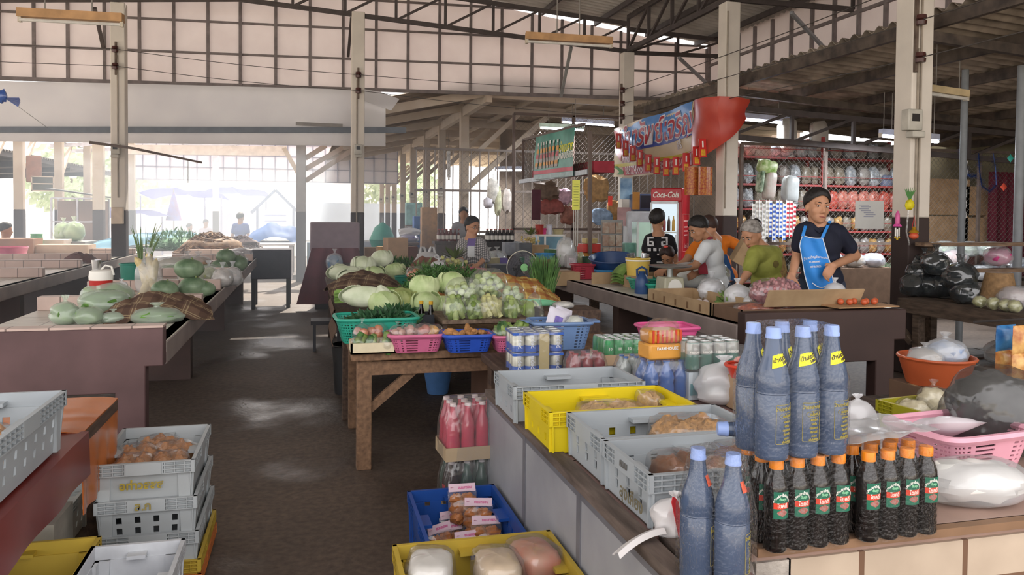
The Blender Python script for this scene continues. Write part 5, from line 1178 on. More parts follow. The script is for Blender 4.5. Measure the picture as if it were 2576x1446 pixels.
for q_ in (0, 1): B().box((0, 0, .094 + q_ * .104), (.262, .2, .012)).ob('blue_rims', PEP, e)
p = P(1580, 915, Z=DT); e = can_pack('tray of green cans marked 10 and 240 ml, on the low dark table', (p.x, p.y + .09, DT), 5, 4, .027, .13, GRC, 1, .055, None, '10', WHL, .0, .022, picture=M('c8b49c', .5, .4, 40, h2='7a3a2c'))
lettering('240 ml', .042, M('7a5a74', .6), e, (.01, -.114, .028), bold=.001)
p = P(1472, 925, Y=3.72); drink_pack('low pack of red-capped bottles between the cola cans and the grey tray', (p.x, 3.72, DT), 3, 2, .115, .03, [M('8c3038', .2, .2, 8)], M('b8545c', .35), 0, 0)
PNK2 = M('d95c92', .4, .06)
p = P(1705, 885, Z=DT); basket('hot pink basin behind the green cans', (p.x, p.y + .15, DT), .32, .26, .13, PNK2, 0, .8, 24, 4, holes=False, name='plastic_basin', cat='basin')
def bread(lab, c, rz=0.):
 e = E('bread_pack', lab, 'bread', c, rz)
 B().box((0, 0, .035), (.17, .12, .07)).ob('lower_label', M('d89a44', .4, .1, 6), e, bev=.01)
 B().box((0, 0, .1), (.16, .11, .06)).ob('bread_slices', M('c8862c', .4, .1, 6), e, bev=.012)
 for k in range(7): B().box((-.066 + k * .022, -.057, .102), (.009, .003, .056)).ob('red_stripe', M('c83a24', .4), e)
 lettering('FARMHOUSE', .018, WHL, e, (.0, -.063, .05), bold=.0005)
 B().ball((0, 0, .1), (.1, .07, .075), 16, 10, .25, 6, 2).ob('wrapper', CLEAR, e); return e
DBL = M('2f62ac', .15, .15, 8, spec=.6)
p = P(1683, 1005, Z=DT); drink_pack('wrapped pack of deep blue bottles behind the yellow tray', (p.x, p.y + .07, DT), 3, 2, .165, .036, [DBL], M('3f74c0', .3), .02, 0)
bread('orange and red striped bread pack on top of the deep blue bottles', (p.x + .0, p.y + .09, DT + .168), .05)
p = P(1612, 965, Z=DT); drink_pack('small pack of clear bottles left of the deep blue bottles', (p.x, p.y + .08, DT), 3, 2, .12, .027, [M('a9b2b0', .15, .1, 8, spec=.6)], M('3f7ad0', .3), .0, 0)
SLV = M('b9bcb8', .3, .1, 20, metal=.5); MLK = M('ccd6dc', .4, .08, 6)
p = P(1795, 1010, Z=DT); e = E('milk_cartons', 'block of wrapped white milk cartons under the silver cans', 'carton pack', (p.x + .02, p.y + .12, DT))
for ix in range(5):
 for iy in range(3): o_ = B().box(((ix - 2) * .046, (iy - 1) * .05, .06), (.044, .048, .12)).ob('carton', MLK, e); B().box(((ix - 2) * .046, (iy - 1) * .05 - .025, .045), (.03, .002, .05)).ob('print', M('7fa8b0', .5), o_)
shrink(e, .24, .16, .125, .98, .003)
can_pack('wrapped pack of dark green and silver coffee cans on the milk cartons', (p.x + .02, p.y + .12, DT + .13), 4, 3, .031, .12, M('4a7468', .3, .1, 8), 1, .0, (SLV, .55, .95), 'NESCAFE', WHL, .0, .012, fm=CLEAR)
carrier('big white carrier bag in front of the milk cartons', (p.x + .03, p.y - .03, DT), (.13, .09, .085), MILKY, 21, handles=False)
p = P(1862, 925, Z=.88); bucket('small red bowl of wrapped candies beside the coffee cans', (p.x + .02, p.y, .84), .075, .05, M('c8402c', .4, .05), name='bowl', cat='bowl', flare=1.4)
for k in range(7): B().ball((0, 0, 0), (.02, .014, .013), 8, 6, .3, 9, k).ob('candy', M('d8c4bc', .3, .3, 20, h2='b85a4c'), loc=(p.x + .02 + .03 * math.cos(k), p.y + .03 * math.sin(k), .885 + .012 * (k % 3)), label='wrapped candy in the small red bowl', cat='candy', group='candies in the red bowl')
carton('kraft carton supporting the small red bowl', (p.x + .05, p.y + .03, DT), .12, .12, .138, KRA)

# ---------------- goods on the right hand stall ----------------
KB = M('a98c6a', .85, .1, 5, h2='bba07c'); KBD = M('6c5442', .85, .12, 5)
def boxside(lab, x, y0, y1, w, h, m, dz=.78):
 e = carton(lab, (x + w / 2, (y0 + y1) / 2, dz), w, y1 - y0, h, m, 0, tray=True, th=.01); return e
e = boxside('long open cardboard box with printed marks along the aisle edge of the right stall', 2.79, 5.12, 6.2, .42, .1, KB)
for k in range(5): B().grid(lambda s, t: (-.2115, -.4 + k * .2 + .03 * s, .02 + .05 * t), 2, 2).ob('printed_mark', M('7a5c40', .8), e)
boxside('dark open cardboard box at the near corner of the right stall', 2.8, 4.72, 5.1, .95, .095, KBD)
B().box((0, 0, 0), (.75, .012, .13)).ob('cardboard_flap', KB, loc=(3.4, 4.78, .94), rot=(.5, 0, 0), label='tan cardboard flap leaning on the dark box', cat='cardboard', smooth=False)
B().box((0, 0, 0), (.5, .3, .008)).ob('cardboard_sheet', M('b08a64', .85, .1), loc=(3.72, 4.78, .885), rot=(0, 0, .05), label='flat cardboard sheet under the small tomatoes', cat='cardboard', smooth=False)
for k, (dx, dy) in enumerate([(-.1, 0), (-.04, .03), (.0, -.02), (.05, .02), (.09, -.01), (.13, .03), (-.15, .03)]):
 B().ball((0, 0, .021), .0225, 10, 8).ob('tomato', M('c8603c', .3, .1), loc=(3.75 + dx, 4.74 + dy, .89), label='small red tomato on the cardboard at the end of the right stall', cat='tomato', group='tomatoes on the cardboard')
SHAL = M('8c4a56', .35, .35, 30, .3, h2='b87a7c'); CHI = M('8c3420', .45, .4, 30, .6, h2='b85a34')
p = P(1975, 745, Z=.9); e = sack('large bulging clear bag of red shallots in front of the man in a blue apron', 'shallot_bag', (3.2, 4.95, .86), (.2, .12, .105), SHAL, 5, CLEAR, nz=.1, tie=False, rz=-.1)
g = random.Random(4); f = None
for k in range(90):
 d = Vector((g.gauss(0, 1), g.gauss(-.5, 1), g.gauss(.3, .8))).normalized(); q_ = (d.x * .18, d.y * .108, .105 + d.z * .094)
 if f is None: f = B().ball((0, 0, 0), (.014, .014, .017), 8, 6).ob('shallot', M('a05c68', .3, .25, 20, h2='c48c8c'), e); f.location = q_
 else: copyo(f, q_, e)
sack('clear bag of dried red chillies below the shallots', 'chilli_bag', (3.0, 4.88, .79), (.16, .09, .06), CHI, 9, CLEAR, nz=.25, tie=False)
sack('second bag of dried red chillies beside the shallots', 'chilli_bag', (3.25, 4.98, .79), (.13, .1, .05), CHI, 12, CLEAR, nz=.25, tie=False)
p = P(1735, 730, Z=.78); sack('huge whitish bag of pale vegetables lying on the right stall', 'vegetable_bag', (p.x + .12, p.y + .1, .79), (.3, .2, .13), M('b9bd8c', .5, .35, 9, h2='d8d8bc'), 6, film('f2f2f4', .05, .25, .4, 14), nz=.2, tie=False)
sack('smaller whitish bag leaning on the huge one, on the right stall', 'vegetable_bag', (p.x + .42, p.y + .35, .79), (.2, .18, .12), M('a9ad98', .5, .35, 9), 7, HAZY, nz=.2, tie=False)
for k, (u, v, y, s, lab) in enumerate([(1855, 745, 5.55, .11, 'white knotted bag just left of the shallots'), (1895, 740, 5.3, .08, 'small white bag between the shallots and the dark box'), (2100, 740, 4.95, .09, 'white bag on the tan flap below the blue apron'), (1790, 720, 6.0, .12, 'white bag with round garlic behind the printed cardboard box')]):
 p = P(u, v, Y=y); sack(lab, 'produce_bag', (p.x, y, .79 if k != 2 else .88), (s, s * .8, s * .8), M('d8d6d8', .5, .1, 20), 80 + k, MILKY if k != 3 else HAZY, neck=.04)
for k, (dx, dy) in enumerate([(0, 0), (.06, .02), (.11, -.01), (.03, .06), (.09, .06)]): B().ball((0, 0, .024), (.027, .027, .025), 10, 8).ob('garlic', M('cfc0bc', .5, .1), loc=(2.95 + dx, 5.7 + dy, .79), label='garlic bulb lying in the printed cardboard box', cat='garlic', group='garlic bulbs in the printed box')
greens('green leafy herbs behind the white bag, in front of the woman in a green blouse', (3.3, 5.6, .79), (.14, .12, .1), 200, M('5c8440', .5, .4, 14, h2='9cb86c'), 31, .06, wide=.6)
p = P(1655, 742, Z=.78); basket('teal basket on the aisle edge of the right stall', (p.x + .06, p.y + .1, .78), .26, .2, .09, TEAL, -.1, .8, 32, 5)
basket('second teal basket behind the blue watering jug', (p.x + .12, p.y + .55, .78), .3, .24, .1, TEAL, 0, .8, 32, 5)
p = P(1612, 725, Z=.78); e = E('watering_jug', 'dark blue plastic jug with handle on the right stall', 'jug', (2.98, 6.75, .78))
JB = M('34507e', .35, .08); B().lathe([(.062, 0), (.066, .01), (.06, .13), (.045, .165), (.03, .185), (.034, .205), (.0, .205)], 20).ob('body', JB, e); B().tube([(-.045, 0, .16), (-.05, 0, .22), (0, 0, .245), (.045, 0, .22), (.05, 0, .16)], .011, 7).ob('handle', JB, e)
p = P(1565, 720, Z=.78); e = E('banana_leaves', 'folded banana leaves on the right stall beside the blue jug', 'leaves', (p.x + .12, p.y + .1, .78), .3)
for k in range(4): B().grid(lambda s, t: Vector(((s - .5) * .34, (t - .5) * .2, .02 + .03 * k + .11 * math.sin(pi * s) + .02 * math.sin(pi * t))), 10, 6, th=.004).ob('leaf', M('5c7f3c', .45, .3, 8, h2='86a658'), e)
B().box((0, 0, .06), (.95, .012, .12)).ob('cardboard_strip', KB, loc=(p.x + .25, p.y + .3, .78), label='low cardboard strip behind the banana leaves', cat='cardboard', rz=.05, smooth=False)
p = P(1615, 700, Z=.78); e = bucket('pale yellow bucket holding two steel cups on the right stall', (3.2, 7.35, .9), .12, .17, M('d8b858', .4, .08), flare=1.12)
carton('carton lifting the pale yellow bucket on the right stall', (3.2, 7.35, .78), .22, .24, .118, KB)
B().tube([(.118 * math.cos(a * pi / 12), .118 * math.sin(a * pi / 12), .15) for a in range(25)], .008, 6).ob('white_band', WHL, e)
for k, (dx, rot) in enumerate([(-.05, (.1, -.25, 0)), (.05, (.1, .2, 0))]): B().lathe([(.036, 0), (.042, .13), (.04, .13), (.034, .004), (0, .004)], 16).ob('steel_cup', M('c6c8ca', .25, metal=.9), loc=(3.2 + dx, 7.35, .99), rot=rot, label=('left', 'right')[k] + ' steel cup standing in the pale yellow bucket', cat='cup')
p = P(1500, 700, Z=.78); basket('light blue plastic tray under the dark blue basin', (p.x + .15, p.y - .1, .78), .42, .3, .1, M('3f8cc0', .4, .08), -.1, .85, 32, 4, holes=False, name='plastic_tray', cat='tray')
e = bucket('large dark blue basin tilted on the light blue tray', (p.x + .17, p.y - .05, .885), .26, .14, M('24406c', .35, .08), name='basin', cat='basin', flare=1.35); e.rotation_euler = (.18, -.1, 0)
p = P(1440, 698, Z=.78); basket('dark red basket left of the blue basin', (p.x + .05, p.y - .2, .78), .24, .2, .16, M('a83444', .4, .08), 0, .85, 32, 7)
carton('plain cardboard box left of the dark red basket', (p.x - .18, p.y - .2, .72), .3, .3, .15, KB)
# weighing scale
p = P(1718, 690, Z=.78); e = E('weighing_scale', 'dial scale with a wide round pan in front of the person in a white shirt', 'scale', (3.14, 6.5, .78)); e.scale = (1.3, 1.3, 1.45)
B().box((0, 0, .06), (.14, .14, .12), tap=1.15).ob('case', M('b8b49c', .4), e, bev=.01); B().lathe([(.02, .12), (.02, .17), (0, .17)], 12).ob('post', SLV, e); B().lathe([(.04, .17), (.14, .18), (.15, .19), (.14, .185), (0, .178)], 28).ob('pan', M('b4b6b4', .3, metal=.8), e)
B().lathe([(.05, 0), (.05, .006), (0, .007)], 20, T=Matrix.Translation((0, -.076, .06)) @ Matrix.Rotation(pi / 2, 4, 'X')).ob('dial', WHL, e)
# ---------------- benches and bags at the far right ----------------
BW = wood('6b5a4c', '463a32')
e = E('wooden_bench', 'dark wooden bench right of the nearest pillar, loaded with black bags', 'bench', (5.75, 4.6, 0))
for k in range(4): B().box((-.48 + k * .32, 0, .765), (.3, 2.8, .035)).ob('plank', BW, e)
B().box((-.62, 0, .71), (.04, 2.8, .09)).ob('edge_board', BW, e)
for y in (-1.3, -.2, 1.2):
 for x in (-.58, .55): B().box((x, y, .37), (.07, .07, .74)).ob('leg', BW, e)
 B().bar((-.6, y + .05, .4), (-.6, y + .42, .7), .05).ob('brace', BW, e, smooth=False)
for k in range(3): B().box((-.4 + k * .36, 0, .3), (.34, 2.7, .03)).ob('lower_plank', BW, e)
BLB = M('2e3234', .25, .3, 6, .2, h2='565c5c', spec=.6)
BLF = film('4a5054', .1, .14, .35, 14)
def blackbag(lab, c, r, seed): return sack(lab, 'black_bag', c, r, BLB, seed, BLF, nz=.28, neck=.05)
for k, (u, v, r, w) in enumerate([(2300, 740, .13, 'at the lower left of the pile, next to the pillar'), (2335, 745, .13, 'at the bottom, second from the pillar'), (2375, 752, .15, 'at the bottom middle of the pile with a twisted white neck'), (2430, 752, .12, 'at the right end of the bottom row'), (2310, 700, .12, 'on the left of the second row'), (2345, 700, .14, 'in the centre of the pile'), (2415, 705, .14, 'on the right of the second row, catching the light'), (2355, 665, .13, 'on the top row left of the grey post'), (2325, 660, .11, 'highest at the left against the pillar')]):
 z = .785 if k < 4 else (.9 if k < 7 else .99); pt = P(u, v, X=5.35 + .09 * (k % 3))
 blackbag('black plastic bag ' + w, (pt.x, pt.y, z), (r * .95, r * .95, r * .8), k + 2)
MUS = M('b4b070', .35, .4, 22, .3, h2='d8d8a8')
for k, (u, lab) in enumerate([(2465, 'leftmost clear bag of pickled greens on the bench'), (2500, 'middle clear bag of pickled greens on the bench'), (2532, 'right clear bag of pickled greens on the bench'), (2553, 'last clear bag of pickled greens towards the photo edge')]):
 pt = P(u, 758, X=5.22); sack(lab, 'pickle_bag', (pt.x, pt.y, .785), (.055, .055, .05), MUS, 30 + k, CLEAR, tie=False)
pt = P(2512, 735, X=5.5); e = E('woven_pot', 'brown tapered woven pot on the bench behind the pickled greens', 'pot', (pt.x, pt.y, .785)); B().lathe([(.15, 0), (.14, .08), (.1, .27), (.095, .27), (0, .27)], 20).ob('body', M('8a6c4a', .8, .25, 30, .4), e)
for k, (u, v, lab) in enumerate([(2470, 728, 'pale bag behind the pickled greens, left of the woven pot'), (2555, 735, 'pale pinkish bag right of the woven pot')]):
 pt = P(u, v, X=5.5); sack(lab, 'produce_bag', (pt.x, pt.y, .785), (.14, .13, .09), M('b8a4a0', .5, .2, 14), 44 + k, HAZY, tie=False)
e = E('stool_rack', 'open wooden rack with two rails standing behind the black bags', 'rack', (*P(2540, 700, Y=6.25).xy, 0), -pi / 2)
for z in (1.25, 1.0, .78): B().box((0, -.1, z), (.12, 1.9, .035)).ob('rail', wood('8a705a', '5f4c3c'), e)
for y in (-.9, .75): B().box((0, y, .62), (.07, .07, 1.24)).ob('post', BW, e)
sack('brown bag lying on the lower shelf of the bench', 'rice_bag', (5.55, 5.2, .32), (.24, .16, .1), M('8a6a50', .5, .25, 14), 3, HAZY, tie=False)
sack('big clear bag of green cabbage under the bench at the right edge', 'cabbage_bag', (5.3, 4.55, .3), (.22, .2, .22), M('6f9450', .5, .35, 9, h2='a9c478'), 5, CLEAR, neck=.03)
carton('crate under the big bag of green cabbage', (5.3, 4.55, 0), .4, .4, .295, KBD)
# low table with noodle crate, basin and snacks
e = E('low_table', 'low dark table behind the tile counter with the yellow crate of noodle bags', 'table', (2.75, 3.1, 0))
B().box((0, 0, .53), (1.7, 1.0, .04)).ob('tabletop', WDD, e)
for x in (-.78, .78):
 for y in (-.42, .42): B().box((x, y, .255), (.07, .07, .51)).ob('leg', WDD, e)
pt = P(2222, 1005, Z=.72); crate('olive yellow crate full of noodle bags at the right', (pt.x + .21, pt.y - .12, .55), .44, .32, .17, OLIVE, .12, holes=False)
NOO = M('d2c49c', .5, .15, 40, .3, h2='e6dcbc')
for k, (dx, dy, dz, r, tie, w) in enumerate([(-.12, .05, .03, .09, False, 'at the left, tallest'), (-.03, -.06, .03, .085, False, 'at the front middle'), (.0, .07, .09, .075, True, 'knotted on top of the heap'), (.1, .06, .08, .075, True, 'with a knot at the back right'), (.12, -.05, .03, .085, True, 'at the right with an upright knot'), (-.1, -.07, .02, .07, False, 'low at the front left')]):
 sack('clear bag of pale noodles ' + w + ' of the olive crate', 'noodle_bag', (pt.x + .21 + dx, pt.y - .12 + dy, .57 + dz), (r, r * .8, r * .8), NOO, 60 + k, CLEAR, tie=tie, neck=.03)
pt = P(2436, 985, Z=.68); bucket('orange-brown plastic basin with white bags, behind the noodle crate', (pt.x, pt.y + .2, .68), .175, .13, M('b85a34', .4, .08), name='basin', cat='basin', flare=1.3)
carton('carton under the orange-brown basin', (pt.x, pt.y + .2, .55), .3, .3, .128, KBD)
for k, (dx, lab) in enumerate([(-.07, 'small clear bag at the left of the orange-brown basin'), (.05, 'white and blue bag in the orange-brown basin')]): sack(lab, 'produce_bag', (pt.x + dx, pt.y + .2, .76), (.08 + .03 * k, .09, .05 + .02 * k), M('d4d8e0' if k else 'b8b0a8', .4, .2, 8, h2='6a94cc' if k else None), 50 + k, HAZY, neck=.03)
def strip_packs(lab, c, cols, n, w, h, rz=0., cat='snack packs', word=None):
 e = E('snack_strip', lab, cat, c, rz)
 for k in range(n):
  b = foil(B(), w, h, .022, k, Matrix.Translation((0, 0, -k * h * .93))); b.ob('snack_pack', cols[k % len(cols)], e)
 if word: lettering(word, h * .3, WHL, e, (0, -.03, 0), bold=.0008)
 return e
SNO = M('c8602c', .25, .4, 18, h2='e8c078'); SNB = M('2a5c9c', .25, .25, 14, h2='4a90c8')
pt = P(2530, 850, Y=2.7); strip_packs('strip of blue and orange snack packs hanging at the right edge', (pt.x, 2.7, pt.z), [SNB, SNO, SNO], 3, .13, .11, .2)
pt = P(2574, 855, Y=2.6); strip_packs('strip of orange snack packs cut by the right photo edge', (pt.x, 2.6, pt.z), [SNO], 3, .12, .12, .1)
pt = P(2545, 1010, Y=2.3); B().box((0, 0, .0), (.24, .3, .3)).ob('metal_box', M('8c9498', .4, .08), loc=(pt.x + .06, 2.3, pt.z - .1), label='grey metal box at the right edge behind the pink basket', cat='box', bev=.01)
strip_stand = E('snack_stand', 'dark steel stand holding the hanging snack strips', 'stand', (2.88, 2.75, 0)); B().tube([(.22, 0, 0), (.22, 0, 1.08)], .012).ob('post', DARK, strip_stand); B().tube([(-.2, -.05, 1.07), (.22, 0, 1.07)], .005).ob('arm', DARK, strip_stand)
sack('dark crinkled clear bag right of the pale pink basket', 'produce_bag', (2.12, 2.05, CT), (.16, .14, .14), M('3c3c3c', .5, .4, 9, h2='6a6a6a'), 8, film('808080', .04, .15, .12), tie=False)
carrier('crumpled white bag on the low table right of the tall blue bottles', (1.95, 2.9, .55), (.1, .08, .09), MILKY, 33, handles=False)
sack('small red and white bag beside the olive crate', 'produce_bag', (2.05, 2.75, .55), (.06, .06, .05), M('c89c94', .4, .4, 25), 9, CLEAR, neck=.04)
# ---------------- the shop row behind: banner, poster, fridge, shelves, fences ----------------
# big sagging banner between the two pillars
SKY = M('5a8fd0', .35, .1, 3); DBLU = M('3c4fa8', .35, .1, 3); CRM = M('d8c4a4', .4, .08, 3); REDB = M('c0392f', .35, .12, 3); YEB = M('c9b83c', .4, .08); PNB = M('c04858', .4, .08)
BNY0, BNL = 13.75, 3.2
def bn(s, t, o=0.):
 sag = .05 * math.sin(pi * s) * (1 - t)
 x = 5.47 + .05 * math.sin(s * 9 + t * 2) * (1 - .4 * t) + .02 * math.sin(t * 11 + s * 14)
 return Vector((x - o, BNY0 - BNL * s, 2.2 + .02 * s + t * (.88 + .06 * s) - sag))
e = E('shop_banner', 'large printed shop banner hung between two pillars, blue top with red letters', 'banner', (5.47, 12.1, 2.2)); O_ = Vector((5.47, 12.1, 2.2))
def bpart(name, f0, f1, mat, o, s0=0., s1=1.): return B().grid(lambda s, t: bn(s0 + (s1 - s0) * s, f0(s) + (f1(s) - f0(s)) * t, o) - O_, 40, 8, th=.002 if o == 0 else 0).ob(name, mat, e)
bpart('cloth', lambda s: 0, lambda s: 1, CRM, 0)
bpart('blue_field', lambda s: .46 + .05 * s, lambda s: 1 - .25 * max(0, .45 - s), SKY, .004, .03, .99)
bpart('dark_blue_edge', lambda s: .44 + .05 * s, lambda s: .52 + .08 * s, DBLU, .006, .03, .99)
bpart('yellow_band', lambda s: .2, lambda s: .26, YEB, .005); bpart('red_band', lambda s: .03, lambda s: .2, PNB, .006, .12, .98)
bpart('red_corner', lambda s: .55 - .25 * s, lambda s: .95, REDB, .008, 0, .1)
bw = lambda s0, t0, o: (lambda x, y, z: bn(s0 + x / BNL, t0 + y / .92, o + z) - O_)
for t_, sz, s0, t0, o, m, kw in [('นำทรัพย์เจริญ', .5, .56, .7, .01, M('e6e0e4', .5), dict(bold=.022)), ('นำทรัพย์เจริญ', .5, .56, .7, .016, M('b4303c', .45), dict(bold=.004)), ('085724596', .2, .3, .115, .01, M('eedad6', .5), dict(bold=.003)), ('ผู้ใหญ่ศรี-สมหมาย', .17, .7, .13, .01, M('eedad6', .5), dict(bold=.003)), ('จำหน่ายพร้อมส่ง', .18, .3, .34, .01, M('a4566c', .5), dict(bold=.004)), ('ศรี', .17, .82, .4, .012, M('e8e4e8', .5), dict(bold=.006))]:
 lettering(t_, sz, m, e, (0, 0, 0), (0, 0, 0), warp=bw(s0, t0, o), **kw)
B().grid(lambda s, t: bn(.03 + .07 * s * (1 - .4 * t) + .03 * math.sin(t * 5), .05 + .17 * t, .012) - O_, 4, 8).ob('green_vegetable_print', M('4f8c4a', .5, .2, 8), e)
B().grid(lambda s, t: bn(.92 + .07 * s, .05 + .2 * t, .012) - O_, 4, 8).ob('pink_flower_print', M('c89ac0', .5, .4, 14, h2='e8d0e4'), e)
def rc(s, t):
 top = 3.16 - .06 * s; bot = 2.22 + .62 * s * s
 if s < .62: k = s / .62; x, y = 5.44 - .1 * math.sin(pi * k), 10.6 - .78 * k
 else: k = (s - .62) / .38; x, y = 5.44 + .42 * k, 9.82 - .05 * math.sin(pi * k)
 return Vector((x - .03 * math.sin(t * 5 + s * 6), y - .03 * math.sin(t * 4 + s * 5), bot + (top - bot) * t))
B().grid(rc, 24, 16, th=.003).ob('red_banner_end', M('b8372c', .35, .15, 2.2, h2='c8503c'), label='torn red vinyl sheet wrapped over the pillar at the right end of the shop banner', cat='banner')
REDP = M('c8302c', .35, .1); YEP = M('d8a030', .4, .2, 30)
PK9 = [(1556, 355, -.1), (1574, 374, -.15), (1592, 386, -.1), (1609, 398, -.1), (1631, 410, 0), (1652, 416, .02), (1676, 420, .03), (1700, 417, -.05), (1726, 408, -.12), (1752, 392, -.3), (1768, 372, -.45)]
for k, (u, v, r_) in enumerate(PK9):
 pt = P(u, v, X=5.3); e = E('red_packet', ['red packet at the left end of the string across the banner', 'second red packet from the left on the banner string', 'third red packet from the left on the banner string', 'fourth red packet from the left on the banner string', 'fifth red packet from the left on the banner string', 'middle red packet on the banner string', 'fifth red packet from the right on the banner string', 'fourth red packet from the right on the banner string', 'third red packet from the right, across the banner edge', 'second red packet from the right, over the torn red vinyl', 'last red packet at the right end of the string, over the torn red vinyl'][k], 'packet', pt, rot=(r_ * .6, 0, -.25), group='red packets on the banner string')
 B().box((0, 0, 0), (.1, .02, .27)).ob('envelope', REDP, e, bev=.006); B().box((0, -.012, -.07), (.06, .004, .09)).ob('gold_print', YEP, e); B().box((0, -.012, .05), (.02, .004, .09)).ob('white_print', WHL, e)
B().tube([P(u, v - 18, X=5.31) for u, v, r_ in PK9], .005, 4).ob('string', REDP, label='string carrying the red packets across the banner', cat='string')
# green beer poster on its cage
GX = 3.8
e = E('cage', 'steel cage with wire mesh hung above the stalls, carrying the green poster', 'cage', (GX, 12, 2)); O_ = Vector((GX, 12, 2))
def cx(u, v): return P(u, v, X=GX + .02) - O_
b = B(); b.bar(cx(1308, 457), cx(1480, 432), .05, .07); b.ob('white_rail', M('c6ccd4', .5), e, smooth=False)
b = B(); b.bar(cx(1316, 352), cx(1316, 455), .04); b.bar(cx(1316, 352), cx(1470, 312), .04); b.bar(cx(1484, 330), cx(1484, 640), .05); b.ob('cage_frame', M('6b5c54', .6), e, smooth=False)
def chain(e_, a, c, h, cell=.075, r=.0028, mat=None, name='wire_mesh'):
 """chain-link mesh from point a to point c, height h"""
 a, c = Vector(a), Vector(c); Lh = (c - a).length; d = (c - a) / Lh; b = B(); k = -h
 n = d.cross(Vector((0, 0, 1))) * .004
 while k < Lh:
  for sg in (1, -1):
   p0 = (k, 0) if sg > 0 else (k + h, 0); p1 = (k + h, h) if sg > 0 else (k, h)
   x0, z0, x1, z1 = *p0, *p1
   def clip(xa, za, xb, zb):
    if xa > xb: xa, za, xb, zb = xb, zb, xa, za
    if xb <= 0 or xa >= Lh: return None
    if xa < 0: za += (zb - za) * (0 - xa) / (xb - xa); xa = 0
    if xb > Lh: zb = za + (zb - za) * (Lh - xa) / (xb - xa); xb = Lh
    return xa, za, xb, zb
   q_ = clip(x0, z0, x1, z1)
   if q_ and q_[2] - q_[0] > .01: b.tube([a + d * q_[0] + Vector((0, 0, q_[1])) + n * sg, a + d * q_[2] + Vector((0, 0, q_[3])) + n * sg], r, 3, cap=False)
  k += cell
 return b.ob(name, mat or M('6a6058', .6), e, smooth=False)
p0, p1 = P(1318, 452, X=GX + .05), P(1478, 430, X=GX + .05); chain(e, p0 - O_, Vector((p1.x, p1.y, p0.z)) - O_, .72)
B().bar(cx(1318, 440) + Vector((.3, 0, 0)), cx(1470, 418) + Vector((.3, 0, 0)), .3, .16).ob('red_bundle', M('a02c3c', .6, .2, 6), e, smooth=False)
GRP = M('2f7f6c', .3, .15, 3, h2='4aa08a'); e = E('beer_poster', 'green drink poster with a row of bottles hanging on the cage', 'poster', (GX, 12, 2))
c00, c10, c01, c11 = P(1343, 452, X=GX - .04), P(1441, 442, X=GX - .04), P(1348, 345, X=GX - .04), P(1446, 320, X=GX - .04)
def po(s, t, o=0.):
 p = c00.lerp(c10, s).lerp(c01.lerp(c11, s), t); return p + Vector((-.02 * math.sin(s * 12 + t * 4) * (1 - t * .6) - o, 0, 0)) - O_
B().grid(po, 20, 16, th=.002).ob('sheet', GRP, e); B().grid(lambda s, t: po(s, .11 + .07 * s * 0 + .09 * t, .005), 20, 3).ob('red_strip', M('c03a4c', .4), e)
B().grid(lambda s, t: po(s, .0 + .1 * t, .005), 20, 3).ob('grey_strip', M('8fa8a8', .35, .2, 10), e)
BRB = M('8c7a6c', .3, .3, 14)
for k in range(7):
 s0 = .09 + k * .088; f = lambda s, t, s0=s0: po(s0 + (s - .5) * .07 * (1 if t < .6 else max(.35, 1 - (t - .6) * 3)), .24 + .56 * t, .008)
 bo = B().grid(f, 6, 14).ob('printed_bottle', BRB, e); B().grid(lambda s, t: po(s0 + (s - .5) * .055, .6 + .1 * t, .012), 3, 3).ob('orange_label', M('d8942c', .4), bo); B().grid(lambda s, t: po(s0 + (s - .5) * .06, .3 + .08 * t, .012), 3, 3).ob('orange_label', M('d8942c', .4), bo); B().grid(lambda s, t: po(s0 + (s - .5) * .05, .47 + .1 * t, .012), 3, 3).ob('red_label', M('b8484c', .4, .3, 20), bo)
 B().grid(lambda s, t: po(s0 + (s - .5) * .03, .77 + .07 * t, .012), 3, 3).ob('white_cap', WHL, bo)
PL_ = (c10 - c00).length
for t_, sz, s0, t0, m in [('อ่านฉลาก', .2, .84, .62, YLL), ('ก่อนบริโภค', .17, .84, .46, WHL)]: lettering(t_, sz, m, e, (0, 0, 0), (0, 0, 0), warp=lambda x, y, z: po(s0 + x / PL_, t0 + y / .75, .012 + z), bold=.004)
pt = P(1449, 490, d=9.6); e = E('yellow_sign', 'narrow upright yellow paper sign hanging below the poster', 'sign', pt, -.2); B().box((0, 0, 0), (.092, .004, .36)).ob('paper', M('d8d860', .6, .04), e)
for k in range(9): B().box((0, -.0035, .13 - k * .032), (.06, .001, .006)).ob('handwritten_line', M('6c7040', .7), e)
for k in range(3): B().tube([(-.025 + .025 * k, 0, -.18), (-.025 + .025 * k, 0, -.62)], .006).ob('hanging_rod', M('b0aca4', .4), e)
# coca-cola fridge
FRD = M('b0222c', .35, .05); e = E('drinks_fridge', 'tall red cola fridge with glass door, left of the banner pillar', 'fridge', (5.17, 10.72, 0), -.7); e.scale = (.74, .74, .98)
B().box((0, 0, .98), (.62, .62, 1.9)).ob('cabinet', FRD, e, bev=.02); B().box((0, -.3, 1.83), (.62, .06, .2)).ob('header', M('b8202c', .3), e, bev=.02)
lettering('Coca-Cola', .12, WHL, e, (-.02, -.334, 1.83), shear=.35, bold=.002)
d_ = B().box((-.03, -.325, 1.0), (.48, .02, 1.4)).ob('glowing_pane', glow('d4e2ea', .9), e)  # pane glows by itself to imitate the light inside the fridge
b = B()
for a, c in (((-.29, -.335, .28), (-.29, -.335, 1.72)), ((.23, -.335, .28), (.23, -.335, 1.72)), ((-.29, -.335, .28), (.23, -.335, .28)), ((-.29, -.335, 1.72), (.23, -.335, 1.72))): b.bar(a, c, .035)
b.ob('door_frame', M('d8dcdf', .4), e, smooth=False)
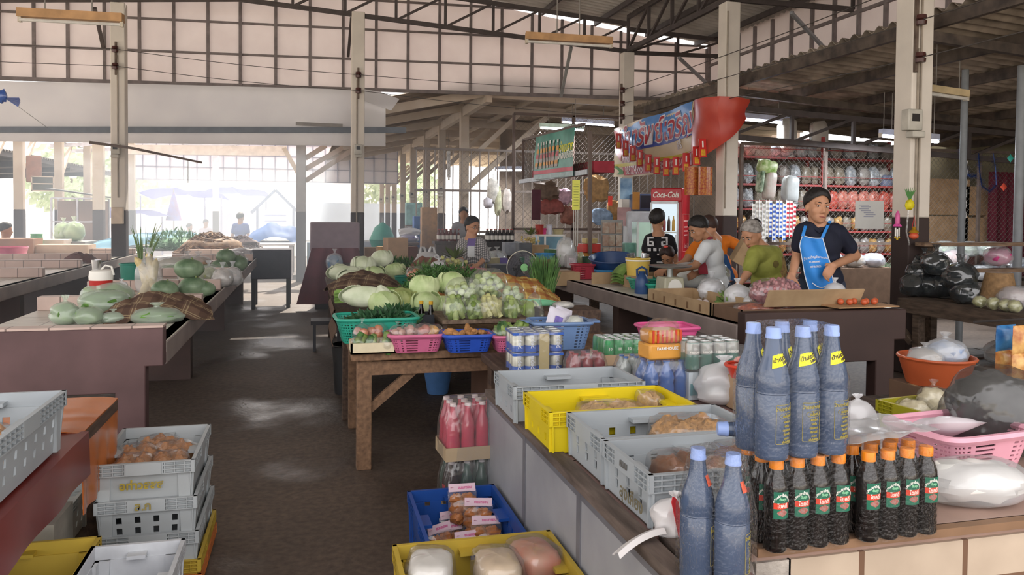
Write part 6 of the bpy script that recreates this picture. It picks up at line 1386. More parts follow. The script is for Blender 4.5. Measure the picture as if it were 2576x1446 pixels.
for z in (.62, .95, 1.28): B().box((-.03, -.337, z), (.47, .006, .02)).ob('shelf', WHL, e)
for z in (.3, .64, .97, 1.3):
 for k in range(5): B().lathe([(.03, 0), (.03, .14), (.012, .19), (.012, .22)], 8, (-.21 + .09 * k, -.34, z), ell=.3).ob('bottle', M(('a02830', '3c2018', 'c89a2c', '2f6a44', 'c8c4c0')[(k + int(z * 3)) % 5], .3), e)
B().tube([(.2, -.36, .9), (.2, -.37, 1.1), (.2, -.36, 1.25)], .012, 6).ob('handle', M('e8e8e8', .3), e)
sx_ = lambda: (pi / 2, 0, pi / 2)
b = B()
for z, w in ((1.45, .4), (1.36, .3), (1.3, .34), (1.24, .26)): b.box((.314, 0, z), (.004, w, .02))
b.ob('side_text_line', M('d89a94', .5), e, smooth=False); lettering('Coca-Cola', .09, M('e0a8a4', .5), e, (.313, .05, 1.08), sx_(), shear=.3)
b = B()
for a, c in (((.314, -.25, 1.0), (.314, .25, 1.0)), ((.314, -.25, 1.55), (.314, .25, 1.55)), ((.314, -.25, 1.0), (.314, -.25, 1.55)), ((.314, .25, 1.0), (.314, .25, 1.55))): b.bar(a, c, .008)
b.ob('side_frame_line', M('d87a74', .5), e, smooth=False)
for k, (dx, z, r_) in enumerate([(-.1, 0, .0), (.08, .02, .3)]): e = E('snack_sheet', ('red and yellow snack sheet hanging above the fridge, left', 'red and yellow snack sheet hanging above the fridge, right')[k], 'snack packs', P(1745 + 30 * k, 455, d=10.6), r_); B().grid(lambda s, t: ((s - .5) * .26, .012 * math.sin(s * 9), (t - .5) * .38), 8, 8, th=.004).ob('packs', M('b8342c', .35, .3, 45, h2='c8883c'), e)
# white fridge with monitor, mint cabinet, posters
e = E('white_fridge', 'white chest with a small dark television on top, left of the boy in black', 'fridge', (*P(1610, 540, d=12.9).xy, 0), -.25); B().box((0, 0, .78), (.48, .46, 1.56)).ob('cabinet', M('c9ced2', .4), e, bev=.02)
e = E('television', 'small old television standing on the white chest', 'television', (*P(1618, 500, d=12.85).xy, 1.562), -.25); B().box((0, 0, .14), (.4, .34, .27)).ob('case', M('4f5a78', .4), e, bev=.02); B().box((.05, -.173, .15), (.24, .008, .2)).ob('screen', M('30343c', .2), e)
B().box((-.14, -.173, .15), (.1, .008, .22)).ob('blue_sticker', M('3f64c0', .4, .3, 12), e)
e = E('glass_cabinet', 'mint edged glass cabinet just left of the boy in black', 'cabinet', (*P(1614, 600, d=11.3).xy, 0), -.2); B().box((0, 0, .7), (.2, .4, 1.4)).ob('panes', M('a8d8c4', .15, .1, 4, spec=.7), e); b = B()
for x in (-.1, .1): b.box((x, -.2, .7), (.025, .025, 1.42))
b.ob('frame', M('d4dcd8', .4), e)
def poster(lab, u, v, d, w, h, m, rz=-.25, cat='poster'): 
 e_ = E('poster', lab, cat, P(u, v, d=d), rz); B().box((0, 0, 0), (w, .006, h)).ob('sheet', m, e_); return e_
poster('tall blue poster with white lettering left of the fridge', 1575, 475, 13, .19, .34, M('3f86c4', .4, .3, 5, h2='a8cce4')); poster('brown paper sheet beside the television', 1600, 505, 12, .11, .26, M('b8843c', .6, .1))
poster('pale pink poster under the tall blue poster', 1570, 545, 12.8, .22, .3, M('c8a4a4', .5, .2, 6)); poster('red card hanging from a string among the goods', 1535, 505, 10.8, .07, .13, M('d83a28', .4), .3, 'card')
poster('dark maroon upright hanging cloth in the middle of the shop', 1349, 515, 12.2, .14, .46, M('4c2430', .8), 0, 'cloth')
# shop counter tables and goods
e = table('shop table in the middle distance, laden with basins and jars', 2.9, 4.35, 9.9, 11.6, .8, WDD, brace=False)
table('rear shop table under the steel cage', 2.95, 4.5, 11.7, 13.1, .85, WDD, brace=False)
def place2(u, y, z): p = P(u, 560, Y=y); return (p.x, p.y, z)
def rack_sachets(lab, c):
 e = E('sachet_rack', lab, 'rack', c, -.25)
 for r_ in range(3):
  for k in range(3): B().box(((k - 1) * .09, -.02 * r_, .5 - r_ * .17), (.082, .02, .15)).ob('sachet_card', M(('d8cbb8', 'c9b09c', 'cfc9b4')[(r_ + k) % 3], .4, .4, 22, h2='8c6a54'), e)
 B().box((0, .03, .3), (.3, .02, .62)).ob('rack_back', GREY, e); return e
rack_sachets('upright rack of pale coffee sachets in the middle of the shop table', place2(1540, 10.2, .82))
carton('red and yellow printed carton on the shop table', place2(1487, 10.6, .97), .32, .25, .12, M('d84c44', .4, .1)); carton('orange carton under the red printed carton', place2(1487, 10.6, .8), .31, .25, .165, M('d8923c', .4, .2, 8))
carton('cream carton lid box on top of the red printed carton', place2(1484, 10.7, 1.095), .18, .16, .07, M('d8c88c', .5))
sack('tall clear bag of white foam boxes on the shop table', 'foam_bag', place2(1424, 10.1, .8), (.13, .12, .2), M('cfcac0', .4, .15, 14), 5, HAZY, tie=False)
e = E('glass_jar', 'clear square jar with printed portrait label on the shop table', 'jar', place2(1436, 9.95, .8)); B().box((0, 0, .08), (.13, .13, .16)).ob('jar', M('b4b0b0', .15, .1, 6), e, bev=.01); B().box((0, -.068, .08), (.09, .004, .1)).ob('label', M('c8bcc0', .5, .3, 14), e)
sack('blue plastic bag on the shop table beside the yellow bag', 'blue_bag', place2(1490, 10.3, .82), (.1, .08, .05), M('3c84c8', .3, .1), 4, film('5aa0e0', .05, .2, .4), tie=False)
sack('bright yellow bag on the shop table', 'yellow_bag', place2(1462, 10.2, .8), (.05, .05, .1), M('c8c83c', .4, .2), 6, HAZY, tie=False)
bucket('dark green tub behind the yellow bag on the shop table', place2(1490, 10.05, .8), .13, .13, M('3c5440', .5), name='tub', cat='tub')
bucket('light blue bowl stacked in front on the shop table', place2(1372, 10.4, .88), .14, .08, M('4c94cc', .4), name='bowl', cat='bowl', flare=1.4); bucket('dark red bowl under the light blue bowl', place2(1365, 10.2, .8), .15, .09, M('7c2c34', .4), name='bowl', cat='bowl', flare=1.4); bucket('green basin left of the light blue bowl', place2(1338, 10.5, .8), .16, .1, M('3f7a60', .4), name='basin', cat='basin', flare=1.3)
e = E('aquarium_cabinet', 'white framed glass food cabinet with bluish panes in the shop', 'cabinet', place2(1382, 12.4, .86), -.1); B().box((0, 0, .17), (.42, .3, .26)).ob('panes', M('6f9cae', .15, .2, 4, spec=.7), e); b = B()
for z in (.03, .3): b.box((0, -.155, z), (.44, .02, .03))
for x in (-.21, -.1, .21): b.box((x, -.155, .16), (.03, .02, .28))
b.ob('frame', WHL, e)
for k, (u, r_, h, m, lab) in enumerate([(1357, .07, .15, 'b03428', 'red jar on the glass food cabinet'), (1369, .035, .09, 'd83c7c', 'small pink cup on the glass food cabinet'), (1382, .05, .15, 'd8d8e4', 'white cup on the glass food cabinet'), (1404, .09, .08, 'b8ac84', 'khaki tub on the glass food cabinet')]): bucket(lab, place2(u, 12.35, 1.175), r_, h, M(m, .35), name='jar', cat='jar')
bunch('orange and yellow flower bunch in a clay pot on the rear shop table', place2(1334, 12.2, 1.0), 30, .02, M('d89a4c', .5, .3, 8, h2='d8d08c'), M('6c8040', .6), 8, .14); bucket('clay pot under the orange flower bunch', place2(1334, 12.2, .86), .08, .14, M('a85a3c', .7), name='pot', cat='pot', flare=1.2)
carton('kraft carton on the rear shop table', place2(1345, 11.9, .86), .4, .25, .16, KB); carton('red paper box on the rear shop table', place2(1285, 12.3, .86), .2, .16, .08, M('c04c4c', .6)); carton('white paper box on the rear shop table', place2(1310, 11.9, .86), .15, .12, .13, M('c8ccd8', .6))
# sauce bottles in rows
def sauce_row(lab, c, n, m, grp, rows=2, h=.22, r=.03):
 g = random.Random(n); f = None
 for j in range(rows):
  for k in range(n):
   loc = (c[0] + k * r * 2.4, c[1] + j * .1, c[2])
   if f is None:
    f = E('sauce_bottle', lab, 'bottle', loc, 0, grp); B().lathe([(r * .9, 0), (r, .01), (r, h * .6), (r * .4, h * .78), (r * .36, h * .95)], 12).ob('bottle', M(m, .2, .1), f); B().lathe([(r * .45, h * .93), (r * .45, h), (0, h)], 10).ob('cap', REDP, f); B().lathe([(r * 1.03, h * .15), (r * 1.03, h * .48)], 12).ob('label', WHL, f)
   else: dup(f, loc)
c = place2(1105, 14.2, 1.0); sauce_row('sauce bottle with white label and red cap on the shelf behind the dark post', c, 8, '6c2c24', 'sauce bottles behind the dark post')
B().box((c[0] + .28, c[1] + .05, .97), (.75, .3, .05)).ob('shelf_board', WDD, label='shelf board under the red-capped sauce bottles', cat='shelf'); B().box((c[0] + .28, c[1] + .05, .47), (.7, .25, .94)).ob('shelf_cabinet', M('5c4a40', .8), label='dark cabinet under the red-capped sauce bottles', cat='cabinet')
c = place2(1228, 13.4, 1.02); sauce_row('dark sauce bottle with white label on the shelf right of the woman in glasses', c, 7, '2c2220', 'dark sauce bottles right of the woman in glasses')
B().box((c[0] + .2, c[1] + .05, .995), (.7, .3, .05)).ob('shelf_board', DARK, label='black shelf board under the dark sauce bottles', cat='shelf'); B().box((c[0] + .2, c[1] + .05, .485), (.66, .26, .97)).ob('shelf_cabinet', M('3c3634', .8), label='dark cabinet under the dark sauce bottles', cat='cabinet')
# steel grille of the closed shop
e = E('steel_grille', 'tall steel grille of a closed shop behind the woman in glasses', 'grille', (4.2, 17.2, 0)); b = B()
for k in range(34): b.tube([(-1.9 + k * .2, 0, 0), (-1.9 + k * .2, 0, 2.9)], .014, 5)
b.ob('bars', M('8c8078', .5, .2), e); b = B()
for z in (.1, 1.1, 2.0, 2.9): b.box((1.5, 0, z), (6.9, .04, .05))
b.ob('rails', M('7c7068', .5), e)
chain(e, (-1.9, .03, .1), (4.9, .03, .1), 2.8, .14, .0025)
for k, (u, v, w, h, m) in enumerate([(1240, 480, .25, .5, 'd8d4cc'), (1252, 505, .16, .6, 'c8c8a8'), (1228, 510, .2, .22, 'd8d4dc'), (1275, 505, .2, .5, 'cfc4bc'), (1385, 520, .5, .3, '8c4a44'), (1415, 495, .35, .3, 'c8a4b4'), (1375, 480, .5, .35, '6c5a4c'), (1500, 475, .5, .5, 'b08a5c'), (1512, 545, .4, .3, '8ca0b8'), (1430, 540, .3, .35, '8c5a4c'), (1545, 530, .3, .4, 'a87c4c')]):
 p_ = P(u, v, Y=16.6 if k < 4 else 14.8); e = E('hanging_goods', ['white shirt hung on the grille', 'long pale printed cloth hung on the grille', 'white card hung on the grille', 'pale towel hung on the grille', 'dark red goods hung behind the cage', 'pinkish bag hung behind the cage', 'brown bags hung high behind the cage', 'bunch of orange-brown bags hanging by the mesh', 'bluish bag hung behind the sachet rack', 'brown goods behind the yellow sign', 'tan bags hung beside the red card'][k], 'hanging goods', p_, -.2)
 B().ball((0, 0, 0), (w / 2, .07, h / 2), 16, 10, .35, 6, k, sq=.75).ob('bundle', M(m, .6, .3, 12), e); B().tube([(0, 0, h * .4), (0, 0, h * .75)], .006, 4).ob('hook', GREY, e)
e = E('wire_fence', 'chain-link fence panel behind the fridge and the banner', 'fence', (4.0, 15.4, 1.2)); chain(e, (0, 0, 0), (5.0, 0, 0), 2.3, .1, .002); b = B()
for k in range(5): b.bar((k * 1.25, 0, -1.2), (k * 1.25, 0, 2.3), .05)
b.bar((0, 0, 0), (5, 0, 0), .05); b.bar((0, 0, 2.3), (5, 0, 2.3), .05); b.ob('frame', M('5c4c44', .6), e, smooth=False)
# ---- right hand shop behind chain-link: red shelves full of bagged goods
SHY = 10.9
e = E('wire_fence', 'chain-link fence in front of the red shelves, from the banner pillar to the right', 'fence', (6.1, 10.35, .55)); chain(e, (0, 0, 0), (7.0, 0, 0), 2.0, .085, .0022, M('5c5650', .5)); b = B()
for k in range(6): b.bar((k * 1.4, 0, -.55), (k * 1.4, 0, 2.0), .045)
for z in (0, .55, 2.0): b.bar((0, 0, z), (7, 0, z), .04)
b.ob('frame', M('6a5c54', .6, .2), e, smooth=False)
REDS = M('a84a48', .5, .15); e = E('red_shelf', 'long red metal shelving behind the chain-link fence', 'shelf', (6.3, SHY, 0)); b = B(); SZ = (.5, .92, 1.28, 1.62, 2.0, 2.42)
for x in (0, 1.55, 3.1):
 for y in (0, .4): b.bar((x, y, 0), (x, y, 2.75), .04)
b.ob('upright', REDS, e, smooth=False)
for z in SZ: B().box((1.55, .2, z - .015), (3.15, .44, .03)).ob('shelf_board', REDS, e, smooth=False)
B().box((1.55, .43, 1.4), (3.15, .01, 2.7)).ob('back_panel', M('5c5850', .8, .4, 5, h2='8c867a'), e)
b = B()
for z in SZ: b.bar((0, -.02, z + .12), (3.1, -.02, z + .12), .012)
b.ob('guard_rail', REDS, e, smooth=False)
GCOL = [M('c9c4bc', .3, .35, 18, h2='8c8480'), M('b8b0a0', .3, .35, 18, h2='7c7060'), M('c85a48', .3, .35, 18, h2='e0a090'), M('8c949c', .3, .35, 18, h2='cfd4d8'), M('a8743c', .3, .35, 18, h2='d8b070'), M('a83c30', .3, .3, 18, h2='d87060'), M('6c8460', .3, .35, 18, h2='b8c8a4')]
protos = {}
def goods_row(z, x0, x1, w, h, ms, lab, grp, dy=0):
 g = random.Random(int(z * 100 + x0 * 10)); x = x0
 while x < x1:
  m = ms[g.randrange(len(ms))]; k = (m.name, w, h)
  if k not in protos:
   b = B(); b.ball((0, 0, h / 2), (w / 2, w * .4, h / 2), 12, 8, .25, 7, len(protos), sq=.7); protos[k] = b.ob('goods_bag', m); o = protos[k]
  else: o = protos[k].copy(); COL.objects.link(o)
  o.location = (6.3 + x, SHY + .12 + dy + g.uniform(-.02, .05), z + .002); o.rotation_euler = (0, 0, g.uniform(-.3, .3)); tag(o, lab, 'bag', grp); x += w * g.uniform(.95, 1.1)
G = GCOL
for z, w, h, ms, n in [(.5, .2, .26, [G[1], G[6], G[0]], 'lowest'), (.92, .16, .24, [G[4], G[1], G[0]], 'second lowest'), (1.28, .15, .22, [G[0], G[1], G[4]], 'third'), (1.62, .19, .3, [G[2], G[5], G[3]], 'fourth'), (2.0, .2, .3, [G[0], G[3], G[1]], 'second highest'), (2.42, .22, .26, [G[3], G[0]], 'highest')]:
 if n == 'fourth': goods_row(z, 1.65, 3.1, w, h, [G[2], G[5]], 'red-orange bag on the fourth red shelf from below', 'red bags on the fourth shelf'); goods_row(z, .1, 1.5, w, h, [G[1], G[3]], 'dull clear bag on the fourth red shelf from below, left half', 'dull bags on the fourth shelf')
 else: goods_row(z, .1, 3.1, w, h, ms, 'clear bag of dry goods on the %s red shelf' % n, 'bags on the %s red shelf' % n)
# sachet strips
SC = [('3c5cb0', 'd8dce4'), ('4c70c0', 'e4e4ec'), ('b83040', 'e4d4d4'), ('a8a49c', 'e0dcd4')]; fs = {}
for k in range(13):
 u = 1896 + k * 8.6; c1 = SC[3 if k < 5 else (0 if k < 8 else (1 if k < 10 else 2))]
 p_ = P(u, 512 - (8 if k % 3 else 0), Y=10.2); key = c1
 if key not in fs:
  e = E('sachet_strip', 'x', 'sachet strip', p_); b1, b2 = B(), B()
  for j in range(16): (b1 if j % 2 else b2).box((0, 0, -.02 - j * .033), (.042, .01, .031))
  b1.ob('coloured_sachet', M(c1[0], .35, .2, 30), e); b2.box((0, .006, -.265), (.042, .003, .52)); b2.ob('pale_sachet', M(c1[1], .35, .25, 30), e); B().box((-.024, -.004, -.27), (.007, .004, .56)).ob('white_edge', M('f0f0f4', .3), e); fs[key] = e
 else: e = dup(fs[key], p_)
 nm = {SC[3]: 'grey and white', SC[0]: 'dark blue', SC[1]: 'light blue', SC[2]: 'red and white'}[c1]
 e['label'] = nm + ' strip of sachets hanging behind the elderly woman in green'; e['group'] = nm + ' sachet strips'
# hanging goods in front of the shelf
for k, (u, v, w, h, m, h2, tilt, lab) in enumerate([(1930, 420, .3, .2, '7ca83c', 'd8e0b8', .2, 'green and white wrapped roll pack hanging at the left of the shelf'), (1935, 465, .18, .42, 'd8d4cc', 'b8a49c', .12, 'tall white printed roll pack below the green one'), (1988, 475, .24, .38, 'c8cccc', 'a4a8a8', .05, 'square white plastic pack beside the tall printed roll pack'), (1912, 455, .07, .34, '2c5c30', 'c8d8c0', .12, 'narrow dark green striped pack at the left of the roll packs'), (1915, 375, .3, .34, 'bcbcb4', '8c8c84', 0, 'grey wrapped bundle on top of the shelf at the left'), (1980, 340, .3, .55, 'd0ccc4', 'a8a49c', 0, 'tall pale wrapped bundle on top of the shelf'), (2060, 345, .3, .5, 'cfc8c0', 'b0a89c', 0, 'second tall pale wrapped bundle on top of the shelf'), (2227, 455, .18, .2, '8c94ac', '7c84a0', 0, 'blue-grey bucket on the shelf just left of the nearest pillar')]):
 p_ = P(u, v, Y=10.25 if k < 4 else 11); e = E('wrapped_pack', lab, 'pack', p_, rot=(0, tilt, 0)); B().ball((0, 0, 0), (w / 2, .08, h / 2), 16, 12, .1, 5, k, sq=.5).ob('pack', M(m, .3, .2, 12, h2=h2), e)
pt = P(2187, 540, d=8.3); e = E('notice_board', 'white handwritten notice board hanging left of the nearest pillar', 'board', pt, -.3); B().box((0, 0, 0), (.29, .01, .29)).ob('board', M('d8d8d4', .5, .03), e)
for k in range(7): B().box((-.06 + .02 * (k % 2) + (.0 if k < 4 else .05), -.0065, .1 - k * .02), (.1, .001, .006)).ob('handwritten_line', M('8c90a8', .6), e)
B().tube([(-.1, 0, .145), (0, 0, .3), (.1, 0, .145)], .003, 4).ob('string', REDP, e)
# offerings and garlands tied to the nearest pillar
e = E('pink_garland', 'pink bottle and ribbon garland hanging on the nearest pillar', 'garland', P(2258, 545, Y=6.3)); e.scale = (.65, .65, .65); B().lathe([(.03, -.12), (.035, -.06), (.03, .04), (.012, .08), (.0, .09)], 12).ob('bottle', M('d05a94', .3), e); B().lathe([(.05, -.14), (.04, -.11), (.02, -.1)], 10, wob=lambda a, z: 1 + .3 * math.sin(a * 6)).ob('ribbon', M('d84c9c', .5), e)
for k in range(3): B().box((-.03 + .03 * k, 0, -.22 - .02 * (k == 1)), (.014, .014, .12)).ob('white_tassel', WHL, e); B().ball((-.03 + .03 * k, 0, -.3 - .02 * (k == 1)), .017, 8, 6).ob('yellow_flower', M('c8a82c', .6), e)
e = E('yellow_flower', 'yellow flower with green leaves stuck on the nearest pillar', 'flower', P(2288, 515, Y=6.28)); B().ball((0, 0, 0), (.045, .035, .05), 14, 10, .3, 9, 2).ob('blossom', M('d8c820', .6), e); b = B()
for k in range(7): a = -.9 + k * .3; b.add([(0, 0, .02), (.03 * math.sin(a) - .012, 0, .09), (.09 * math.sin(a), -.01, .13 + .04 * math.cos(a)), (.03 * math.sin(a) + .012, 0, .09)], [(0, 1, 2, 3)])
b.ob('leaf', M('4c8040', .6), e); B().tube([(0, .01, -.04), (-.02, .01, -.25), (.02, .01, -.38)], .008, 5).ob('wrapper', CLEAR, e)
e = E('amulet_pot', 'small orange and gold pot ornament hanging on the nearest pillar', 'ornament', P(2299, 585, Y=6.28)); B().ball((0, 0, -.03), (.045, .04, .035), 12, 8).ob('pot', M('c85a3c', .35), e); B().lathe([(.045, .0), (.035, .02), (.015, .03), (.02, .05), (0, .06)], 14).ob('gold_lid', M('c8982c', .3, metal=.5), e); B().tube([(-.02, 0, .05), (0, 0, .16), (.02, 0, .05)], .003, 4).ob('string', REDP, e)
# far right: pole, cartons, tinsel
e = E('steel_pole', 'grey steel pole right of the nearest pillar', 'pole', (*P(2418, 600, Y=7.6).xy, 0)); B().tube([(0, 0, 0), (0, 0, 3.2)], .04, 10).ob('pole', M('7c8084', .5, .1), e); B().tube([(.05 + .008 * math.sin(k), 0, 1.5 + .02 * k) for k in range(34)], .008, 4).ob('beaded_chain', M('c8c8c8', .3, .4, 60), e)
e = E('steel_pole', 'grey steel pole at the right edge of the photo', 'pole', (*P(2560, 600, Y=7.2).xy, 0)); B().tube([(0, 0, 0), (0, 0, 3.2)], .05, 10).ob('pole', M('8c9094', .5, .1), e)
CTN = M('b08c66', .85, .12, 5, h2='c4a280')
for k, (u, y, z, w, h, lab) in enumerate([(2365, 11.6, 1.55, .85, .62, 'big tan carton high behind the fence, nearest the pillar'), (2445, 11.6, 1.55, .75, .5, 'second tan carton high behind the fence'), (2365, 11.5, .95, .8, .58, 'tan carton in the lower row behind the fence'), (2440, 11.5, .95, .7, .56, 'second tan carton in the lower row behind the fence'), (2500, 11.5, .95, .5, .7, 'brown carton at the right end of the lower row')]):
 p_ = P(u, 540, Y=y); carton(lab, (p_.x, y, z), w, .4, h, CTN)
B().box((P(2430, 540, Y=11.5).x, 11.5, .92), (2.6, .5, .05)).ob('shelf_board', DARK, label='dark shelf board under the tan cartons', cat='shelf'); B().box((P(2430, 540, Y=11.5).x, 11.5, .45), (2.5, .45, .89)).ob('low_cabinet', M('6c4a44', .8, .2), label='dark shelf base under the tan cartons', cat='shelf')
e = E('maroon_curtain', 'dark maroon curtain at the right behind the fence', 'curtain', (*P(2540, 540, Y=11.2).xy, 0)); B().grid(lambda s, t: ((s - .5) * .9, .04 * math.sin(s * 30), .4 + 1.9 * t), 40, 6, th=.01).ob('cloth', M('6c2434', .8, .15), e)
def tinsel(lab, pts, m, seed):
 g = random.Random(seed); b = B(); 
 for a, c in zip(pts, pts[1:]):
  for k in range(60):
   p = a.lerp(c, g.random()); d = Vector((g.uniform(-1, 1), g.uniform(-1, 1), g.uniform(-1, 1))).normalized(); b.add([p - d * .07, p + d.orthogonal() * .003, p + d * .07], [(0, 1, 2)])
 b.tube(pts, .008, 4); return b.ob('tinsel_garland', m, label=lab, cat='tinsel', smooth=False)
NAV = M('22335c', .3, .4, 30, metal=.5)
def tp(l): return [P(u, v, Y=9.4) for u, v in l]
tinsel('dark blue tinsel garland hanging in a loop right of the grey pole', tp([(2462, 385), (2464, 430), (2470, 468), (2490, 482), (2506, 465), (2504, 420), (2498, 385)]), NAV, 3)
tinsel('thin dark blue tinsel running up the grey pole', tp([(2412, 375), (2425, 420), (2440, 445), (2456, 440)]), NAV, 5)
for k, (u, v, m, lab) in enumerate([(2525, 470, 'c84c38', 'red diamond shaped paper charm beside the tinsel'), (2542, 398, '3cb0a0', 'small teal ornament near the top right')]): B().lathe([(0, -.06), (.06, 0), (0, .06)], 4, ell=.3).ob('charm', M(m, .5), loc=P(u, v, Y=9.3), label=lab, cat='ornament')
for k in range(14):
 u = 2320 + (k * 53) % 250; p_ = P(u, 640, Y=10.0); sack('silvery plastic bundle heaped on the low shelf behind the fence', 'plastic_bundle', (p_.x, 9.9 + .15 * (k % 3), .55 + .12 * (k % 4)), (.2, .15, .12), M(('b8b8bc', '9ca4b0', 'c8a8a4', 'a8b8a4')[k % 4], .25, .4, 14), k, HAZY, nz=.3, tie=False, group='silvery bundles behind the fence')
B().box((9.3, 10.05, .27), (4.6, .6, .54)).ob('low_shelf', M('4a4038', .8), label='low dark shelf behind the fence, heaped with plastic bundles', cat='shelf')
sack('pink and purple plastic bundle on the wooden rack', 'plastic_bundle', (*P(2510, 665, X=6.6).xy, 1.03), (.14, .12, .1), M('c84c84', .3, .3, 8), 3, HAZY, tie=False)
p_ = P(2130, 660, Y=9.6); B().box((p_.x, 9.6, .4), (1.1, .5, .8)).ob('low_bench', M('6a5444', .8, .15), label='dark bench behind the man in a blue apron', cat='bench')
for k in range(3): sack(['clear bag of goods behind the right arm of the man in a blue apron', 'brown sack on the bench behind the man in a blue apron', 'silvery bag beside the brown sack behind the man in a blue apron'][k], 'produce_bag', (p_.x - .3 + .33 * k, 9.5, .802), (.16, .14, .1), M(('c8c8c8', '9c8468', 'b8b4c0')[k], .4, .3, 12), k, HAZY, tie=False)
# ---------------- people ----------------
SKIN = M('bb8a6c', .5, .08, 6, spec=.3); SKIN2 = M('a27659', .5, .08, 6, spec=.3); HAIR = M('1c1817', .55, .25, 30, .4); EYEW = M('e4ddd6', .2, .03); IRIS = M('241813', .2); LIPC = M('8c4c44', .5, .08)
def remesh(b, name, mat, parent, vox, smooth=9, it=.5):
 o = b.ob(name, mat, parent); m = o.modifiers.new('r', 'REMESH'); m.mode = 'VOXEL'; m.voxel_size = vox; m.use_smooth_shade = True
 if smooth: s = o.modifiers.new('s', 'SMOOTH'); s.factor = it; s.iterations = smooth
 par = o.parent; o.parent = None; bpy.context.view_layer.update(); baked(o); o.parent = par
 for p in o.data.polygons: p.use_smooth = True
 if not o.data.materials: o.data.materials.append(mat)
 return o
def cap(b, a, c, r0, r1, n=12, k=5):
 """rounded tapering limb"""
 a, c = Vector(a), Vector(c); b.tube([a.lerp(c, i / k) for i in range(k + 1)], [r0 + (r1 - r0) * i / k for i in range(k + 1)], n); b.ball(tuple(a), r0, n, 8); b.ball(tuple(c), r1, n, 8)
def hand(b, w, d, side, s=1., curl=.6, palm=None):
 """palm, four unequal bent fingers and a thumb leaving the side of the palm"""
 d = Vector(d).normalized(); n = Vector(palm) if palm else Vector((0, -1, 0)); n = (n - d * n.dot(d)).normalized(); l = d.cross(n).normalized() * side
 c = Vector(w) + d * .045 * s
 for k in range(4): o = l * ((k - 1.5) * .019 * s); b.tube([Vector(w) + o * .7, Vector(w) + d * .05 * s + o * .95, Vector(w) + d * .085 * s + o], [.014 * s, .0145 * s, .011 * s], 8)
 for k, ln in enumerate((.062, .075, .07, .055)):
  p = Vector(w) + d * .085 * s + l * ((1.5 - k) * .0195 * s); cur = d; pts = [p]
  for j, f in enumerate((.45, .32, .23)):
   cur = (cur + n * curl * (.5 + .35 * j)).normalized(); p = p + cur * ln * f * s; pts.append(p)
  b.tube(pts, [.0092 * s, .0088 * s, .0082 * s, .0066 * s], 8); b.ball(tuple(pts[-1]), .0068 * s, 8, 6)
 p = Vector(w) + d * .022 * s + l * .03 * s; q_ = p + (d * .5 + l * .75 + n * .35).normalized() * .034 * s; r_ = q_ + (d * .85 + l * .3 + n * .45).normalized() * .03 * s
 b.tube([Vector(w) + d * .01 * s + l * .01 * s, p, q_, r_], [.014 * s, .0135 * s, .0105 * s, .008 * s], 8); b.ball(tuple(r_), .0082 * s, 8, 6)
def frame_(yaw, pitch, roll=0.):
 """head axes for a face turned yaw from the camera (positive to the photo's right) and nodding down by pitch"""
 f = (-_F * math.cos(yaw) + _R * math.sin(yaw)).normalized(); r = Vector((0, 0, 1)).cross(f).normalized() * -1
 f2 = (f * math.cos(pitch) - _Z * math.sin(pitch)).normalized(); u = r.cross(f2).normalized()
 if u.z < 0: u = -u
 x = f2.cross(u).normalized()
 if roll: x, u = x * math.cos(roll) + u * math.sin(roll), u * math.cos(roll) - x * math.sin(roll)
 return Matrix(((x.x, -f2.x, u.x, 0), (x.y, -f2.y, u.y, 0), (x.z, -f2.z, u.z, 0), (0, 0, 0, 1)))
def head_shape(b, T, s):
 S_ = lambda c, r, **k: b.ball(tuple(q * s for q in c), tuple(q * s for q in r), 20, 14, T=T, **k)
 S_((0, .008, .035), (.074, .093, .088)); S_((0, -.02, -.015), (.064, .068, .082)); S_((0, -.04, -.065), (.048, .046, .042)); S_((0, -.062, -.088), (.024, .02, .02))
 for x in (-1, 1): S_((x * .034, -.05, -.018), (.03, .024, .036)); S_((x * .03, -.073, .032), (.028, .016, .012)); S_((x * .076, .012, -.008), (.009, .022, .031)); S_((x * .012, -.094, -.033), (.0095, .009, .008))
 b.tube([T @ (Vector(q) * s) for q in ((0, -.08, .025), (0, -.09, .0), (0, -.101, -.022), (0, -.1, -.032))], [.009 * s, .0105 * s, .013 * s, .012 * s], 10)
 S_((0, -.083, -.057), (.024, .009, .006)); S_((0, -.08, -.068), (.02, .01, .007))
def hair_cap(T, s, front=.95, side=1.5, back=2.05, vol=1.09, seed=1):
 def fn(u, v):
  a = u * 2 * pi + pi / 2; c = -math.sin(a)  # c=1 at the face
  lim = (front if c > 0 else back) * abs(c) ** 1.2 + side * (1 - abs(c) ** 1.2); th = v * lim
  q_ = vol * (1 + .035 * noise.noise((math.cos(a) * 5 + seed, math.sin(a) * 5, th * 5))) * (1 - (1 - .985 / vol) * v ** 5)
  return T @ (Vector((.077 * q_ * math.sin(th) * math.cos(a), .008 + .096 * q_ * math.sin(th) * math.sin(a), .035 + .092 * q_ * math.cos(th))) * s)
 return B().grid(fn, 40, 16, th=-.008 * s)
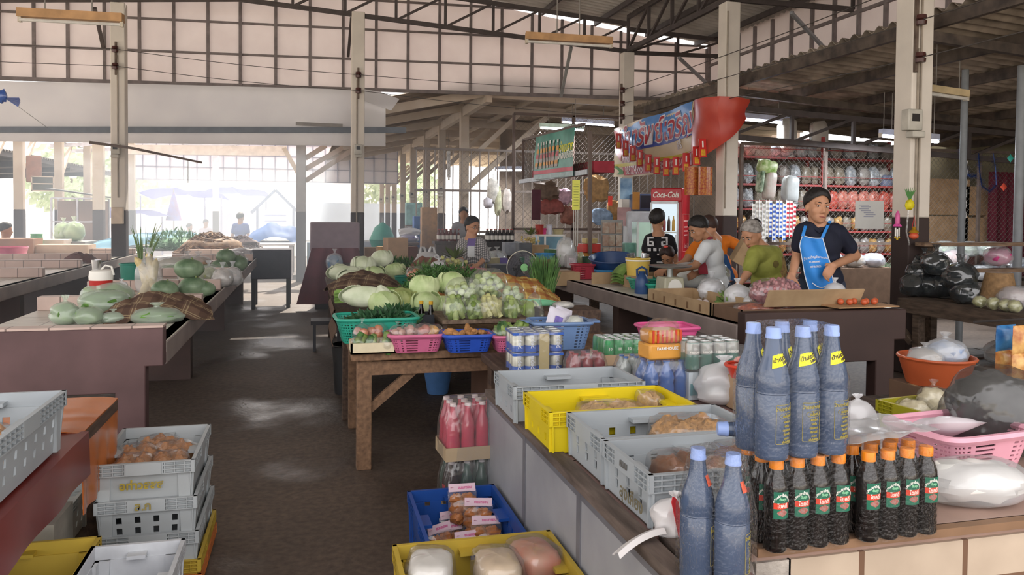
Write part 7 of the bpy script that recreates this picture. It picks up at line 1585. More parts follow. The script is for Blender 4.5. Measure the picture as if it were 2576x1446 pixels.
def face(e, T, s, gaze=.001, hairm=HAIR):
 for x in (-1, 1):
  o = B().ball((x * .031 * s, -.079 * s, .012 * s), (.012 * s, .0075 * s, .0055 * s), 12, 8, T=T).ob('eye', EYEW, e)
  B().ball((x * .031 * s + gaze * s, -.0855 * s, .012 * s), (.0058 * s, .003 * s, .0055 * s), 10, 6, T=T).ob('iris', IRIS, o)
  B().tube([T @ (Vector((x * q * s, -.081 * s - .002 * s, .0195 * s))) for q in (.019, .031, .044)], .0022 * s, 5).ob('eyelid', SKIN2, e)
  B().tube([T @ (Vector((x * q * s, y * s, z * s))) for q, y, z in ((.014, -.09, .034), (.03, -.088, .039), (.048, -.076, .034))], [.003 * s, .0038 * s, .002 * s], 6).ob('eyebrow', hairm, e)
 B().tube([T @ (Vector((q * s, (-.09 + abs(q) * .3) * s, -.0615 * s))) for q in (-.022, -.01, 0, .01, .022)], [.002 * s, .004 * s, .0042 * s, .004 * s, .002 * s], 8).ob('lips', LIPC, e)
def person(lab, d, J, hd, shirt, skin=SKIN, vox=.009, s=1., face_on=True, hair=None, sleeve=.6, legs=True, group=None, pants=None, bulk=1., neckline=True, curls=(.5, .5), palms=(None, None), sleevem=None, handdirs=(None, None)):
 """J: photo pixel joints (u, v, depth offset): nk, sL, sR, eL, eR, wL, wR, ch, pe (L = photo left)"""
 W3 = {k: P(q[0], q[1], d=d + (q[2] if len(q) > 2 else 0)) for k, q in J.items()}
 hp = P(hd[0], hd[1], d=d + (hd[4] if len(hd) > 4 else 0)); T = Matrix.Translation(hp) @ frame_(hd[2], hd[3], hd[5] if len(hd) > 5 else 0)
 base = Vector((W3['pe'].x, W3['pe'].y, 0)); e = E('person', lab, 'person', base, 0, group); I = Matrix.Translation(-base); T = I @ T
 for k in W3: W3[k] = W3[k] - base
 g = W3; b = B(); head_shape(b, T, s)
 cap(b, T @ Vector((0, .02 * s, -.05 * s)), g['nk'], .05 * s, .058 * s)
 def torso(b, o):
  cap(b, g['sL'].lerp(g['sR'], .12), g['sL'].lerp(g['sR'], .88), (.062 + o) * s * bulk, (.062 + o) * s * bulk)
  ax = (g['sR'] - g['sL']).normalized()
  for c, w, dp, h in ((g['ch'], .15, .105, .14), (g['ch'].lerp(g['pe'], .5), .135, .1, .14), (g['pe'], .15, .11, .12)):
   up = (g['nk'] - g['pe']).normalized(); fw = ax.cross(up).normalized(); ax2 = up.cross(fw).normalized()
   Tm = Matrix(((ax2.x, fw.x, up.x, c.x), (ax2.y, fw.y, up.y, c.y), (ax2.z, fw.z, up.z, c.z), (0, 0, 0, 1)))
   b.ball((0, 0, 0), ((w * bulk + o) * s, (dp * bulk + o) * s, (h + o) * s), 20, 14, T=Tm)
  cap(b, g['nk'].lerp(g['ch'], .38 if o else .15), g['ch'], (.08 + o) * s, (.1 + o) * s)
 torso(b, 0)
 for k in 'LR':
  if 'e' + k in g:
   cap(b, g['s' + k], g['e' + k], .05 * s, .039 * s); cap(b, g['e' + k], g['w' + k], .039 * s, .026 * s)
   hdv = handdirs['LR'.index(k)]; hand(b, g['w' + k], hdv if hdv else (g['w' + k] - g['e' + k]), -1 if k == 'L' else 1, s, curls['LR'.index(k)], palms['LR'.index(k)])
 if legs:
  ax = (g['sR'] - g['sL']); ax.z = 0; ax = ax.normalized()
  for q in (-1, 1):
   h0 = g['pe'] + ax * q * .085 * s - Vector((0, 0, .05)); kn = Vector((h0.x + .0, h0.y, h0.z * .52)); ft = Vector((h0.x, h0.y, .07))
   cap(b, h0, kn, .085 * s, .055 * s); cap(b, kn, ft, .055 * s, .038 * s); f = -_F; b.tube([ft - Vector((0, 0, .03)), ft + Vector((f.x * .14, f.y * .14, -.045))], [.04, .035], 10)
 remesh(b, 'body', skin, e, vox)
 if hair: hair(e, T, s)
 if face_on: face(e, T, s, .0045 if lab[:12] == 'man in a nav' else .001)
 sb = B(); torso(sb, .014)
 for k in 'LR':
  if 'e' + k in g and sleeve: cap(sb, g['s' + k], g['s' + k].lerp(g['e' + k], sleeve), .066 * s, .062 * s)
 if shirt: remesh(sb, 'shirt', shirt, e, vox * 1.1, 8)
 if legs and pants:
  pb = B()
  for q in (-1, 1):
   h0 = g['pe'] + ax * q * .085 * s - Vector((0, 0, .05)); cap(pb, h0, Vector((h0.x, h0.y, .12)), .1 * s, .06 * s)
  pb.ball(tuple(g['pe'] - Vector((0, 0, .04))), (.165 * s, .125 * s, .12 * s), 16, 10); remesh(pb, 'trousers', pants, e, .016, 4)
 return e, g, T, base
NAVY = M('161a2c', .8, .15, 12, .2); JEANS = M('2c3444', .85, .2, 10, .2)
def short(front=.98, side=1.72, back=2.25, vol=1.12): return lambda e, T, s: hair_cap(T, s, front, side, back, vol).ob('hair', HAIR, e)
# --- man in the blue apron
D0 = 5.95
e, g, T, base = person('man in a navy shirt and bright blue apron standing behind the right stall, looking aside', D0, dict(nk=(2056, 566, .03), sL=(2021, 582, .02), sR=(2108, 586, .06), eL=(2006, 640, .06), wL=(1993, 690, -.1), eR=(2152, 643, .16), wR=(2096, 668, -.13), ch=(2062, 615, .05), pe=(2066, 705, .08)), (2056, 523, .1, .02, .0, .06), NAVY, SKIN, .0065, 1.05, hair=short(.92, 1.66, 2.2, 1.17), sleeve=.62, pants=JEANS, bulk=1.0, curls=(.5, .75), handdirs=(None, P(2072, 700, d=D0 - .17) - P(2096, 668, d=D0 - .13)))
BLA = M('2f86d8', .6, .06, 8); WTR = M('dfe6ee', .6, .03)
L_ = [(2012, 604), (2011, 615), (2016, 640), (2020, 665), (2024, 690), (2030, 712), (2037, 735)]; R_ = [(2069, 599), (2074, 615), (2081, 640), (2088, 660), (2093, 690), (2097, 712), (2096, 737)]
L_[0] = (2019, 592)
def apr(s_, t_, o=0.):
 k = (1 - t_) * 6; i = min(5, int(k)); f = k - i
 a = [L_[i][q] + (L_[i + 1][q] - L_[i][q]) * f for q in (0, 1)]; c = [R_[i][q] + (R_[i + 1][q] - R_[i][q]) * f for q in (0, 1)]
 u, v = a[0] + (c[0] - a[0]) * s_, a[1] + (c[1] - a[1]) * s_ + 3 * math.sin(pi * s_) * (1 if t_ > .9 else 0)
 x = (u - 2062) / 62.; dd = D0 + .06 - .165 * math.sqrt(max(.05, 1 - x * x)) + .012 * math.sin(s_ * 8 + t_ * 5)
 return P(u, v, d=dd - o) - base
ap = B().grid(apr, 20, 28, th=-.004).ob('apron', BLA, e)
B().tube([apr(s_, t_, .006) for s_, t_ in [(0, k / 10) for k in range(11)] + [(k / 8, 1) for k in range(1, 9)] + [(1, 1 - k / 10) for k in range(1, 11)]], .004, 5).ob('white_trim', WTR, ap)
B().tube([apr(.2 + .5 * k / 8, .17 - .06 * k / 8 - .05 * math.sin(pi * k / 8), .006) for k in range(9)], .004, 5).ob('pocket_trim', WTR, ap)
for a_, c_ in (((2019, 594), (2028, 563)), ((2066, 602), (2088, 556))):
 B().grid(lambda s_, t_: P(a_[0] + (c_[0] - a_[0]) * t_ + (s_ - .5) * 8, a_[1] + (c_[1] - a_[1]) * t_, d=D0 - .095 + .1 * t_ * t_) - base, 3, 8, th=-.004).ob('apron_strap', BLA, ap)
for q_ in (-1, 1): B().tube([g['nk'] + _R * (.075 * q_) + _F * .03 + _Z * .02, g['nk'] + _R * (.06 * q_) - _F * .05 - _Z * .0, g['nk'] + _R * (.012 * q_) - _F * .095 - _Z * .055], [.014, .02, .012], 8).ob('collar', NAVY, e)
aw = lambda s0, t0: (lambda x, y, z: apr(s0 + x / .2, t0 + y / .42, .008 + z))
for t_, sz, s0, t0, arch in [('ร้านเจริญชัยการค้า', .025, .52, .62, 2.0), ('01-0806065', .017, .45, .53, 0), ('087-847020', .017, .45, .45, 0)]: lettering(t_, sz, WTR, ap, (0, 0, 0), (0, 0, 0), warp=lambda x, y, z: aw(s0, t0)(x, y - arch * x * x, z), bold=.0004)
# --- elderly woman in green
GBL = M('8a8f3c', .8, .12, 8, .15, h2='a3a552'); PATT = M('c0a468', .8, .4, 40, h2='6c5030'); GHAIR = M('77706a', .6, .3, 30, .3, h2='a8a29c')
def oldhair(e, T, s):
 hair_cap(T, s, .9, 1.65, 2.2, 1.08, 3).ob('hair', GHAIR, e); B().ball((0, .1 * s, .06 * s), (.045 * s, .04 * s, .045 * s), 14, 10, .2, 5, 1, T=T).ob('hair_bun', HAIR, e)
e, g, T, base = person('elderly woman with grey hair in a bun and olive green blouse, bending over the stall', 6.7, dict(nk=(1918, 626, .06), sL=(1897, 640, -.1), sR=(1950, 640, .12), eL=(1882, 685, -.15), wL=(1862, 712, -.2), eR=(1962, 690, .1), wR=(1950, 725, -.05), ch=(1925, 662, .05), pe=(1932, 745, .12)), (1892, 592, -.95, .55, .0), GBL, SKIN, .008, .98, hair=oldhair, sleeve=.75, pants=JEANS, bulk=1.1)
cb2 = B(); cap(cb2, g['sR'].lerp(g['eR'], .3), g['sR'].lerp(g['eR'], .85), .071, .069); remesh(cb2, 'sleeve_border', PATT, e, .012, 4)
B().tube([g['nk'] + Vector((.055 * math.cos(a * pi / 8), .055 * math.sin(a * pi / 8), -.035 + .012 * math.sin(a))) for a in range(17)], .007, 6).ob('necklace_trim', PATT, e)
B().lathe([(.03, 0), (.028, .004), (0, .005)], 16, T=Matrix.Translation(g['ch'] + (-_F) * .122 + _R * .05) @ (Matrix.Rotation(pi / 2, 4, 'X'))).ob('blouse_emblem', M('6c6030', .8, .3, 30), e)
# --- person in white shirt with maroon apron, and the one in orange behind
WSH = M('cdd0d2', .8, .06, 10, .2); MAR = M('8c2634', .75, .12, 8)
e, g, T, base = person('person in a white T-shirt and dark red apron, in profile beside the scale', 7.6, dict(nk=(1786, 606, .04), sL=(1776, 622, -.16), sR=(1800, 618, .14), eL=(1750, 668, -.2), wL=(1704, 680, -.25), eR=(1790, 672, .06), wR=(1748, 690, -.1), ch=(1790, 645, .02), pe=(1802, 715, .06)), (1758, 578, -1.25, .45, .0), WSH, SKIN2, .009, .98, hair=short(1.0, 1.72, 2.2, 1.12), sleeve=.6, pants=JEANS)
B().grid(lambda s_, t_: P(1752 + 22 * s_ + 6 * (1 - t_), 632 + 58 * (1 - t_), d=7.42 + .1 * s_) - base, 8, 10, th=-.006).ob('apron', MAR, e); B().tube([P(1762, 636, d=7.42) - base, P(1768, 615, d=7.45) - base, P(1786, 598, d=7.52) - base, P(1796, 600, d=7.66) - base], .014, 6).ob('apron_strap', MAR, e)
ORT = M('d8741c', .8, .1, 10, .2)
def darkhair(e, T, s): hair_cap(T, s, 1., 1.9, 2.5, 1.14, 4).ob('hair', M('3a2620', .6, .3, 30), e)
e, g, T, base = person('person in an orange T-shirt leaning forward, head hidden behind the one in white', 8.3, dict(nk=(1800, 600, .0), sL=(1752, 620, -.1), sR=(1832, 606, .1), eL=(1722, 660, -.25), wL=(1668, 682, -.4), eR=(1868, 622, .12), wR=(1895, 640, .0), ch=(1795, 635, .06), pe=(1822, 700, .2)), (1783, 575, -1.0, .4, -.05), ORT, SKIN, .01, .98, hair=darkhair, sleeve=.5, pants=JEANS, face_on=False)
B().grid(lambda s_, t_: P(1790 + 62 * s_ * (.6 + .4 * (1 - t_)), 640 + 66 * (1 - t_), d=8.1 + .1 * s_) - base, 8, 10, th=-.006).ob('blue_apron', M('244a78', .8, .12), e)
e2 = carton('kraft carton with printed letters held between the elderly woman and the person in orange', P(1866, 668, d=7.5), .24, .2, .24, KB); e2.rotation_euler = (.1, .5, -.3); lettering('ala', .09, M('7c5c38', .7), e2, (0, -.102, .12), bold=.002)
# --- boy in black seen from behind
BLT = M('17161a', .85, .1, 12, .2)
e, g, T, base = person('boy in a black T-shirt with white maze pattern, back to the camera', 9.0, dict(nk=(1657, 586, .0), sL=(1634, 602, .06), sR=(1684, 604, .0), eL=(1620, 645, .1), wL=(1622, 690, -.05), eR=(1698, 650, .05), wR=(1694, 692, -.05), ch=(1658, 630, .02), pe=(1656, 695, .06)), (1654, 556, 2.6, .05, .0), BLT, SKIN2, .01, 1.0, hair=short(1.0, 1.75, 2.4, 1.14), sleeve=.55, pants=JEANS, face_on=False)
pt_ = []
def bp(u, v, w, h): pt_.append((u, v, w, h))
for mx, dx in ((1637, 1), (1672, -1)):
 for (x, y, w, h) in ((0, 598, 15, 4), (-6 * dx, 606, 4, 20), (0, 617, 15, 4), (6 * dx, 612, 4, 9), (2 * dx, 608, 8, 3)): bp(mx + x, y, w, h)
for k in range(3): bp(1634 + 14 * k, 628, 7, 7)
for (x, y, w, h) in ((1662, 640, 16, 4), (1668, 650, 4, 20), (1660, 660, 14, 4)): bp(x, y, w, h)
b = B()
for u, v, w, h in pt_:
 x = (u - 1657) / 34.; dd = 9.0 + .02 - .135 * math.sqrt(max(.05, 1 - x * x)) - .02
 c = [P(u + a * w / 2, v + q * h / 2, d=dd) - base for a, q in ((-1, 1), (1, 1), (1, -1), (-1, -1))]; b.add(c + [p + _F * .03 for p in c], [(0, 1, 2, 3), (7, 6, 5, 4), (0, 4, 5, 1), (1, 5, 6, 2), (2, 6, 7, 3), (3, 7, 4, 0)])
b.ob('white_pattern', M('c8c8c8', .7, .3, 40), e, smooth=False)
# --- child
def kidhair(e, T, s): hair_cap(T, s, .7, 1.9, 2.4, 1.14, 6).ob('hair', M('2c1c18', .6, .3, 30), e); B().ball((0, .03 * s, .14 * s), (.03 * s, .02 * s, .018 * s), 10, 8, T=T).ob('hair_tie', M('c8483c', .5), e)
e, g, T, base = person('child with a red hair tie leaning down at the stall beside the scale', 8.2, dict(nk=(1684, 668, .03), sL=(1668, 682, -.02), sR=(1704, 682, .1), eL=(1660, 712, -.05), wL=(1655, 735, -.1), eR=(1712, 715, .08), wR=(1708, 742, -.05), ch=(1688, 705, .06), pe=(1692, 765, .1)), (1679, 646, -.5, .75, .0), M('4a2028', .8), SKIN2, .009, .85, hair=kidhair, pants=JEANS)
# --- woman in glasses
CHK = plaid('c6c2c0', [('23222a', .5, 0)], 40, .3); PUR = M('6c5a90', .8, .1)
def tied(e, T, s): hair_cap(T, s, .95, 1.7, 2.25, 1.08, 8).ob('hair', HAIR, e); B().ball((0, .085 * s, -.03 * s), (.03 * s, .03 * s, .05 * s), 10, 8, T=T).ob('ponytail', HAIR, e)
e, g, T, base = person('woman in glasses with a black and white checked jacket, behind the greens', 10.1, dict(nk=(1184, 596, .0), sL=(1164, 612, .06), sR=(1210, 612, -.04), eL=(1152, 645, .04), wL=(1172, 668, -.16), eR=(1222, 648, -.1), wR=(1200, 668, -.2), ch=(1188, 636, .02), pe=(1190, 690, .04)), (1188, 572, .75, .18, .0), CHK, SKIN, .0095, 1.06, hair=tied, sleeve=1.05, pants=JEANS, bulk=1.08)
for x in (-1, 1): B().tube([T @ Vector((x * .033 + .02 * math.cos(a * pi / 6), -.098, .01 + .015 * math.sin(a * pi / 6))) for a in range(13)], .0018, 4).ob('glasses', IRIS, e)
B().tube([T @ Vector(q) for q in ((.053, -.097, .012), (.078, -.03, .012), (.08, .01, .01))], .0018, 4).ob('glasses_arm', IRIS, e); B().tube([T @ Vector(q) for q in ((-.053, -.097, .012), (-.078, -.03, .012), (-.08, .01, .01))], .0018, 4).ob('glasses_arm', IRIS, e)
B().grid(lambda s_, t_: P(1178 + 20 * s_ - 4 * (1 - t_), 600 + 22 * (1 - t_), d=9.98) - base, 6, 6, th=-.006).ob('purple_top', PUR, e); B().grid(lambda s_, t_: P(1176 + 18 * s_, 618 + 28 * (1 - t_), d=9.955) - base, 6, 6, th=-.006).ob('white_apron', WSH, e)
# --- people farther off
def far_person(lab, u, v, d, shirt, yaw, s=1., hair=True, seated=False, skin=SKIN2):
 k = 2000 / d * s
 J = dict(nk=(u, v + .13 * k), sL=(u - .15 * k, v + .2 * k), sR=(u + .15 * k, v + .2 * k), eL=(u - .21 * k, v + .47 * k), wL=(u - .23 * k, v + .7 * k), eR=(u + .21 * k, v + .47 * k), wR=(u + .25 * k, v + .7 * k), ch=(u, v + .34 * k), pe=(u, v + .68 * k))
 return person(lab, d, J, (u, v, yaw, .1), shirt, skin, .014, s, face_on=False, hair=short(1.0, 1.75, 2.3, 1.12), pants=JEANS, legs=not seated)
far_person('standing man in a blue shirt, dark against the bright opening', 605, 548, 20.5, M('4a5c94', .8), 2.7)
far_person('seated person in a pale shirt at the bright opening, left of the standing man', 518, 562, 27, M('c8c4d0', .8), .8, seated=True)
far_person('person half hidden behind stalls at far left, only the dark head showing', 15, 580, 13, M('5a5058', .8), 2.0, seated=True)
far_person('person hunched low behind the vines, left of the seated one', 477, 572, 27, M('8c7890', .8), 1.5, seated=True)
far_person('person in grey peering from behind the timber post above the woman in glasses', 1166, 540, 14.5, M('8c8c90', .8), .1, seated=True)
# ---------------- far left and beyond the opening ----------------
FST = M('7c6a60', .6, .15, 4)
for k, (u, y, w, z, h, m, lab) in enumerate([(70, 15.5, 1.8, .86, .14, 'cdbcae', 'pale low carton row on the far left stall near the glass cart'), (40, 14.2, .9, .88, .2, '9a7a68', 'brown carton on the far left stall, torn on its left side'), (160, 14.3, 1.2, .88, .1, 'b8a492', 'long flat carton beside the brown one on the far left stall')]):
 p_ = P(u, 600, Y=y); carton(lab, (p_.x, y, .781), w * .7, .5, h + .06, M(m, .8, .12))
def greenbag(lab, u, y, z, r, seed): p_ = P(u, 600, Y=y); sack(lab, 'cabbage_bag', (p_.x, y, z), (r, r * .9, r), M('6f9a48', .5, .4, 8, h2='b4d07c'), seed, HAZYG, neck=.04)
T1 = table('steel-edged tray table with two bags of green cabbage at far left', *[P(145, 600, Y=16).x, P(225, 600, Y=16).x], 15.7, 16.5, .93, GREY, brace=False)
greenbag('left bag of green cabbage on the tray table at far left', 160, 16.1, .93, .17, 1); greenbag('right bag of green cabbage on the tray table at far left', 187, 16.0, .93, .18, 2)
# glass food cart
x0_ = P(132, 560, Y=19).x; e = E('food_cart', 'glass sided food cart at far left behind the bags of cabbage', 'cart', (x0_ + .55, 19, 0)); b = B()
for x in (-.5, 0, .5):
 for y in (-.25, .25): b.bar((x, y, .8), (x, y, 1.75), .035)
for z in (.8, 1.25, 1.75): b.bar((-.5, -.25, z), (.5, -.25, z), .03); b.bar((-.5, .25, z), (.5, .25, z), .03)
b.ob('frame', M('a8a8b0', .4, metal=.6), e, smooth=False); B().box((0, 0, .4), (1.05, .55, .8)).ob('base', M('6a5c58', .7), e); B().box((0, .2, 1.25), (1.0, .01, .9)).ob('rear_pane', M('8c7468', .3, .2, 3), e); B().bar((-.6, 0, 1.95), (.6, 0, 1.78), .6, .03).ob('canopy', M('5a5a5c', .7), e, smooth=False)
e = E('hanging_board', 'small framed board hanging under the left lean-to roof', 'board', P(108, 462, Y=20)); B().box((0, 0, 0), (.42, .03, .3)).ob('panel', M('4a4c44', .7, .2, 6), e); b = B()
for z in (-.16, 0, .16): b.box((0, -.02, z), (.46, .02, .025))
for x in (-.22, .22): b.box((x, -.02, 0), (.025, .02, .34))
b.ob('frame', TIM, e)
B().box((0, 0, 0), (.32, .08, .62)).ob('brown_bag', M('8c6450', .8, .2), loc=P(85, 425, Y=20.5), label='brown sack hanging under the left lean-to roof', cat='sack', bev=.03)
bucket('green bottle-shaped plastic can on the far left stall', (P(92, 600, Y=15.2).x, 15.2, .781), .09, .3, M('5a9a6c', .4), flare=.8, name='jug', cat='jug')
bucket('pink plastic tub at the left photo edge on the far stall', (P(12, 600, Y=13.2).x, 13.2, .781), .3, .16, M('d07a94', .4), name='tub', cat='tub', flare=1.15)
# pole lying across and the branch by the far left pillar
B().tube([P(225, 358, Y=13.0), P(330, 372, Y=13.1), P(508, 409, Y=13.6)], [.022, .02, .016], 6).ob('bamboo_pole', M('6e5c50', .8), label='bamboo pole tied to the far left pillar, slanting down to the right', cat='pole'); B().tube([P(473, 404, Y=13.5), P(473, 460, Y=13.5)], .006, 4).ob('hanging_string', GREY, label='string hanging from the bamboo pole', cat='string')
# stalls and heaps by the opening
CLB = M('3c5f94', .7, .15, 3); clothheap('blue tarpaulin over a long heap left of the standing man', (*P(420, 610, Y=17).xy, .78), 1.3, .7, .3, M('54809c', .6, .2, 2, h2='6c9cb0'), 3, 0, 'tarpaulin', 'tarpaulin'); greens('heap of feathery green herbs on the blue tarpaulin', (*P(450, 615, Y=15.8).xy, .78), (.5, .4, .3), 500, M('5c8460', .6, .3, 8), 44, .12, wide=.2)
T2 = table('stall table under the blue tarpaulin', P(335, 600, Y=17).x, P(470, 600, Y=17).x, 16.4, 17.8, .775, GREY, brace=False)
clothheap('dark blue tarpaulin over a heap right of the standing man', (*P(695, 610, Y=19.5).xy, .8), .62, .7, .42, CLB, 9, 0, 'tarpaulin', 'tarpaulin')
T3 = table('white topped stall under the dark blue tarpaulin', P(560, 600, Y=19).x, P(742, 600, Y=19).x, 18.2, 20.5, .8, M('d8d4d4', .6, .05), brace=False)
T4 = table('white topped table with pale cloth edge behind the vines', P(478, 600, Y=15).x, P(548, 600, Y=17.5).x, 14.8, 18.0, .8, M('dcd8d8', .6, .05), brace=False)
e = E('shadow_table', 'table in the aisle beside the left stall, its shadow built as a dark block', 'table', (P(682, 650, Y=13).x, 13.2, 0)); B().box((0, 0, .68), (.6, .6, .46)).ob('drape_or_shade', M('4a4850', .8, .15), e, bev=.02)  # dark block built in place of the shadow above the legs, not cloth
for x in (-.26, .26):
 for y in (-.26, .26): B().box((x, y, .23), (.06, .06, .46)).ob('leg', DARK, e)
e = E('display_stand', 'dark red draped stand in front of the cabbage pillar', 'stand', (*P(842, 640, Y=12.8).xy, 0)); B().box((0, 0, 1.12), (.75, .4, .45)).ob('box', M('8c7c84', .7, .12), e, bev=.02); B().grid(lambda s, t: Vector(((s - .5) * (.7 + .45 * (1 - t)), -.22 - .12 * (1 - t) + .02 * math.sin(s * 20), .1 + .85 * t)), 24, 10, th=.01).ob('cloth', M('6c3c44', .8, .15), e); B().box((0, 0, .45), (.6, .35, .9)).ob('base', DARK, e)
sack('light blue bag hung on the red draped stand', 'blue_bag', (*P(842, 655, Y=12.3).xy, .62), (.13, .1, .13), M('5c8cb0', .5), 3, HAZY)
B().box((0, 0, .31), (.34, .3, .04)).ob('seat', M('3c3c40', .5), bx_ := E('stool', 'small dark stool left of the cabbages in the aisle', 'stool', (*P(822, 725, Y=8.9).xy, 0)))
for x in (-.13, .13):
 for y in (-.11, .11): B().box((x, y, .145), (.03, .03, .29)).ob('leg', M('3c3c40', .5), bx_)
for k, (u, y, w, h, m, lab) in enumerate([(800, 19, .5, .8, '3c5c74', 'blue-grey covered thing between the lone post and the red draped stand'), (940, 18, .45, .85, '8c94a0', 'pale grey tub behind the cabbage pillar')]): p_ = P(u, 640, Y=y); carton(lab, (p_.x, y, 0), w, .5, h, M(m, .7, .15))
e = E('folded_umbrella', 'green folded umbrella standing behind the rear cabbages', 'umbrella', (*P(962, 600, Y=16.5).xy, 0)); B().lathe([(.02, .75), (.22, .8), (.27, .95), (.16, 1.2), (.03, 1.3)], 16, wob=lambda a, z: 1 + .12 * math.sin(a * 8)).ob('canopy', M('2f8070', .5, .15), e); B().tube([(0, 0, 0), (0, 0, 1.4)], .015, 6).ob('pole', GREY, e)
table('small table with white and violet bags behind the cabbage pillar', P(990, 600, Y=15).x, P(1050, 600, Y=15).x, 14.7, 15.5, .95, M('6a5450', .7), brace=False)
sack('violet bag on the small table behind the cabbage pillar', 'violet_bag', (*P(1030, 600, Y=15).xy, .95), (.19, .14, .08), M('7868b0', .5, .1), 3, HAZY, tie=False); carrier('white plastic bag on the violet bag', (*P(1030, 590, Y=15.05).xy, 1.08), (.22, .14, .07), MILKY, 5, handles=False)
for k, (u, y, v, w, h, m, lab) in enumerate([(1058, 16, 585, .3, .62, '3f6cb0', 'tall blue printed carton beside the dark timber post'), (1078, 15.5, 575, .3, .8, 'a8845c', 'stack of brown woven trays beside the dark timber post'), (1040, 18, 540, .36, .5, '88b4b4', 'pale teal poster board behind the violet bag')]):
 p_ = P(u, 600, Y=y); carton(lab, (p_.x, y, 1.5 - (v - 538) / 2000 * y - h / 2), w, .25, h, M(m, .6, .3, 12))
 B().box((p_.x, y, (1.5 - (v - 538) / 2000 * y - h / 2) / 2), (w, .25, 1.5 - (v - 538) / 2000 * y - h / 2 - .004)).ob('plinth', M('6c5c54', .8), label=['dark plinth under the tall blue printed carton', 'dark plinth under the brown woven trays', 'dark plinth under the pale teal poster board'][k], cat='plinth')
# outside: sunlit yard
def tent(lab, u, v, y, w, m):
 e = E('canopy', lab, 'canopy', (P(u, 600, Y=y).x, y, 0)); z = P(u, v, Y=y).z
 B().grid(lambda s, t: Vector(((s - .5) * w, (t - .5) * 3, z - .5 * abs(s - .45) ** .7 + .25 * math.sin(s * 9) * .3 - .2 * t)), 20, 6, th=.02).ob('cloth', m, e)
 for x in (-.48, .48): B().tube([(x * w, -1.4, 0), (x * w, -1.4, z - .4)], .03, 6).ob('pole', M('8c90b0', .6), e)
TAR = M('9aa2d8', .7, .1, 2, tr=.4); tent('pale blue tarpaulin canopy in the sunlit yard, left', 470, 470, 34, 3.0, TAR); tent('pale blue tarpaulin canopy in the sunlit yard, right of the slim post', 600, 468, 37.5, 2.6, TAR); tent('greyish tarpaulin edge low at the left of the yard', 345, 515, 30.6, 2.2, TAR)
e = E('market_umbrella', 'closed pink and blue market umbrella in the yard', 'umbrella', (*P(437, 545, Y=31).xy, 0)); B().lathe([(.28, 1.15), (.2, 1.5), (.06, 2.1), (0, 2.2)], 14, wob=lambda a, z: 1 + .15 * math.sin(a * 7)).ob('canopy', M('a078a4', .7, .3, 6, h2='7080c0'), e); B().tube([(0, 0, 0), (0, 0, 2.3)], .025, 6).ob('pole', GREY, e)
yx = P(693, 545, Y=36).x; e = E('notice_shelter', 'small gabled notice board shelter out in the yard', 'shelter', (yx, 36, 0)); zt_ = P(693, 478, Y=36).z; b = B()
for x in (-.75, .75): b.bar((x, 0, 0), (x, 0, zt_ - .8), .09)
b.bar((-1.0, 0, zt_ - 1.0), (0, 0, zt_), .12); b.bar((1.0, 0, zt_ - 1.0), (0, 0, zt_), .12); b.ob('frame', M('5c6a8c', .7), e, smooth=False); B().box((0, 0, zt_ - 1.35), (1.35, .06, .95)).ob('notice_panel', M('c4cce0', .6, .1, 3), e)
for k in range(3): B().box((0, -.035, zt_ - 1.1 - k * .25), (.9, .01, .05)).ob('text_line', M('8090c0', .6), e)
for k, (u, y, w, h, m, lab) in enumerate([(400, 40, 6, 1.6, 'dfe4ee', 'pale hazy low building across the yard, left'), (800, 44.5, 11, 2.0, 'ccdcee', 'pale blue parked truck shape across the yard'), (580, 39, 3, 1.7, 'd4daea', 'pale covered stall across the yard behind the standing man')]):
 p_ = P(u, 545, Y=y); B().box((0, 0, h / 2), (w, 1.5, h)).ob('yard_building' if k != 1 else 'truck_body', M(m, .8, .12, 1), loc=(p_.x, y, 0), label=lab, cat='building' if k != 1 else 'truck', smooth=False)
# trees behind the yard to close the horizon softly
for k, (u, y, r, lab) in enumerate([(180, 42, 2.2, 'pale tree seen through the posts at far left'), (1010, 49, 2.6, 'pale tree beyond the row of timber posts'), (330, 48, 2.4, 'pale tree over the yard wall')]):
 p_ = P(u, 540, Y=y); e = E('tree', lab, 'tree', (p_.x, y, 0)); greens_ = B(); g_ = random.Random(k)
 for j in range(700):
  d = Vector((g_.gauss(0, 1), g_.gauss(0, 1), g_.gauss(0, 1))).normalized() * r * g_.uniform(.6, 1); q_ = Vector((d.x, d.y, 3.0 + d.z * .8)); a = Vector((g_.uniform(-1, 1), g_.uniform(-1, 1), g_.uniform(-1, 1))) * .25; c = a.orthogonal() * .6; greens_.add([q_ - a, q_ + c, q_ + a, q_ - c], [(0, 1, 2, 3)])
 greens_.ob('crown', M('c3cfb4', .7, .2, 2, tr=.3), e, smooth=False); B().tube([(0, 0, 0), (.1, 0, 1.6), (0, 0, 3)], [.16, .12, .06], 8).ob('trunk', M('8c8074', .8), e)

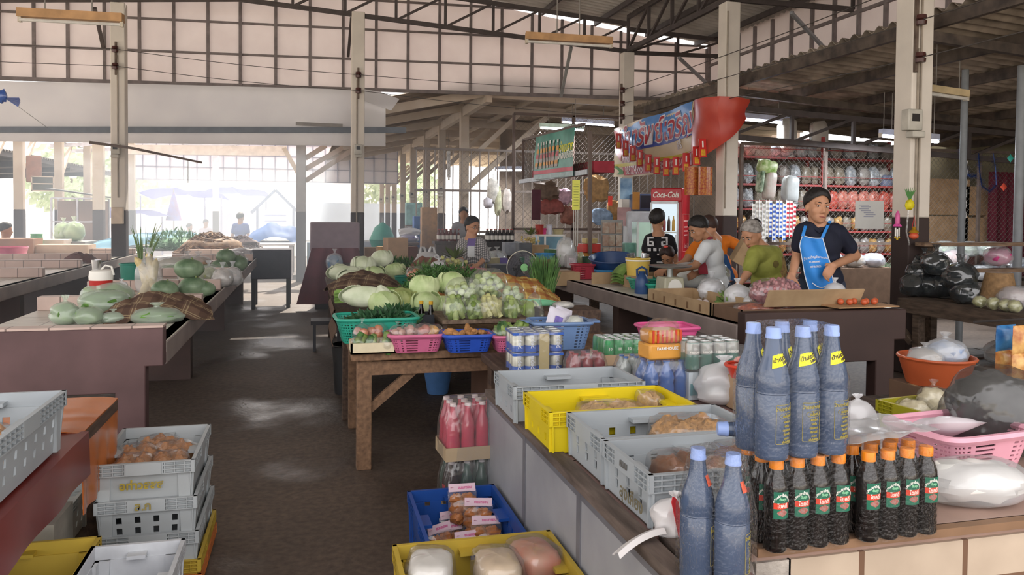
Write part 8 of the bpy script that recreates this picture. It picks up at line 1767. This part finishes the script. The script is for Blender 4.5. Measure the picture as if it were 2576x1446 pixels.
e = E('blue_bag', 'blue plastic bag knotted on a line at the top left edge', 'bag', P(8, 245, d=8.5)); b = B()
for k in range(9):
 a = -.5 + k * .08; b.add([(0, 0, 0), (.14 * math.cos(a) + .02, .02 * (k % 2), .14 * math.sin(a) - .03), (.14 * math.cos(a + .1) + .02, -.02, .14 * math.sin(a + .1) - .03)], [(0, 1, 2)])
b.ball((-.02, 0, .01), (.06, .05, .07), 12, 8, .4, 8, 2).ob('film', film('2f64c0', .06, .2, .75), e); B().tube([(-.6, 0, .1), (0, 0, .02), (.25, .6, -.25)], .003, 4).ob('line', GREY, e)
for (u, y, z, w, d, h, m, name, lab) in [
 (1262, 9.2, .74, .3, .25, .16, '33363c', 'steel_tray', 'black steel tray stand left of the fan'), (1262, 11.0, .73, .16, .14, .14, '6c5aa0', 'purple_box', 'purple box behind the black tray stand'),
 (1302, 7.55, .74, .3, .2, .04, 'c8588c', 'pink_tray', 'flat pink tray lying below the fan'), (1255, 7.7, .76, .2, .16, .02, 'b83c40', 'booklet', 'red booklet lying left of the fan'),
 (1548, 10.0, .8, .12, .03, .15, '9a9a9c', 'grey_card', 'grey card standing below the sachet rack'), (1512, 10.0, .8, .1, .03, .13, 'a83058', 'magenta_card', 'magenta card standing left of the grey card'),
 (1582, 10.6, .8, .2, .2, .3, '88b8a8', 'mint_crate', 'mint green crate right of the sachet rack'), (1608, 9.95, .8, .34, .2, .03, 'c8a8a4', 'wrapped_trays', 'stack of flat wrapped trays right of the sachet rack'),
 (1290, 11.9, .86, .3, .2, .2, '8c9098', 'steel_pot', 'grey steel pot on the rear shop table'), (1318, 11.2, .8, .2, .2, .28, '5a5c60', 'dark_cabinet', 'dark drawer unit left of the light blue bowl'),
 (1395, 10.9, .8, .25, .2, .2, '4c7048', 'green_bundle', 'green leafy carton behind the light blue bowl'), (1205, 14.6, .0, .5, .4, 1.1, '8c8478', 'sack_pile', 'pile of pale sacks behind the woman in glasses')]:
 p_ = P(u, 560, Y=y); B().box((0, 0, h / 2), (w, d, h)).ob(name, M(m, .5, .2, 14), loc=(p_.x, y, z + .001), label=lab, cat=name.replace('_', ' '), bev=.008)

# ---------------- bluish haze volume added to imitate lens glare at the bright opening ----------------
m, nt, o = newmat('glare'); v = N(nt, 'VolumeScatter'); v.inputs['Density'].default_value = .045; v.inputs['Anisotropy'].default_value = .35; v.inputs['Color'].default_value = (.8, .9, 1, 1)
L(nt, v.outputs[0], o.inputs['Volume'])
B().box((-1.4, 18, 1.31), (7.2, 22, 2.6)).ob('glare', m, label='thin bluish haze volume added to imitate lens glare at the bright opening', cat='glare', kind='stuff', smooth=False)
